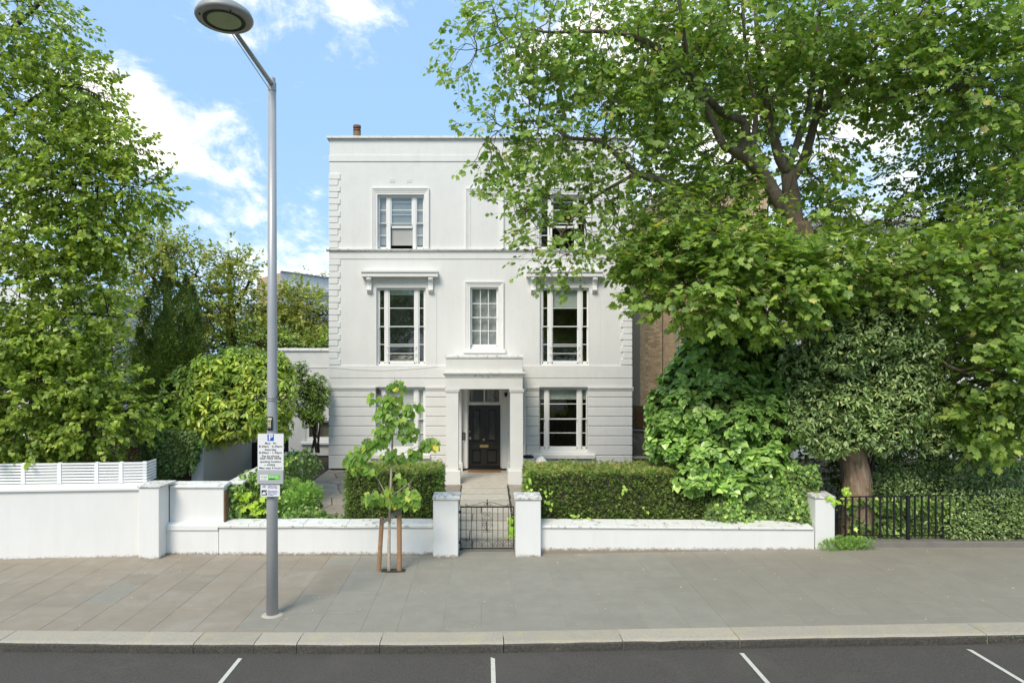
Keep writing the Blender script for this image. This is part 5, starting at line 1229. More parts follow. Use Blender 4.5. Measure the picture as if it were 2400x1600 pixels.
def blobs(bl, bias=2.2, mult=1.0):
    "sample ellipsoids given as (photo px, photo py, distance, rx px, ry px, depth radius m, count)"
    P, O = [], []
    for (px, py, Y, rx, ry, rY, n) in bl:
        n = int(n * mult); c = np.array(at(px, py, Y)); k = Y / FPX
        d = nrm(rv(n)); r = RNG.random((n, 1)) ** (1 / bias); q = d * r
        P.append(c + q * np.array([rx * k, rY, ry * k])); O.append(d * np.array([1, .7, 1]))
    return np.concatenate(P), nrm(np.concatenate(O))
def sprays(P, D, k, L, size, up=.7, out=.4, jit=.5, droop=.25, pet=.06, O=None, svar=.25, side=.9):
    n = len(P); D = nrm(D); O = D if O is None else O
    perp = nrm(np.cross(D, np.array([0, 0, 1.]) + rv(n, .2)))
    PP, TT, NN, SS = [], [], [], []
    for j in range(k):
        a = (.15 + .85 * (j + .5) / k) * L; sg = 1 if j % 2 else -1
        t = nrm(D * (.35 + .6 * (j / k)) + perp * sg * side * (1.1 - .7 * j / k) + rv(n, .28) - np.array([0, 0, droop]))
        p = P + D * a[:, None] + t * pet + rv(n, .02) if isinstance(a, np.ndarray) else P + D * a + t * pet + rv(n, .02)
        nn = nrm(np.array([0, 0, up]) + O * out + rv(n, jit))
        PP.append(p); TT.append(t); NN.append(nn); SS.append(size * np.clip(RNG.normal(1, svar, n), .45, 1.6))
    return np.concatenate(PP), np.concatenate(TT), np.concatenate(NN), np.concatenate(SS)
def prisms(A, B, ra, rb, n=4):
    d = nrm(B - A); ref = np.where(np.abs(d[:, 2:3]) < .9, np.array([[0, 0, 1.]]), np.array([[1., 0, 0]])); u = nrm(np.cross(d, ref)); v = np.cross(d, u)
    M_ = len(A); V = np.zeros((M_, 2 * n, 3))
    for k in range(n):
        c, s = math.cos(2 * PI * k / n), math.sin(2 * PI * k / n); w = u * c + v * s
        V[:, k] = A + w * ra[:, None]; V[:, n + k] = B + w * rb[:, None]
    f = []
    for k in range(n): k2 = (k + 1) % n; f += [(k, k2, n + k2), (k, n + k2, n + k)]
    F = (np.array(f)[None] + (np.arange(M_) * 2 * n)[:, None, None]).reshape(-1, 3)
    return V.reshape(-1, 3), F
def skeleton_pts(limbs, step=.15):
    P = []
    for pts, rad in limbs:
        for i in range(len(pts) - 1):
            a, b = np.array(pts[i]), np.array(pts[i + 1]); m = max(1, int(np.linalg.norm(b - a) / step))
            for t in np.arange(m) / m: P.append(a + (b - a) * t)
    return np.array(P)
def twig_tree(skel, targets, parent, mat, rmin=.0035, grow=.0022, name='twigs', penalty=.0, maxr=.035):
    "each spray hangs on the nearest branch or already connected spray"
    d0 = np.array([np.min(np.linalg.norm(skel - t, axis=1)) for t in targets])
    order = np.argsort(d0); nodes = np.concatenate([skel, targets[order]]); ns = len(skel)
    par = np.zeros(len(targets), int); path = np.zeros(len(nodes))
    for i in range(len(targets)):
        q = nodes[:ns + i]; dd = np.linalg.norm(q - nodes[ns + i], axis=1) + .35 * path[:ns + i]
        dd[:ns] *= 1.15
        j = int(np.argmin(dd)); par[i] = j; path[ns + i] = path[j] + np.linalg.norm(nodes[j] - nodes[ns + i])
    cnt = np.ones(len(nodes))
    for i in range(len(targets) - 1, -1, -1): cnt[par[i]] += cnt[ns + i]
    A = nodes[par]; B = nodes[ns:]; r = np.minimum(rmin + grow * np.sqrt(cnt[ns:]), maxr)
    rp = np.where(par >= ns, np.minimum(rmin + grow * np.sqrt(cnt[par]), maxr), r * 1.15); rp = np.minimum(rp, r * 1.5)
    # bend each twig once
    mid = (A + B) / 2 + rv(len(A), .03) * np.linalg.norm(B - A, axis=1, keepdims=True) * 2 + np.array([0, 0, .04]) * np.linalg.norm(B - A, axis=1, keepdims=True)
    V1, F1 = prisms(A, mid, rp, (rp + r) / 2); V2, F2 = prisms(mid, B, (rp + r) / 2, r)
    dirs = nrm(B - mid); inv = np.zeros((len(targets), 3)); inv[order] = dirs
    tri_mesh(name, np.concatenate([V1, V2]), np.concatenate([F1, F2 + len(V1)]), mat, parent)
    return inv
def limb(name, pts, parent, mat, n=14, sub=5, jit=.12):
    "smooth tapered limb through (px, py, distance, radius) stations"
    q = [(np.array(at(*p[:3])), p[3]) for p in pts]
    P, R = [], []
    for i in range(len(q) - 1):
        p0 = q[max(i - 1, 0)][0]; p1, p2 = q[i][0], q[i + 1][0]; p3 = q[min(i + 2, len(q) - 1)][0]
        for s in range(sub):
            t = s / sub
            P.append(.5 * ((2 * p1) + (-p0 + p2) * t + (2 * p0 - 5 * p1 + 4 * p2 - p3) * t * t + (-p0 + 3 * p1 - 3 * p2 + p3) * t ** 3)); R.append(q[i][1] * (1 - t) + q[i + 1][1] * t)
    P.append(q[-1][0]); R.append(q[-1][1])
    build(name, MB().tube([Vector(p) for p in P], R, n, jit=jit), mat, parent, smooth=True)
    return (P, R)

# leaf colours (stops pick a colour per leaf)
SYC = [(0, (.054, .102, .022)), (.35, (.092, .160, .032)), (.75, (.142, .222, .044)), (.96, (.205, .28, .065)), (.998, (.34, .30, .09))]
LIM = [(0, (.052, .098, .014)), (.4, (.100, .162, .020)), (.8, (.165, .228, .030)), (.96, (.27, .33, .075)), (1, (.42, .44, .20))]
m_syc = LEAF('sycamore_leaf', SYC); m_syco = LEAF('sycamore_leaf_single', SYC, True)
m_lim = LEAF('lime_leaf', LIM, trans=.42); m_limo = LEAF('lime_leaf_single', LIM, True, trans=.42)
BRT = [(0, (.060, .125, .028)), (.4, (.115, .215, .045)), (.85, (.185, .305, .070)), (1, (.27, .38, .10))]
m_brt = LEAF('glossy_green_leaf', BRT, rough=.28, trans=.25, clump=.3, spec=.5); m_brto = LEAF('glossy_green_leaf_single', BRT, True, rough=.28, trans=.25, clump=.2, spec=.5)
LAU = [(0, (.080, .130, .044)), (.5, (.130, .200, .068)), (.93, (.185, .265, .10)), (1, (.30, .32, .10))]
m_lau = LEAF('laurel_leaf', LAU, rough=.32, trans=.2, spec=.5); m_lauo = LEAF('laurel_leaf_single', LAU, True, rough=.32, trans=.2, spec=.5)
RHO = [(0, (.085, .150, .022)), (.4, (.155, .235, .032)), (.8, (.25, .32, .045)), (1, (.38, .40, .06))]
m_rho = LEAF('drooping_leaf', RHO, rough=.35, trans=.3, spec=.5, clump=.35); m_rhoo = LEAF('drooping_leaf_single', RHO, True, rough=.35, trans=.3, spec=.5, clump=.3)
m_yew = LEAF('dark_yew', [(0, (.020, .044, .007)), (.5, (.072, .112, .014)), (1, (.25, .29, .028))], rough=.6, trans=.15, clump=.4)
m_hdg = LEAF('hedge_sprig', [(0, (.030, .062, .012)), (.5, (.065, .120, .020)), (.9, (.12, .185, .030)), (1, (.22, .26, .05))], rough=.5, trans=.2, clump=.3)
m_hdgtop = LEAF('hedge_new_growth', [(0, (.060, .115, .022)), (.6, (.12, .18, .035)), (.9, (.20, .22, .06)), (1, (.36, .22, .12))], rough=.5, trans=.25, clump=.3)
m_bgt = LEAF('olive_leaf', [(0, (.080, .115, .020)), (.5, (.150, .19, .035)), (.9, (.24, .27, .07)), (1, (.38, .28, .10))], rough=.5, trans=.35, clump=.35)
m_bgd = LEAF('mid_green_leaf', [(0, (.045, .090, .014)), (.5, (.10, .17, .028)), (1, (.19, .26, .05))], rough=.5, trans=.3, clump=.35)
m_ivy = LEAF('ivy_leaf', [(0, (.040, .090, .018)), (.5, (.085, .165, .032)), (.9, (.16, .26, .06)), (1, (.30, .40, .07))], rough=.35, trans=.2, clump=.35)
m_ivyl = LEAF('young_ivy_leaf', [(0, (.14, .27, .03)), (1, (.30, .44, .06))], rough=.4, trans=.35, clump=.1)
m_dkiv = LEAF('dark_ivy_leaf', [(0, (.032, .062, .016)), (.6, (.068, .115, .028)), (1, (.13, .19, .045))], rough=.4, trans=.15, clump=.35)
m_yel = LEAF('yellow_maple_leaf', [(0, (.22, .32, .03)), (1, (.45, .48, .05))], rough=.5, trans=.4, clump=.1)
m_fern = LEAF('fern_leaf', [(0, (.055, .14, .018)), (1, (.16, .28, .05))], rough=.5, trans=.3)
SAP = [(0, (.052, .120, .018)), (.5, (.098, .192, .026)), (.9, (.165, .265, .036)), (.975, (.25, .33, .05)), (1, (.52, .42, .05))]
m_sapo = LEAF('sapling_leaf', SAP, True, rough=.4, trans=.4, clump=.1)
m_seed = LEAF('maple_keys', [(0, (.30, .17, .06)), (.6, (.42, .28, .11)), (1, (.50, .42, .18))], trans=.3, clump=.1)

UP = np.array([0, 0, 1.])
# ---------------------------------------------------------------- the sycamore
syc = thing('sycamore_tree', 'great sycamore with forked trunk spreading over the railings and the right of the villa', 'tree', at(2008, 1290, 14.35))
L = []
L.append(limb('trunk', [(2014, 1300, 14.35, .40), (2010, 1230, 14.35, .31), (2006, 1100, 14.35, .285), (1965, 960, 14.4, .27), (1915, 820, 14.5, .26), (1893, 680, 14.5, .26), (1878, 590, 14.5, .27), (1866, 525, 14.5, .27)], syc, m_barkr, 20, jit=.22))
L.append(limb('limb', [(1878, 600, 14.5, 0.164), (1840, 500, 14.4, 0.139), (1792, 415, 14.3, 0.131), (1755, 378, 14.2, 0.115), (1715, 350, 14.1, 0.098), (1694, 338, 14.0, 0.082), (1662, 268, 13.8, 0.070), (1634, 205, 13.6, 0.057), (1612, 130, 13.4, 0.045), (1594, 20, 13.2, 0.033), (1580, -120, 13, 0.016)], syc, m_bark, 14))
L.append(limb('limb', [(1872, 560, 14.5, 0.180), (1864, 520, 14.5, 0.172), (1852, 440, 14.5, 0.164), (1846, 400, 14.6, 0.148), (1828, 368, 14.6, 0.123), (1808, 300, 14.7, 0.082), (1794, 220, 14.8, 0.066), (1775, 90, 14.9, 0.049), (1765, -100, 15, 0.025)], syc, m_bark, 14))
L.append(limb('limb', [(1849, 425, 14.55, 0.123), (1880, 385, 14.7, 0.107), (1895, 340, 14.8, 0.098), (1914, 268, 15, 0.074), (1932, 180, 15.1, 0.061), (1968, 90, 15.2, 0.049), (2044, 0, 15.3, 0.037), (2100, -90, 15.4, 0.016)], syc, m_bark, 12))
L.append(limb('limb', [(1738, 362, 14.2, 0.098), (1745, 290, 14.1, 0.082), (1690, 263, 14.0, 0.074), (1640, 205, 13.8, 0.070), (1590, 160, 13.5, 0.061), (1535, 112, 13.3, 0.053), (1469, 82, 13.2, 0.045), (1393, 74, 13.1, 0.037), (1286, 76, 13.0, 0.025), (1232, 70, 12.9, 0.018), (1160, 105, 12.9, 0.013), (1112, 120, 12.9, 0.008)], syc, m_bark, 10))
L.append(limb('limb', [(1885, 660, 14.5, 0.139), (1800, 628, 14.2, 0.123), (1740, 580, 14.1, 0.107), (1687, 540, 14.0, 0.098), (1643, 500, 13.9, 0.090), (1594, 455, 13.8, 0.082), (1562, 428, 13.7, 0.074), (1491, 404, 13.6, 0.061), (1428, 348, 13.5, 0.049), (1388, 328, 13.4, 0.041), (1330, 321, 13.3, 0.031), (1277, 286, 13.2, 0.023), (1196, 292, 13.1, 0.012), (1130, 340, 13, 0.007)], syc, m_bark, 12))
L.append(limb('limb', [(1491, 406, 13.6, 0.041), (1470, 418, 13.55, 0.037), (1411, 451, 13.5, 0.029), (1357, 495, 13.4, 0.021), (1308, 560, 13.3, 0.011)], syc, m_bark, 8))
L.append(limb('limb', [(1843, 405, 14.5, 0.082), (1880, 300, 14.4, 0.066), (1896, 250, 14.4, 0.057), (1914, 90, 14.4, 0.041), (1930, -60, 14.4, 0.025)], syc, m_bark, 8))
L.append(limb('limb', [(1760, 375, 14.2, 0.066), (1771, 260, 14.1, 0.049), (1748, 120, 14, 0.037), (1738, -40, 14, 0.025)], syc, m_bark, 8))
L.append(limb('limb', [(1905, 290, 15, 0.066), (1985, 190, 14.6, 0.049), (2080, 85, 14.2, 0.037), (2190, 20, 13.8, 0.025)], syc, m_bark, 8))
L.append(limb('limb', [(1890, 690, 14.5, 0.107), (1960, 640, 14, 0.074), (2080, 640, 13.6, 0.049), (2200, 660, 13.4, 0.033), (2340, 640, 13.2, 0.016)], syc, m_bark, 8))
L.append(limb('limb', [(1900, 760, 14.5, 0.090), (2040, 780, 14, 0.057), (2180, 840, 13.7, 0.041), (2330, 900, 13.5, 0.016)], syc, m_bark, 8))
L.append(limb('limb', [(1890, 690, 14.5, 0.098), (1800, 700, 13.8, 0.057), (1700, 690, 13.4, 0.033), (1600, 690, 13.2, 0.016)], syc, m_bark, 8))
L.append(limb('limb', [(1914, 268, 15, 0.066), (2010, 215, 14.4, 0.041), (2120, 230, 14, 0.033), (2260, 200, 13.6, 0.016)], syc, m_bark, 8))
sk = skeleton_pts(L)
BS = [(1085, 120, 12.9, 48, 62, .5, 26), (1075, 185, 12.9, 22, 16, .2, 4), (1150, 55, 13, 70, 60, .7, 34), (1240, 50, 13, 100, 70, .9, 60), (1350, 60, 13.1, 110, 80, 1, 95), (1250, 140, 13, 90, 60, .7, 55),
      (1375, 165, 13.2, 100, 60, .9, 75), (1215, 215, 13.2, 60, 50, .6, 30), (1300, 245, 13.3, 80, 55, .8, 48), (1410, 260, 13.4, 80, 60, .9, 55), (1155, 300, 13.2, 42, 45, .4, 24), (1135, 385, 13.1, 26, 36, .25, 11), (1205, 335, 13.3, 70, 45, .6, 38),
      (1290, 345, 13.4, 90, 55, .8, 62), (1400, 360, 13.5, 100, 60, .9, 70), (1235, 425, 13.3, 60, 45, .5, 28), (1215, 480, 13.2, 60, 40, .4, 26), (1320, 450, 13.4, 90, 50, .7, 48), (1370, 520, 13.4, 70, 45, .6, 26), (1280, 555, 13.3, 60, 40, .4, 22), (1245, 600, 13.2, 22, 32, .2, 8), (1330, 590, 13.3, 60, 26, .4, 17),
      (1430, 440, 13.6, 80, 60, .9, 42), (1440, 560, 13.6, 80, 35, .6, 34), (1310, 640, 13.2, 28, 26, .2, 9), (1500, 600, 13.7, 60, 50, .6, 34),
      (1480, 110, 13.6, 120, 130, 1.3, 165), (1620, 70, 14, 130, 110, 1.8, 190), (1780, 60, 14.2, 140, 110, 2.2, 190), (1930, 60, 14.4, 130, 110, 2.4, 170), (2080, 60, 14.2, 130, 110, 2.2, 190), (2230, 60, 13.9, 130, 110, 2, 190), (2360, 110, 13.7, 100, 120, 1.6, 150),
      (1520, 240, 13.8, 110, 80, 1.3, 110), (1660, 200, 14.2, 110, 100, 1.7, 120), (1800, 200, 14.6, 110, 80, 2, 95), (1930, 190, 14.9, 110, 90, 2, 100), (2080, 190, 14.3, 120, 70, 1.8, 125), (2220, 220, 13.9, 120, 80, 1.6, 140), (2350, 260, 13.7, 90, 90, 1.4, 95),
      (1530, 350, 13.9, 90, 60, 1.1, 60), (1640, 400, 14.6, 90, 80, 1.3, 80), (1950, 320, 14.9, 60, 60, 1, 26), (1920, 420, 15.1, 80, 70, 1, 45), (1760, 300, 15.2, 90, 70, 1, 45), (1700, 460, 15, 110, 80, 1.2, 105), (1940, 505, 15, 90, 50, 1, 60),
      (1560, 500, 13.9, 80, 60, 1, 75), (1620, 580, 13.6, 110, 60, 1, 125), (1530, 630, 13.4, 60, 50, .7, 55), (1720, 600, 13.4, 120, 60, .9, 140), (1820, 640, 13.3, 100, 60, .9, 115), (1960, 640, 13.5, 100, 55, .9, 100), (2110, 510, 14.2, 50, 30, .4, 22), (1780, 525, 13.8, 70, 30, .4, 30), (2340, 490, 13.7, 70, 60, .7, 55), (2240, 545, 13.8, 60, 30, .5, 30), (1655, 520, 13.9, 60, 35, .5, 30), (2380, 400, 13.6, 50, 60, .6, 35), (1900, 590, 13.8, 40, 30, .3, 18), (1650, 690, 13.2, 120, 55, .8, 130), (1790, 700, 13.1, 120, 55, .8, 130),
      (1880, 690, 13.4, 60, 50, .6, 50), (2070, 650, 13.6, 100, 60, 1, 100), (2190, 630, 13.5, 120, 60, 1, 125), (2340, 620, 13.3, 90, 90, 1, 115), (2310, 770, 13.5, 100, 90, 1, 135), (2370, 850, 13.3, 80, 120, 1, 130), (2310, 900, 13.7, 85, 90, .9, 120), (2330, 980, 13.7, 100, 70, .8, 90), (2250, 960, 14.0, 50, 50, .6, 30), (1510, 690, 13.3, 30, 20, .3, 10)]
def _behind(b):
    px, py, Y = b[:3]
    if 1590 < px < 1970 and 90 < py < 530: return (px, py, max(Y, 15.3) + .3) + tuple(b[3:])
    return b
P, O = blobs([_behind(b) for b in BS] + [b[:2] + (13.9,) + b[3:5] + (.5, int(b[6] * .26)) for b in BS if _behind(b) != b], 2.4)
ppx = VX + P[:, 0] / P[:, 1] * FPX; ppy = VY - (P[:, 2] - CH) / P[:, 1] * FPX
keep_ = (ppx > 1480) | (RNG.random(len(P)) < .72); P, O, ppx, ppy = P[keep_], O[keep_], ppx[keep_], ppy[keep_]
lsz = np.where(ppx < 1480, .088, np.where(ppy > 560, .118, .102))
dirs = twig_tree(sk, P, syc, m_bark, rmin=.003, grow=.0024)
D = nrm(dirs * .9 + O * .5 + rv(len(P), .35) - UP * .12)
A_ = P; B_ = P + D * .42
V_, F_ = prisms(A_, B_, np.full(len(P), .0035), np.full(len(P), .0015), 3); tri_mesh('twiglets', V_, F_, m_bark, syc)
p, t, n, s = sprays(P, D, 11, np.full(len(P), .50), lsz, up=.75, out=.35, jit=.42, droop=.35, pet=.07, O=O)
# a few leaves turn their faces to the street
foliage(p, t, n, s, T_SYC, m_syc, m_syco, syc)
# hanging bunches of winged keys
idx = RNG.choice(len(P), 190, replace=False); kp = np.repeat(P[idx] + D[idx] * .25, 16, 0); kp = kp + rv(len(kp), .035) * np.array([1, 1, 1.6]) - UP * .07
leaf_mass('seed_keys', kp, nrm(rv(len(kp), .5) - UP * .8), rv(len(kp)), np.full(len(kp), .042), T_LANCE, m_seed, syc)
# ivy climbing the trunk
na = 420; th = RNG.random(na) * 2 * PI; hz = RNG.random(na) ** 1.3 * 1.0; tz = .15 + hz * 1.2; ctr = np.array([7.83, 14.35, 0]); rr = .33 + .03 * RNG.random(na)
tp = ctr + np.stack([np.cos(th) * rr, np.sin(th) * rr, tz], 1); tn = np.stack([np.cos(th), np.sin(th), np.zeros(na)], 1)
keep = (np.sin(th * 2 + tz * 4) + RNG.normal(0, .5, na)) > .4
leaf_mass('ivy', tp[keep], nrm(rv(keep.sum(), .5) - UP), nrm(tn[keep] + rv(keep.sum(), .3)), RNG.uniform(.04, .08, keep.sum()), T_IVY, m_dkiv, syc)

# ---------------------------------------------------------------- lime trees
def lime(name, label, base, limbs, BL, k=13, size=.085, nobj=300, droop=.25, mats=(m_lim, m_limo), L_=.5, out=.5, dvec=(0, 0, 0), jit=.45, up=.65):
    tr = thing('lime_tree', label, 'tree', base)
    LL = [limb('trunk' if i == 0 else 'limb', q, tr, m_barkd, 12 if i == 0 else 8) for i, q in enumerate(limbs)]
    P, O = blobs(BL, 2.6); dirs = twig_tree(skeleton_pts(LL), P, tr, m_barkd, rmin=.003, grow=.002, maxr=.03)
    D = nrm(dirs * .6 + O * .6 + rv(len(P), .25) + np.array(dvec))
    V_, F_ = prisms(P, P + D * L_, np.full(len(P), .003), np.full(len(P), .0015), 3); tri_mesh('twiglets', V_, F_, m_barkd, tr)
    p, t, n, s = sprays(P, D, k, np.full(len(P), L_), size, up=up, out=out, jit=jit, droop=droop, pet=.03, O=O)
    foliage(p, t, n, s, T_HEART, mats[0], mats[1], tr, nobj)
    return tr
LB = [(60, 60, 15.5, 110, 110, 1.6, 150), (-80, 100, 15.5, 130, 180, 2, 120), (150, 190, 15.3, 90, 70, 1.2, 95), (40, 250, 15, 120, 110, 1.6, 150), (215, 250, 15, 70, 60, .8, 50), (120, 370, 14.8, 130, 90, 1.4, 170), (260, 350, 14.8, 80, 45, .8, 55), (300, 335, 14.7, 46, 16, .4, 12), (-40, 450, 15, 130, 140, 1.8, 120),
      (200, 450, 14.8, 120, 70, 1.2, 130), (330, 445, 14.7, 72, 35, .6, 42), (90, 560, 14.7, 140, 90, 1.4, 160), (235, 550, 14.7, 85, 50, .9, 85), (60, 690, 14.5, 110, 60, 1, 80), (190, 660, 14.6, 80, 60, .9, 80), (30, 800, 14.3, 100, 60, 1, 110), (140, 790, 14.4, 100, 60, .9, 90), (60, 920, 14.2, 120, 60, .9, 140), (200, 900, 14.3, 100, 40, .8, 85), (240, 740, 14.5, 46, 22, .4, 20),
      (70, 1010, 14.3, 130, 55, .8, 140), (230, 990, 14.3, 100, 40, .7, 80), (310, 965, 14.3, 50, 25, .4, 22), (-60, 1000, 14.3, 80, 90, .8, 60), (130, 860, 14.3, 130, 60, .8, 90), (30, 1060, 14.5, 100, 30, .6, 50), (170, 1060, 14.6, 60, 25, .4, 22)]
lime('lime_tree', 'broad lime tree filling the left edge behind the slatted fence', at(-150, 1150, 16.2),
     [[(-150, 1180, 16.2, .32), (-140, 900, 16.2, .28), (-120, 600, 16.2, .24), (-90, 300, 16.2, .17), (-60, 0, 16.2, .10), (-40, -200, 16.2, .04)],
      [(-120, 640, 16.2, .10), (20, 480, 15.6, .07), (180, 430, 15.1, .04), (330, 440, 14.8, .012)], [(-130, 820, 16.2, .09), (30, 740, 15.3, .05), (170, 735, 14.8, .03), (300, 745, 14.6, .01)],
      [(-100, 380, 16.2, .09), (40, 260, 15.6, .06), (150, 200, 15.3, .035), (240, 230, 15, .01)], [(-130, 940, 16.2, .08), (20, 930, 15.2, .05), (160, 920, 14.5, .03), (300, 960, 14.4, .01)], [(-70, 150, 16.2, .08), (60, 40, 15.6, .05), (140, -40, 15.4, .02)]],
     [b[:6] + (int(b[6] * 1.25),) for b in LB], k=18, size=.082, dvec=(.35, -.1, -.28), droop=.3)
RB = [(2140, 400, 16.5, 60, 50, .8, 45), (2240, 360, 16.5, 90, 60, 1, 90), (2340, 400, 16.3, 90, 80, 1.2, 120), (2200, 480, 16.5, 110, 55, 1, 105), (2320, 520, 16.4, 110, 70, 1.2, 130), (2120, 540, 16.5, 60, 35, .7, 38), (2240, 590, 16.5, 110, 50, 1, 95), (2420, 560, 16.2, 90, 120, 1.2, 100), (2350, 640, 16.2, 100, 70, 1, 95), (2180, 290, 16.5, 90, 40, .8, 45), (2330, 300, 16.3, 90, 60, 1, 75), (2300, 760, 16.2, 130, 80, 1.2, 110), (2420, 300, 16, 80, 120, 1, 70), (2230, 700, 16.4, 100, 60, 1, 70)]
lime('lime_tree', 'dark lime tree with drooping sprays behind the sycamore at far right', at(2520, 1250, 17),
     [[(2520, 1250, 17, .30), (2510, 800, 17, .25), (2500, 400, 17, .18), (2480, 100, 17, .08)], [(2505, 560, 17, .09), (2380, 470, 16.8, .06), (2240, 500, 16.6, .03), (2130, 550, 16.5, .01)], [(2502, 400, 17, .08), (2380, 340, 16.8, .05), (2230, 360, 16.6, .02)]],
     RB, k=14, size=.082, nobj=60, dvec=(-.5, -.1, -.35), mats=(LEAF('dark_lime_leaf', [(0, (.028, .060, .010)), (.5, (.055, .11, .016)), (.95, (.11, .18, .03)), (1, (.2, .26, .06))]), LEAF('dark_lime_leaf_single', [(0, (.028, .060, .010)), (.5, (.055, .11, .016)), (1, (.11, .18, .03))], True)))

# ---------------------------------------------------------------- background trees
def bgtree(label, base, trunk, BL, mat=m_bgt, size=.10, k=10, L_=.55, tmpl=T_OVAL, name='garden_tree', cat='tree', bark=m_barkd, dvec=(0, 0, 0)):
    tr = thing(name, label, cat, base)
    LL = [limb('trunk' if i == 0 else 'limb', q, tr, bark, 8) for i, q in enumerate(trunk)]
    P, O = blobs(BL, 2.6); dirs = twig_tree(skeleton_pts(LL), P, tr, bark, rmin=.006, grow=.004, maxr=.07)
    D = nrm(dirs * .5 + O * .7 + rv(len(P), .3) + np.array(dvec))
    p, t, n, s = sprays(P, D, k, np.full(len(P), L_), size, up=.6, out=.5, jit=.5, droop=.2, pet=.04, O=O)
    leaf_mass('leaves', p, t, n, s, tmpl, mat, tr)
    return tr
bgtree('feathery olive tree rising behind the dark yew', at(400, 1080, 27), [[(400, 1080, 27, .25), (395, 750, 27, .2), (385, 600, 27, .1), (380, 540, 27, .03)], [(395, 700, 27, .1), (330, 610, 26.5, .05)], [(395, 720, 27, .1), (460, 640, 26.8, .04)]],
       [(385, 585, 26, 60, 50, 1.2, 75), (330, 640, 26, 60, 60, 1.2, 70), (430, 650, 26.5, 60, 70, 1.2, 95), (260, 680, 26, 70, 80, 1.2, 60), (480, 720, 26.5, 50, 70, 1, 60), (300, 760, 26, 60, 80, 1, 70), (370, 570, 26, 36, 30, .6, 25), (420, 590, 26, 40, 30, .6, 26), (280, 850, 26, 70, 90, 1, 80), (330, 560, 26, 40, 40, .6, 25)], size=.12, k=20, L_=.65)
bgtree('spreading ash like tree left of the lamp post', at(540, 1080, 29), [[(540, 1080, 29, .25), (545, 820, 29, .2), (540, 690, 29, .12), (535, 590, 29, .03)], [(543, 760, 29, .1), (500, 660, 28.5, .04)], [(543, 740, 29, .1), (590, 650, 28.8, .04)]],
       [(520, 600, 28.5, 32, 28, .8, 24), (560, 620, 28.5, 38, 24, .8, 24), (500, 650, 28.5, 50, 36, 1, 45), (570, 660, 28.5, 40, 30, 1, 32), (540, 710, 28.5, 60, 40, 1.2, 60), (480, 720, 28.5, 50, 50, 1, 50), (590, 740, 28.5, 50, 40, 1, 55), (530, 780, 28.5, 70, 50, 1.2, 80), (600, 800, 28.5, 50, 40, 1, 60), (470, 800, 28.5, 50, 60, 1, 60), (590, 625, 28.4, 20, 12, .4, 6)], size=.13, k=22, L_=.7)
bgtree('yellow green tree between lamp post and villa above the extension', at(700, 1080, 31), [[(700, 1080, 31, .25), (705, 850, 31, .2), (700, 720, 31, .1), (700, 670, 31, .03)], [(702, 800, 31, .1), (750, 740, 30.8, .04)], [(702, 800, 31, .1), (655, 720, 30.8, .04)]],
       [(675, 705, 30, 32, 30, .8, 40), (705, 712, 30, 36, 28, .8, 40), (650, 740, 30, 45, 50, 1, 75), (720, 745, 30, 55, 40, 1, 80), (765, 755, 30, 30, 50, .8, 45), (690, 790, 30, 80, 40, 1.2, 120), (760, 800, 30, 40, 30, .8, 45), (630, 800, 30, 40, 40, .8, 50), (735, 712, 30, 18, 14, .4, 7)], size=.13, k=22, L_=.7)
bgtree('low bright green shrubs above the extension parapet', at(690, 1000, 28), [[(690, 1000, 28, .1), (690, 840, 28, .04)]], [(640, 800, 27.4, 60, 25, .6, 60), (700, 806, 27.4, 60, 18, .6, 60), (760, 806, 27.4, 40, 18, .5, 40), (580, 800, 27.4, 60, 30, .6, 60), (500, 815, 27.4, 60, 40, .6, 60)], mat=m_bgd, size=.13, name='garden_shrub', cat='shrub')
bgtree('dark evergreen mass of shrubs behind the lime tree', at(200, 1080, 21), [[(200, 1100, 21, .15), (210, 900, 21, .06)]], [(230, 880, 19, 70, 110, 1, 150), (120, 900, 19, 120, 130, 1, 150), (0, 880, 19, 110, 150, 1, 130), (300, 960, 18.6, 50, 60, .6, 60), (300, 1040, 18.2, 120, 50, .5, 80), (380, 1040, 17.6, 60, 50, .5, 70), (60, 750, 22, 60, 60, 1, 40)], mat=m_dkiv, size=.10, k=13, name='garden_shrub', cat='shrub')
bgtree('distant tree tops showing over the far house parapet', at(735, 900, 46), [[(735, 900, 46, .2), (735, 650, 46, .05)]], [(735, 646, 46, 36, 9, .6, 24)], size=.16, k=9, name='garden_tree')
bgtree('dark leafy mass behind the laurel at the right', at(2200, 1200, 18), [[(2200, 1250, 18, .15), (2210, 1000, 18, .06)]], [(2100, 900, 17, 140, 150, 1, 170), (2300, 900, 17, 160, 150, 1, 170), (2000, 1000, 16.6, 110, 100, .8, 110), (2300, 1080, 16, 160, 70, .8, 140), (2080, 1100, 16, 120, 70, .6, 100), (1850, 950, 16.6, 90, 130, .6, 110), (1980, 800, 17, 90, 80, .6, 60)], mat=m_dkiv, size=.12, k=12, name='garden_shrub', cat='shrub')

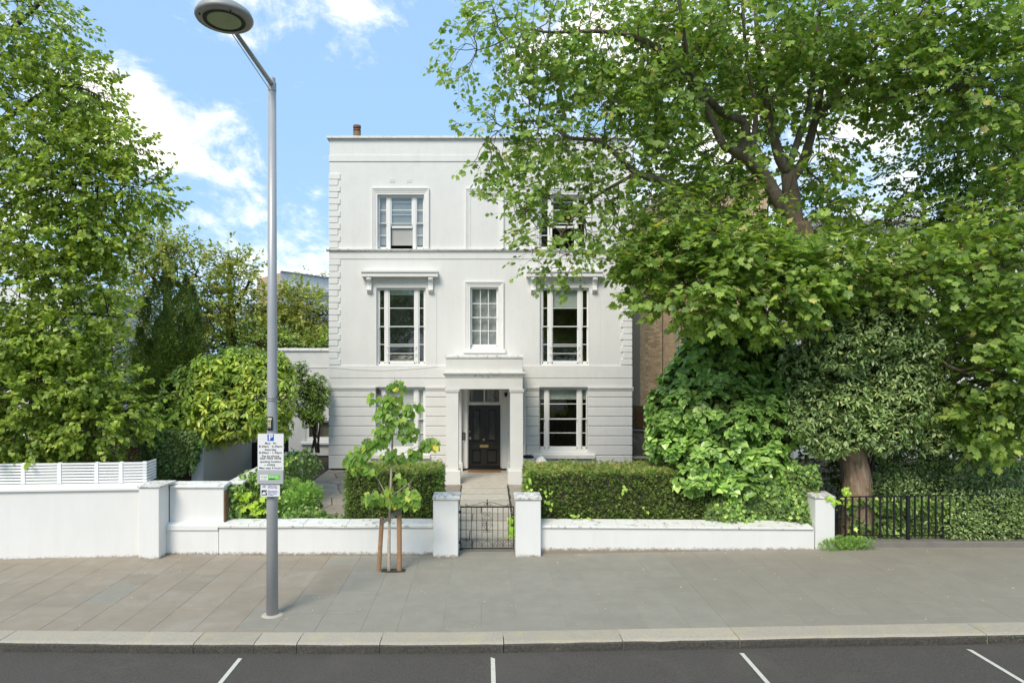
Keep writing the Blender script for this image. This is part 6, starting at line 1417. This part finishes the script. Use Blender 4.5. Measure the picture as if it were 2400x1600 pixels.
# ---------------------------------------------------------------- dark fastigiate yew
yw_ = thing('yew_tree', 'dark fastigiate yew with upright columns in the left garden', 'tree', at(395, 1080, 19))
cols = [(345, 700, 24, 960), (362, 662, 22, 980), (380, 650, 24, 980), (398, 655, 24, 980), (418, 662, 22, 980), (436, 648, 22, 980), (452, 672, 20, 960), (463, 730, 16, 930), (388, 720, 28, 990), (425, 735, 28, 980), (350, 800, 30, 1000), (405, 800, 30, 1000), (455, 800, 20, 960), (330, 770, 20, 950), (371, 750, 24, 990), (440, 770, 22, 980)]
Pq, Tq, Nq, Yr = [], [], [], []
for ci, (cx, ty, r, by) in enumerate(cols):
    Yc = 17.9 + .45 * math.sin(ci * 2.3) - (.7 if ci > 7 else 0); n = 2300; r = r * .86
    u = RNG.random(n); th = RNG.random(n) * 2 * PI; k = Yc / FPX
    zt2, zb2 = Z(ty, Yc), Z(by, Yc); z = zt2 - (zt2 - zb2) * u; rr = r * k * np.minimum(1, (u * 3.4 + .05)) * (.85 + .3 * RNG.random(n)) * (1 + .18 * np.sin(z * 9 + th * 2 + ci))
    Pq.append(np.stack([X(cx, Yc) + np.cos(th) * rr, Yc + np.sin(th) * rr, z], 1)); o_ = np.stack([np.cos(th), np.sin(th), np.zeros(n)], 1)
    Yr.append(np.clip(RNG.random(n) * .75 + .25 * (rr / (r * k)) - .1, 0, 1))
    Tq.append(nrm(o_ * .5 + UP * .9 + rv(n, .3))); Nq.append(nrm(o_ + rv(n, .4)))
Pq, Tq, Nq, Yrnd = map(np.concatenate, (Pq, Tq, Nq, Yr))
leaf_mass('foliage', Pq, Tq, Nq, RNG.uniform(.055, .10, len(Pq)), T_SPRIG, m_yew, yw_, rnd=Yrnd)
build('trunk', MB().tube([at(398, 1080, 19), at(398, 700, 19)], [.15, .05], 8), m_barkd, yw_)
for ci, (cx, ty, r, by) in enumerate(cols[:8]): build('stem', MB().tube([at(cx, by, 19), at(cx, ty + 120, 19)], [.16, .05], 8), m_barkd, yw_)

# ---------------------------------------------------------------- broad shrubs of whorled leaves
def shrub(name, label, base, BL, mats, tmpl, size, per, k=7, stems=4, droop=.8, spread=1., nobj=300, bias=5, inner=None, up=.3, wh=.0, nf=.5):
    tr = thing(name, label, 'shrub', base); c = Vector(base)
    random.seed(len(label))
    LL = []
    for i, (px, py, Y, rx, ry, rY, n) in enumerate(BL):
        p1 = at(px, py, Y); b0 = c + Vector((random.uniform(-.15, .15), random.uniform(-.1, .1), 0)); m1 = b0.lerp(p1, .5) + Vector((random.uniform(-.2, .2), 0, random.uniform(-.1, .2)))
        if i < 9: build('stem', MB().tube([b0, m1, p1], [.045, .03, .012], 6), m_barkd, tr)
        LL.append(([np.array(b0), np.array(m1), np.array(p1)], None))
    P, O = blobs(BL, bias)
    front = O[:, 1] < .55; P, O = P[front], O[front]
    twig_tree(skeleton_pts(LL), P, tr, m_barkd, rmin=.004, grow=.002, maxr=.03)
    n = len(P); PP, TT, NN, SS = [], [], [], []
    ax = nrm(O + UP * .35 + rv(n, .25)); a1 = nrm(np.cross(ax, rv(n))); a2 = np.cross(ax, a1)
    for j in range(k):
        th = 2 * PI * j / k + RNG.random(n) * .5; rad = a1 * np.cos(th)[:, None] + a2 * np.sin(th)[:, None]
        t = nrm(rad * spread + ax * .35 - UP * droop * RNG.uniform(.5, 1.2, (n, 1)) + rv(n, .12))
        PP.append(P + ax * .02 + t * .02 + rv(n, .012)); TT.append(t); NN.append(nrm(ax * nf + UP * up + rad * .35 + rv(n, .22))); SS.append(size * np.clip(RNG.normal(1, .2, n), .5, 1.5))
    p, t, nn, s = map(np.concatenate, (PP, TT, NN, SS))
    foliage(p, t, nn, s, tmpl, mats[0], mats[1], tr, nobj)
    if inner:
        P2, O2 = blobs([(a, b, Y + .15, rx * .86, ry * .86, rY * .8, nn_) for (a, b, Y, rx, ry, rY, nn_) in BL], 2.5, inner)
        leaf_mass('inner_leaves', P2, nrm(rv(len(P2))), nrm(O2 + rv(len(P2), .6)), np.full(len(P2), size * 1.1), tmpl, m_dkiv, tr)  # darker leaf colour here stands in for the shade deep inside the shrub
    return tr
shrub('whorled_shrub', 'broad yellow green shrub with drooping whorled leaves above the grey yard wall', at(480, 1080, 17.2),
      [(470, 920, 16.6, 90, 70, .9, 330), (560, 880, 16.9, 80, 50, .9, 240), (420, 990, 16.4, 75, 55, .7, 220), (540, 970, 16.3, 100, 60, .9, 360), (620, 930, 16.6, 70, 70, .8, 250), (640, 985, 16.8, 40, 55, .6, 120), (655, 890, 17.2, 34, 46, .6, 80), (600, 855, 17.2, 60, 34, .6, 150), (560, 850, 17, 60, 40, .6, 150), (640, 860, 17.2, 40, 40, .5, 100), (500, 880, 16.6, 60, 50, .7, 160), (385, 1020, 16.4, 40, 30, .4, 60), (480, 1010, 16.2, 60, 40, .5, 110)],
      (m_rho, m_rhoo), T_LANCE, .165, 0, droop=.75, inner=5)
shrub('evergreen_shrub', 'dark small leaved shrub growing against the white extension', at(735, 1060, 21.5),
      [(725, 940, 21.3, 42, 50, .5, 230), (745, 920, 21.4, 24, 44, .4, 110), (705, 880, 21.3, 22, 36, .3, 60), (735, 975, 21.2, 26, 16, .3, 50), (720, 985, 21, 12, 14, .2, 14)],
      (m_bgd, m_bgd), T_OVAL, .085, 0, k=8, droop=.1, nobj=0, inner=3)
shrub('glossy_shrub', 'big glossy bright green ivy like bush spilling over the right hedge', at(1700, 1220, 15.2),
      [(1600, 960, 14.6, 75, 70, .6, 210), (1700, 970, 14.3, 90, 80, .7, 300), (1800, 990, 14.4, 70, 80, .6, 220), (1570, 1020, 14.6, 50, 60, .5, 120), (1660, 1060, 14.3, 90, 55, .6, 210), (1780, 1080, 14.2, 70, 60, .5, 170), (1640, 850, 15.0, 60, 55, .6, 130), (1720, 830, 15.1, 80, 60, .6, 150), (1650, 780, 15.3, 60, 50, .5, 80), (1750, 770, 15.4, 90, 50, .5, 90), (1590, 890, 14.9, 40, 40, .4, 60), (1850, 930, 14.9, 45, 60, .4, 90), (1540, 1040, 14.7, 25, 30, .3, 30), (1830, 850, 15.0, 60, 60, .5, 110), (1800, 900, 14.8, 60, 50, .5, 110), (1700, 900, 14.6, 90, 50, .5, 170), (1640, 1120, 14.0, 60, 30, .3, 70), (1730, 1130, 14.0, 60, 30, .3, 70), (1560, 960, 14.7, 45, 60, .4, 80)],
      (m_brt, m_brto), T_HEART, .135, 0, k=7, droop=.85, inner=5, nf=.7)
shrub('laurel_shrub', 'rounded laurel like shrub of small leaf whorls in front of the sycamore trunk', at(2020, 1250, 14.9),
      [(2060, 760, 13.5, 110, 70, .5, 420), (1960, 800, 13.5, 80, 70, .4, 240), (2020, 820, 14.1, 120, 90, .7, 480), (2100, 910, 14.0, 95, 110, .7, 480), (1960, 940, 14.1, 90, 80, .7, 340), (2050, 1000, 13.95, 100, 60, .6, 330), (1960, 1020, 13.9, 50, 45, .4, 120), (2140, 810, 13.7, 60, 70, .5, 240), (2020, 740, 14.7, 90, 40, .6, 190), (1900, 870, 14.5, 40, 80, .5, 120), (2160, 960, 14.2, 45, 70, .5, 150), (2150, 870, 14.1, 60, 90, .5, 260), (1900, 960, 13.9, 60, 90, .4, 260), (1880, 860, 14.0, 50, 60, .4, 160), (1930, 1040, 13.95, 45, 30, .3, 90), (2180, 1020, 14.1, 50, 40, .4, 120), (2080, 740, 14.2, 80, 50, .5, 200)],
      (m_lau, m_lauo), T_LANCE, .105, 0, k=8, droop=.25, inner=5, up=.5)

# ---------------------------------------------------------------- clipped hedges
def hedge(label, x0, x1, y0, y1, z0, z1, n, seed, dark=None):
    hd = thing('clipped_hedge', label, 'hedge', ((x0 + x1) / 2, (y0 + y1) / 2, z0), 'clipped yew hedges behind the front wall')
    i = .07; build('core', MB().box(x0 + i, x1 - i, y0 + i, y1 - i, z0, z1 - i), m_barkd, hd)
    A = [((x1 - x0) * (z1 - z0), 0), ((x1 - x0) * (y1 - y0), 1), ((y1 - y0) * (z1 - z0), 2), ((y1 - y0) * (z1 - z0), 3)]
    tot = sum(a for a, _ in A)
    for a, sd in A:
        m = int(n * a / tot); u = RNG.random(m); v = RNG.random(m); dj = RNG.uniform(-.075, .02, m)
        bump = lambda a_, b_: .025 * np.sin(a_ * 7 + seed) * np.cos(b_ * 6) + .015 * np.sin(a_ * 17 + b_ * 13)
        if sd == 0: q = np.stack([x0 + (x1 - x0) * u, y0 - dj + bump(u * (x1 - x0), v), z0 + (z1 - z0) * v], 1); o = np.array([0, -1., 0])
        elif sd == 1: q = np.stack([x0 + (x1 - x0) * u, y0 + (y1 - y0) * v, z1 + dj + bump(u * (x1 - x0), v) * 1.4], 1); o = np.array([0, 0, 1.])
        elif sd == 2: q = np.stack([x0 - dj + bump(u * 2, v) , y0 + (y1 - y0) * u, z0 + (z1 - z0) * v], 1); o = np.array([-1., 0, 0])
        else: q = np.stack([x1 + dj + bump(u * 2, v), y0 + (y1 - y0) * u, z0 + (z1 - z0) * v], 1); o = np.array([1., 0, 0])
        t = nrm(o * .7 + rv(m, .5) + (UP * .25 if sd != 1 else 0)); nn = nrm(rv(m, .7) + UP * .5 + o * .3)
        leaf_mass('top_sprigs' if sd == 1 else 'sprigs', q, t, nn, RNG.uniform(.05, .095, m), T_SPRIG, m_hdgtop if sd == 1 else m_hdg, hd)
    # wispy shoots on top
    m = int((x1 - x0) * 34); b_ = np.stack([RNG.uniform(x0, x1, m), RNG.uniform(y0, y1, m), np.full(m, z1)], 1); dd = nrm(UP + rv(m, .35)); ln = RNG.uniform(.05, .16, m)
    pp = np.concatenate([b_ + dd * (ln * f_)[:, None] for f_ in (.2, .45, .7, .95)]); D4 = np.tile(dd, (4, 1))
    leaf_mass('shoots', pp, nrm(D4 * .8 + rv(len(pp), .4)), rv(len(pp)), np.full(len(pp), .055), T_SPRIG, m_hdgtop, hd)
    return hd
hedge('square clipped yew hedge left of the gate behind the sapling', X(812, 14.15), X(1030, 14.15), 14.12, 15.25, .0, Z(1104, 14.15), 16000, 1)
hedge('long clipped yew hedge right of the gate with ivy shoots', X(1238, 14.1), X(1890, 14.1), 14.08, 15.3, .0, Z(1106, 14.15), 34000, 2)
# dry leaves caught on the right hedge top
for i in range(14):
    q = Vector((random.uniform(1.1, 5), random.uniform(14.2, 15.1), Z(1106, 14.15) + .03)); me = bpy.data.meshes.get('dry_leaf_mesh')
    if me is None: me = bpy.data.meshes.new('dry_leaf_mesh'); me.from_pydata([tuple(v) for v in T_SYC[0]], [], [tuple(map(int, f)) for f in T_SYC[1]]); me.materials.append(m_dry)
dl = leaf_mass('fallen_leaves', np.stack([RNG.uniform(1.1, 5, 40), RNG.uniform(14.15, 15.2, 40), np.full(40, Z(1106, 14.15) + .035)], 1), rv(40) * np.array([1, 1, .3]), UP + rv(40, .3), RNG.uniform(.05, .13, 40), T_SYC, m_seed, None)
dl.name = 'fallen_leaves'
pl_ = np.stack([RNG.uniform(-7, 9, 260), 13.5 - 3.6 * RNG.random(260) ** 1.6, np.zeros(260)], 1); pl_[:, 2] = [g(a) + .006 for a in pl_[:, 0]]
lt = leaf_mass('fallen_litter', pl_, rv(260) * np.array([1, 1, .1]), UP + rv(260, .15), RNG.uniform(.010, .038, 260), T_OVAL, m_seed, None)

# ---------------------------------------------------------------- ivy and bedding
def ivy_sheet(parent, o, u, v, n, m, size=(.04, .08), mat=m_ivy, depth=.10, name='ivy_leaves', tmpl=T_IVY, shape=None, droop=.8):
    o, u, v, n = map(lambda a: np.array(a, float), (o, u, v, n)); a, b = RNG.random(m), RNG.random(m)
    if shape is not None: k = shape(a, b); a, b = a[k], b[k]; m = len(a)
    p = o + a[:, None] * u + b[:, None] * v + n * (RNG.random((m, 1)) ** .7 * depth * (1 + .6 * np.sin(a * 9 + b * 7))[:, None])
    return leaf_mass(name, p, nrm(rv(m, .5) - UP * droop + n * .2), nrm(n + UP * .35 + rv(m, .35)), RNG.uniform(*size, m), tmpl, mat, parent)
iv = thing('ivy', 'ivy and creeper smothering the low boundary wall right of the parking sign', 'ivy', (-4.8, 16, .3))
ivy_sheet(iv, (-5.0, 14.1, .1), (.32, 3.9, 0), (0, 0, 1.34), (1, -.15, 0), 3200, (.05, .09), m_ivy, .30)
ivy_sheet(iv, (-5.22, 14.02, .55), (.28, .12, 0), (0, 0, .78), (0, -1, 0), 260, (.05, .09), m_ivy, .10)
ivy_sheet(iv, (-5.15, 14.2, 1.36), (.3, 3.4, .12), (.45, 0, .05), (0, 0, 1), 700, (.05, .09), m_ivy, .10)
bed = thing('garden_bed', 'low bed of mixed green plants behind the front wall left of the drive', 'plants', (-4.3, 14.6, .05))
Pb, Ob = blobs([(560, 1180, 14.3, 40, 40, .25, 380), (610, 1190, 14.4, 60, 35, .3, 420), (690, 1185, 14.8, 55, 35, .4, 520), (730, 1178, 15.1, 26, 32, .25, 200), (600, 1205, 14.15, 60, 14, .1, 240), (720, 1208, 14.2, 60, 10, .12, 260), (780, 1212, 14.15, 40, 5, .1, 60)], 2.5)
leaf_mass('low_leaves', Pb, nrm(Ob + rv(len(Pb), .6)), nrm(UP * .7 + rv(len(Pb), .5) - np.array([0, .4, 0])), RNG.uniform(.05, .10, len(Pb)), T_IVY, m_ivy, bed)
Pf, Of = blobs([(725, 1158, 15.0, 30, 28, .25, 800), (690, 1140, 15.3, 22, 18, .25, 260), (680, 1170, 14.6, 18, 26, .15, 260)], 2)
leaf_mass('fern_fronds', Pf, nrm(Of + UP * .4 + rv(len(Pf), .3)), nrm(rv(len(Pf))), RNG.uniform(.05, .09, len(Pf)), T_SPRIG, m_fern, bed)
ym = thing('maple_seedling', 'yellow leaved maple seedling in the bed left of the lamp post', 'plant', at(585, 1215, 14.2))
for i in range(9): q0 = at(586, 1212, 14.2); q1 = at(random.uniform(562, 622), random.uniform(1155, 1192), 14.1); build('stem', MB().tube([q0, q0.lerp(q1, .5) + Vector((0, 0, .05)), q1], .004, 4), m_barks, ym)
yp = np.array([at(a, b, 14.05) for a, b in zip(RNG.uniform(556, 628, 30), RNG.uniform(1152, 1196, 30))])
leaf_objs('leaf', yp, nrm(rv(30, .6) - UP * .5 + np.array([0, -.2, 0])), nrm(UP * .5 + rv(30, .3) - np.array([0, .9, 0])), RNG.uniform(.10, .19, 30), T_SYC, m_yel, ym)
# dark ivy hanging at the end of the yard wall on the left
iv2 = thing('ivy', 'dark curtain of ivy hanging over the white end of the yard wall', 'ivy', (-7, 15.6, .3))
ivy_sheet(iv2, (X(335, 15.6), 15.6, .9), (X(470, 15.6) - X(335, 15.6), 0, 0), (0, 0, 1.4), (0, -1, 0), 5200, (.045, .08), m_dkiv, .25, shape=lambda a, b: b > (a * 1.0 - .25 + .12 * np.sin(a * 23)) * .72)
ivy_sheet(iv2, (X(455, 15.6), 15.6, 1.3), (.25, 0, 0), (0, 0, .8), (0, -1, 0), 700, (.045, .08), m_ivy, .15, shape=lambda a, b: b > a * .9)
# lower ivy at the right end of the right hedge, and light trailing shoots
iv3 = thing('ivy', 'ivy thicket covering the right end of the long hedge beside the end pier', 'ivy', (5.6, 14.2, .5))
ivy_sheet(iv3, (X(1690, 14.0), 14.02, .62), (X(1912, 14.0) - X(1690, 14.0), 0, 0), (0, 0, 1.15), (0, -1, 0), 1700, (.05, .10), m_ivy, .18, shape=lambda a, b: (b < .3 + a * 1.0))
ivy_sheet(iv3, (X(1650, 14.0), 14.03, .62), (X(1912, 14.0) - X(1650, 14.0), 0, 0), (0, 0, 1.1), (0, -1, 0), 2600, (.05, .10), m_dkiv, .14, shape=lambda a, b: (b < .3 + a * 1.0))
Pt, Ot = [], []
for (ax_, ay_, bx_, by_, c_) in ((1610, 1118, 1628, 1158, 9), (1668, 1110, 1712, 1160, 14), (1680, 1182, 1688, 1200, 9), (1812, 1060, 1852, 1150, 26), (1712, 1140, 1720, 1150, 4), (1505, 1190, 1515, 1196, 5), (1270, 1145, 1290, 1152, 8), (1280, 1165, 1292, 1190, 9), (1338, 1205, 1380, 1218, 10), (1700, 1150, 1760, 1130, 12), (1450, 1152, 1470, 1142, 6), (1240, 1118, 1236, 1150, 6)):
    for i in range(c_): f_ = i / max(1, c_ - 1); Pt.append(np.array(at(ax_ + (bx_ - ax_) * f_, ay_ + (by_ - ay_) * f_, 13.9)) + rv(1, .035)[0])
Pt = np.array(Pt); leaf_mass('trailing_shoots', Pt, nrm(rv(len(Pt), .4) - UP), nrm(rv(len(Pt), .3) - np.array([0, 1, 0]) + UP * .4), RNG.uniform(.05, .085, len(Pt)), T_IVY, m_ivyl, iv3)
# privet thicket behind and through the railings
iv4 = thing('privet_thicket', 'dense small leaved privet and ivy growing through the black railings', 'hedge', (10.5, 14.6, .2))
Pp, Op = blobs([(2330, 1130, 14.5, 120, 90, .5, 2400), (2180, 1120, 14.7, 110, 70, .4, 1700), (2100, 1180, 14.4, 90, 80, .3, 1200), (2260, 1210, 14.05, 130, 60, .28, 2000), (2390, 1210, 13.95, 80, 70, .3, 1700), (2040, 1220, 14.5, 50, 50, .3, 500), (2560, 1180, 14.2, 120, 100, .5, 800), (2150, 1240, 14.2, 130, 30, .2, 700), (2310, 1250, 13.8, 90, 20, .12, 350), (2350, 1205, 13.78, 90, 60, .10, 1300), (2260, 1235, 13.78, 60, 35, .08, 450), (2460, 1200, 13.75, 80, 70, .12, 700), (2240, 1175, 13.82, 40, 18, .06, 120)], 3)
leaf_mass('privet_leaves', Pp, nrm(Op + rv(len(Pp), .6)), nrm(UP * .6 + Op * .4 + rv(len(Pp), .5)), RNG.uniform(.035, .07, len(Pp)), T_OVAL, m_lau, iv4)
ivy_sheet(iv4, (X(1985, 14.15), 14.2, .25), (5.2, 0, 0), (0, 0, .8), (0, -1, 0), 2200, (.06, .12), m_ivy, .2, droop=.5)
ivy_sheet(iv4, (X(1985, 15), 15.0, .25), (6.5, 0, 0), (0, 0, 2.4), (0, -1, 0), 4200, (.06, .11), m_dkiv, .3, droop=.5)
ivy_sheet(iv3, (X(1990, 13.7), 13.98, .9), (.16, 0, 0), (0, 0, .4), (0, -1, 0), 40, (.05, .08), m_ivyl, .05)
ivy_sheet(iv3, (X(1925, 13.7), 13.6, Z(1180, 13.6)), (.3, 0, 0), (0, 0, .15), (0, -1, .2), 34, (.05, .08), m_ivyl, .05, shape=lambda a, b: (a > .5) | (b > .6))
wd = thing('weed_clump', 'clump of small green weeds at the foot of the end pier', 'weeds', at(1985, 1285, 13.5))
Pw, Ow = blobs([(1960, 1278, 13.5, 40, 14, .12, 360), (2010, 1272, 13.5, 40, 14, .12, 360), (1985, 1268, 13.55, 50, 10, .12, 200)], 2)
leaf_mass('leaves', Pw, nrm(Ow + UP * .6 + rv(len(Pw), .5)), rv(len(Pw)), RNG.uniform(.04, .08, len(Pw)), T_SPRIG, m_fern, wd)
wk = thing('kerb_weeds', 'thin green weeds growing in the kerb joint at far right', 'weeds', (X(2330, 9.5), 9.4, .1))
Pw, Ow = blobs([(2310, 1492, 9.4, 50, 6, .08, 90), (2370, 1488, 9.4, 40, 8, .08, 110), (2290, 1475, 9.55, 18, 10, .03, 40)], 2)
leaf_mass('leaves', Pw, nrm(Ow * np.array([1, 1, .3]) + rv(len(Pw), .5)), UP + rv(len(Pw), .5), RNG.uniform(.015, .035, len(Pw)), T_SPRIG, m_fern, wk)
# tufts of moss and seedlings in the path joints
mt_ = []
for yj in ys_[1:]:
    for _ in range(26): mt_.append((random.choice((random.uniform(-.66, .68), random.choice((-.63, .66)) + random.uniform(-.03, .03))), yj + random.uniform(-.015, .015), h(yj) + .005))
mt_ = np.array(mt_); ms_ = leaf_mass('moss_tufts', mt_, nrm(UP * .6 + rv(len(mt_), .5)), rv(len(mt_)), RNG.uniform(.012, .04, len(mt_)), T_SPRIG, m_fern, None)
# young climber by the gate latch
cb = thing('ivy', 'small ivy sprig inside the gate beside the latch', 'ivy', (X(1200, 13.9), 13.95, .2))
ivy_sheet(cb, (X(1192, 13.95), 13.95, .3), (.14, 0, 0), (0, 0, .42), (0, -1, 0), 70, (.05, .09), m_ivyl, .06)

# ---------------------------------------------------------------- street sapling
sp = thing('street_sapling', 'young heart leaved sapling tied between two stakes on the pavement', 'tree', at(912, 1335, 12.6))
KS = 12.6
stem = [(912, 1340, KS, .038), (911.5, 1290, KS, .033), (913, 1220, KS, .022), (915, 1163, KS, .022), (918, 1075, KS, .019), (921.5, 988, KS, .013), (923, 930, KS, .008), (925, 880, KS, .004)]
LS = [limb('trunk', stem, sp, m_barks, 10, 3, .05)]
for q in ([(914, 1180, KS, .011), (890, 1130, KS, .009), (862, 1095, KS, .007), (851, 1060, KS, .005), (830, 1075, KS, .003)], [(914, 1185, KS, .010), (895, 1170, KS - .2, .007), (868, 1168, KS - .3, .004)],
          [(915, 1165, KS, .010), (940, 1145, KS - .1, .007), (965, 1127, KS - .15, .004)], [(914, 1190, KS, .009), (930, 1175, KS - .1, .006), (955, 1172, KS - .2, .003)],
          [(918, 1085, KS, .009), (945, 1062, KS, .007), (980, 1045, KS - .05, .005), (1019, 1030, KS - .1, .003)], [(919, 1060, KS, .008), (890, 1040, KS, .006), (862, 1030, KS - .1, .003)],
          [(920, 1020, KS, .007), (950, 1000, KS, .004), (975, 985, KS, .002)], [(921, 1000, KS, .006), (885, 985, KS, .003), (870, 960, KS, .002)], [(922, 965, KS, .005), (950, 945, KS, .003)], [(922, 960, KS, .005), (895, 940, KS, .003)]):
    LS.append(limb('branch', q, sp, m_barks, 6, 3, .05))
SPB = [(832, 1080, 12.6, 26, 28, .12, 26), (858, 1050, 12.5, 22, 26, .12, 16), (870, 1100, 12.5, 14, 22, .1, 7), (872, 1165, 12.3, 22, 18, .12, 18), (960, 1165, 12.4, 28, 26, .14, 34), (935, 1165, 12.4, 16, 20, .12, 12), (905, 1150, 12.4, 14, 20, .1, 6), (915, 1172, 12.4, 18, 12, .1, 8),
       (1010, 1038, 12.5, 22, 16, .1, 20), (975, 1060, 12.5, 22, 18, .1, 15), (925, 1070, 12.5, 30, 20, .12, 16), (880, 1035, 12.5, 28, 16, .12, 22), (900, 1010, 12.5, 26, 18, .12, 20), (955, 1010, 12.5, 24, 26, .12, 24), (925, 985, 12.5, 30, 24, .14, 26), (965, 958, 12.5, 20, 16, .1, 13), (893, 965, 12.5, 18, 18, .1, 14), (920, 940, 12.5, 28, 20, .14, 22), (875, 930, 12.5, 12, 12, .08, 6), (930, 905, 12.5, 22, 20, .1, 14), (935, 1120, 12.5, 12, 12, .08, 4)]
Ps, Os = blobs(SPB, 2.4, 1.9)
dr_ = twig_tree(skeleton_pts(LS, .06), Ps + UP * .04, sp, m_barks, rmin=.0016, grow=.0006, name='petioles')
q_ = RNG.permutation(len(Ps)); Pr, Or = Ps[q_[300:]], Os[q_[300:]]; Ps, Os = Ps[q_[:300]], Os[q_[:300]]
m_sapm = LEAF('sapling_leaf_mass', SAP, rough=.4, trans=.4, clump=.1)
leaf_mass('leaves', Pr, nrm(Or * np.array([.5, .3, .2]) - UP * .95 + rv(len(Pr), .3)), nrm(np.array([0, -.85, 0]) + Or * .4 + UP * .35 + rv(len(Pr), .3)), RNG.uniform(.085, .125, len(Pr)), T_HEART, m_sapm, sp)
n_ = len(Ps)
leaf_objs('leaf', Ps, nrm(Os * np.array([.5, .3, .2]) - UP * .95 + rv(n_, .3)), nrm(np.array([0, -.85, 0]) + Os * .4 + UP * .35 + rv(n_, .3)), RNG.uniform(.10, .145, n_), T_HEART, m_sapo, sp)

# ---------------------------------------------------------------- trees across the street, mirrored in the window panes
for i, (tx, ty, tz, r_) in enumerate(((-9, -11, 7.5, 4.2), (-1.5, -12, 8.2, 4.4), (6.5, -11, 7.2, 4.2), (14, -12, 8, 4.5))):
    tr = thing('street_tree', 'broad street tree across the road behind the viewer, mirrored in the villa windows', 'tree', (tx, ty, 0), 'street trees across the road')
    build('trunk', MB().tube([(tx, ty, -.2), (tx + .1, ty, 3), (tx, ty, tz)], [.28, .22, .08], 8), m_barkd, tr)
    d_ = nrm(rv(5200)); tr['label'] = ('leftmost', 'second from left', 'third from left', 'rightmost')[i] + ' of the broad street trees across the road, mirrored in the villa windows'; q = np.array([tx, ty, tz]) + d_ * (RNG.random((5200, 1)) ** .35) * np.array([r_, r_ * .8, r_ * .95])
    leaf_mass('leaves', q, nrm(rv(5200)), nrm(rv(5200) + UP * .5), RNG.uniform(.25, .42, 5200), T_DIA, m_bgd, tr)
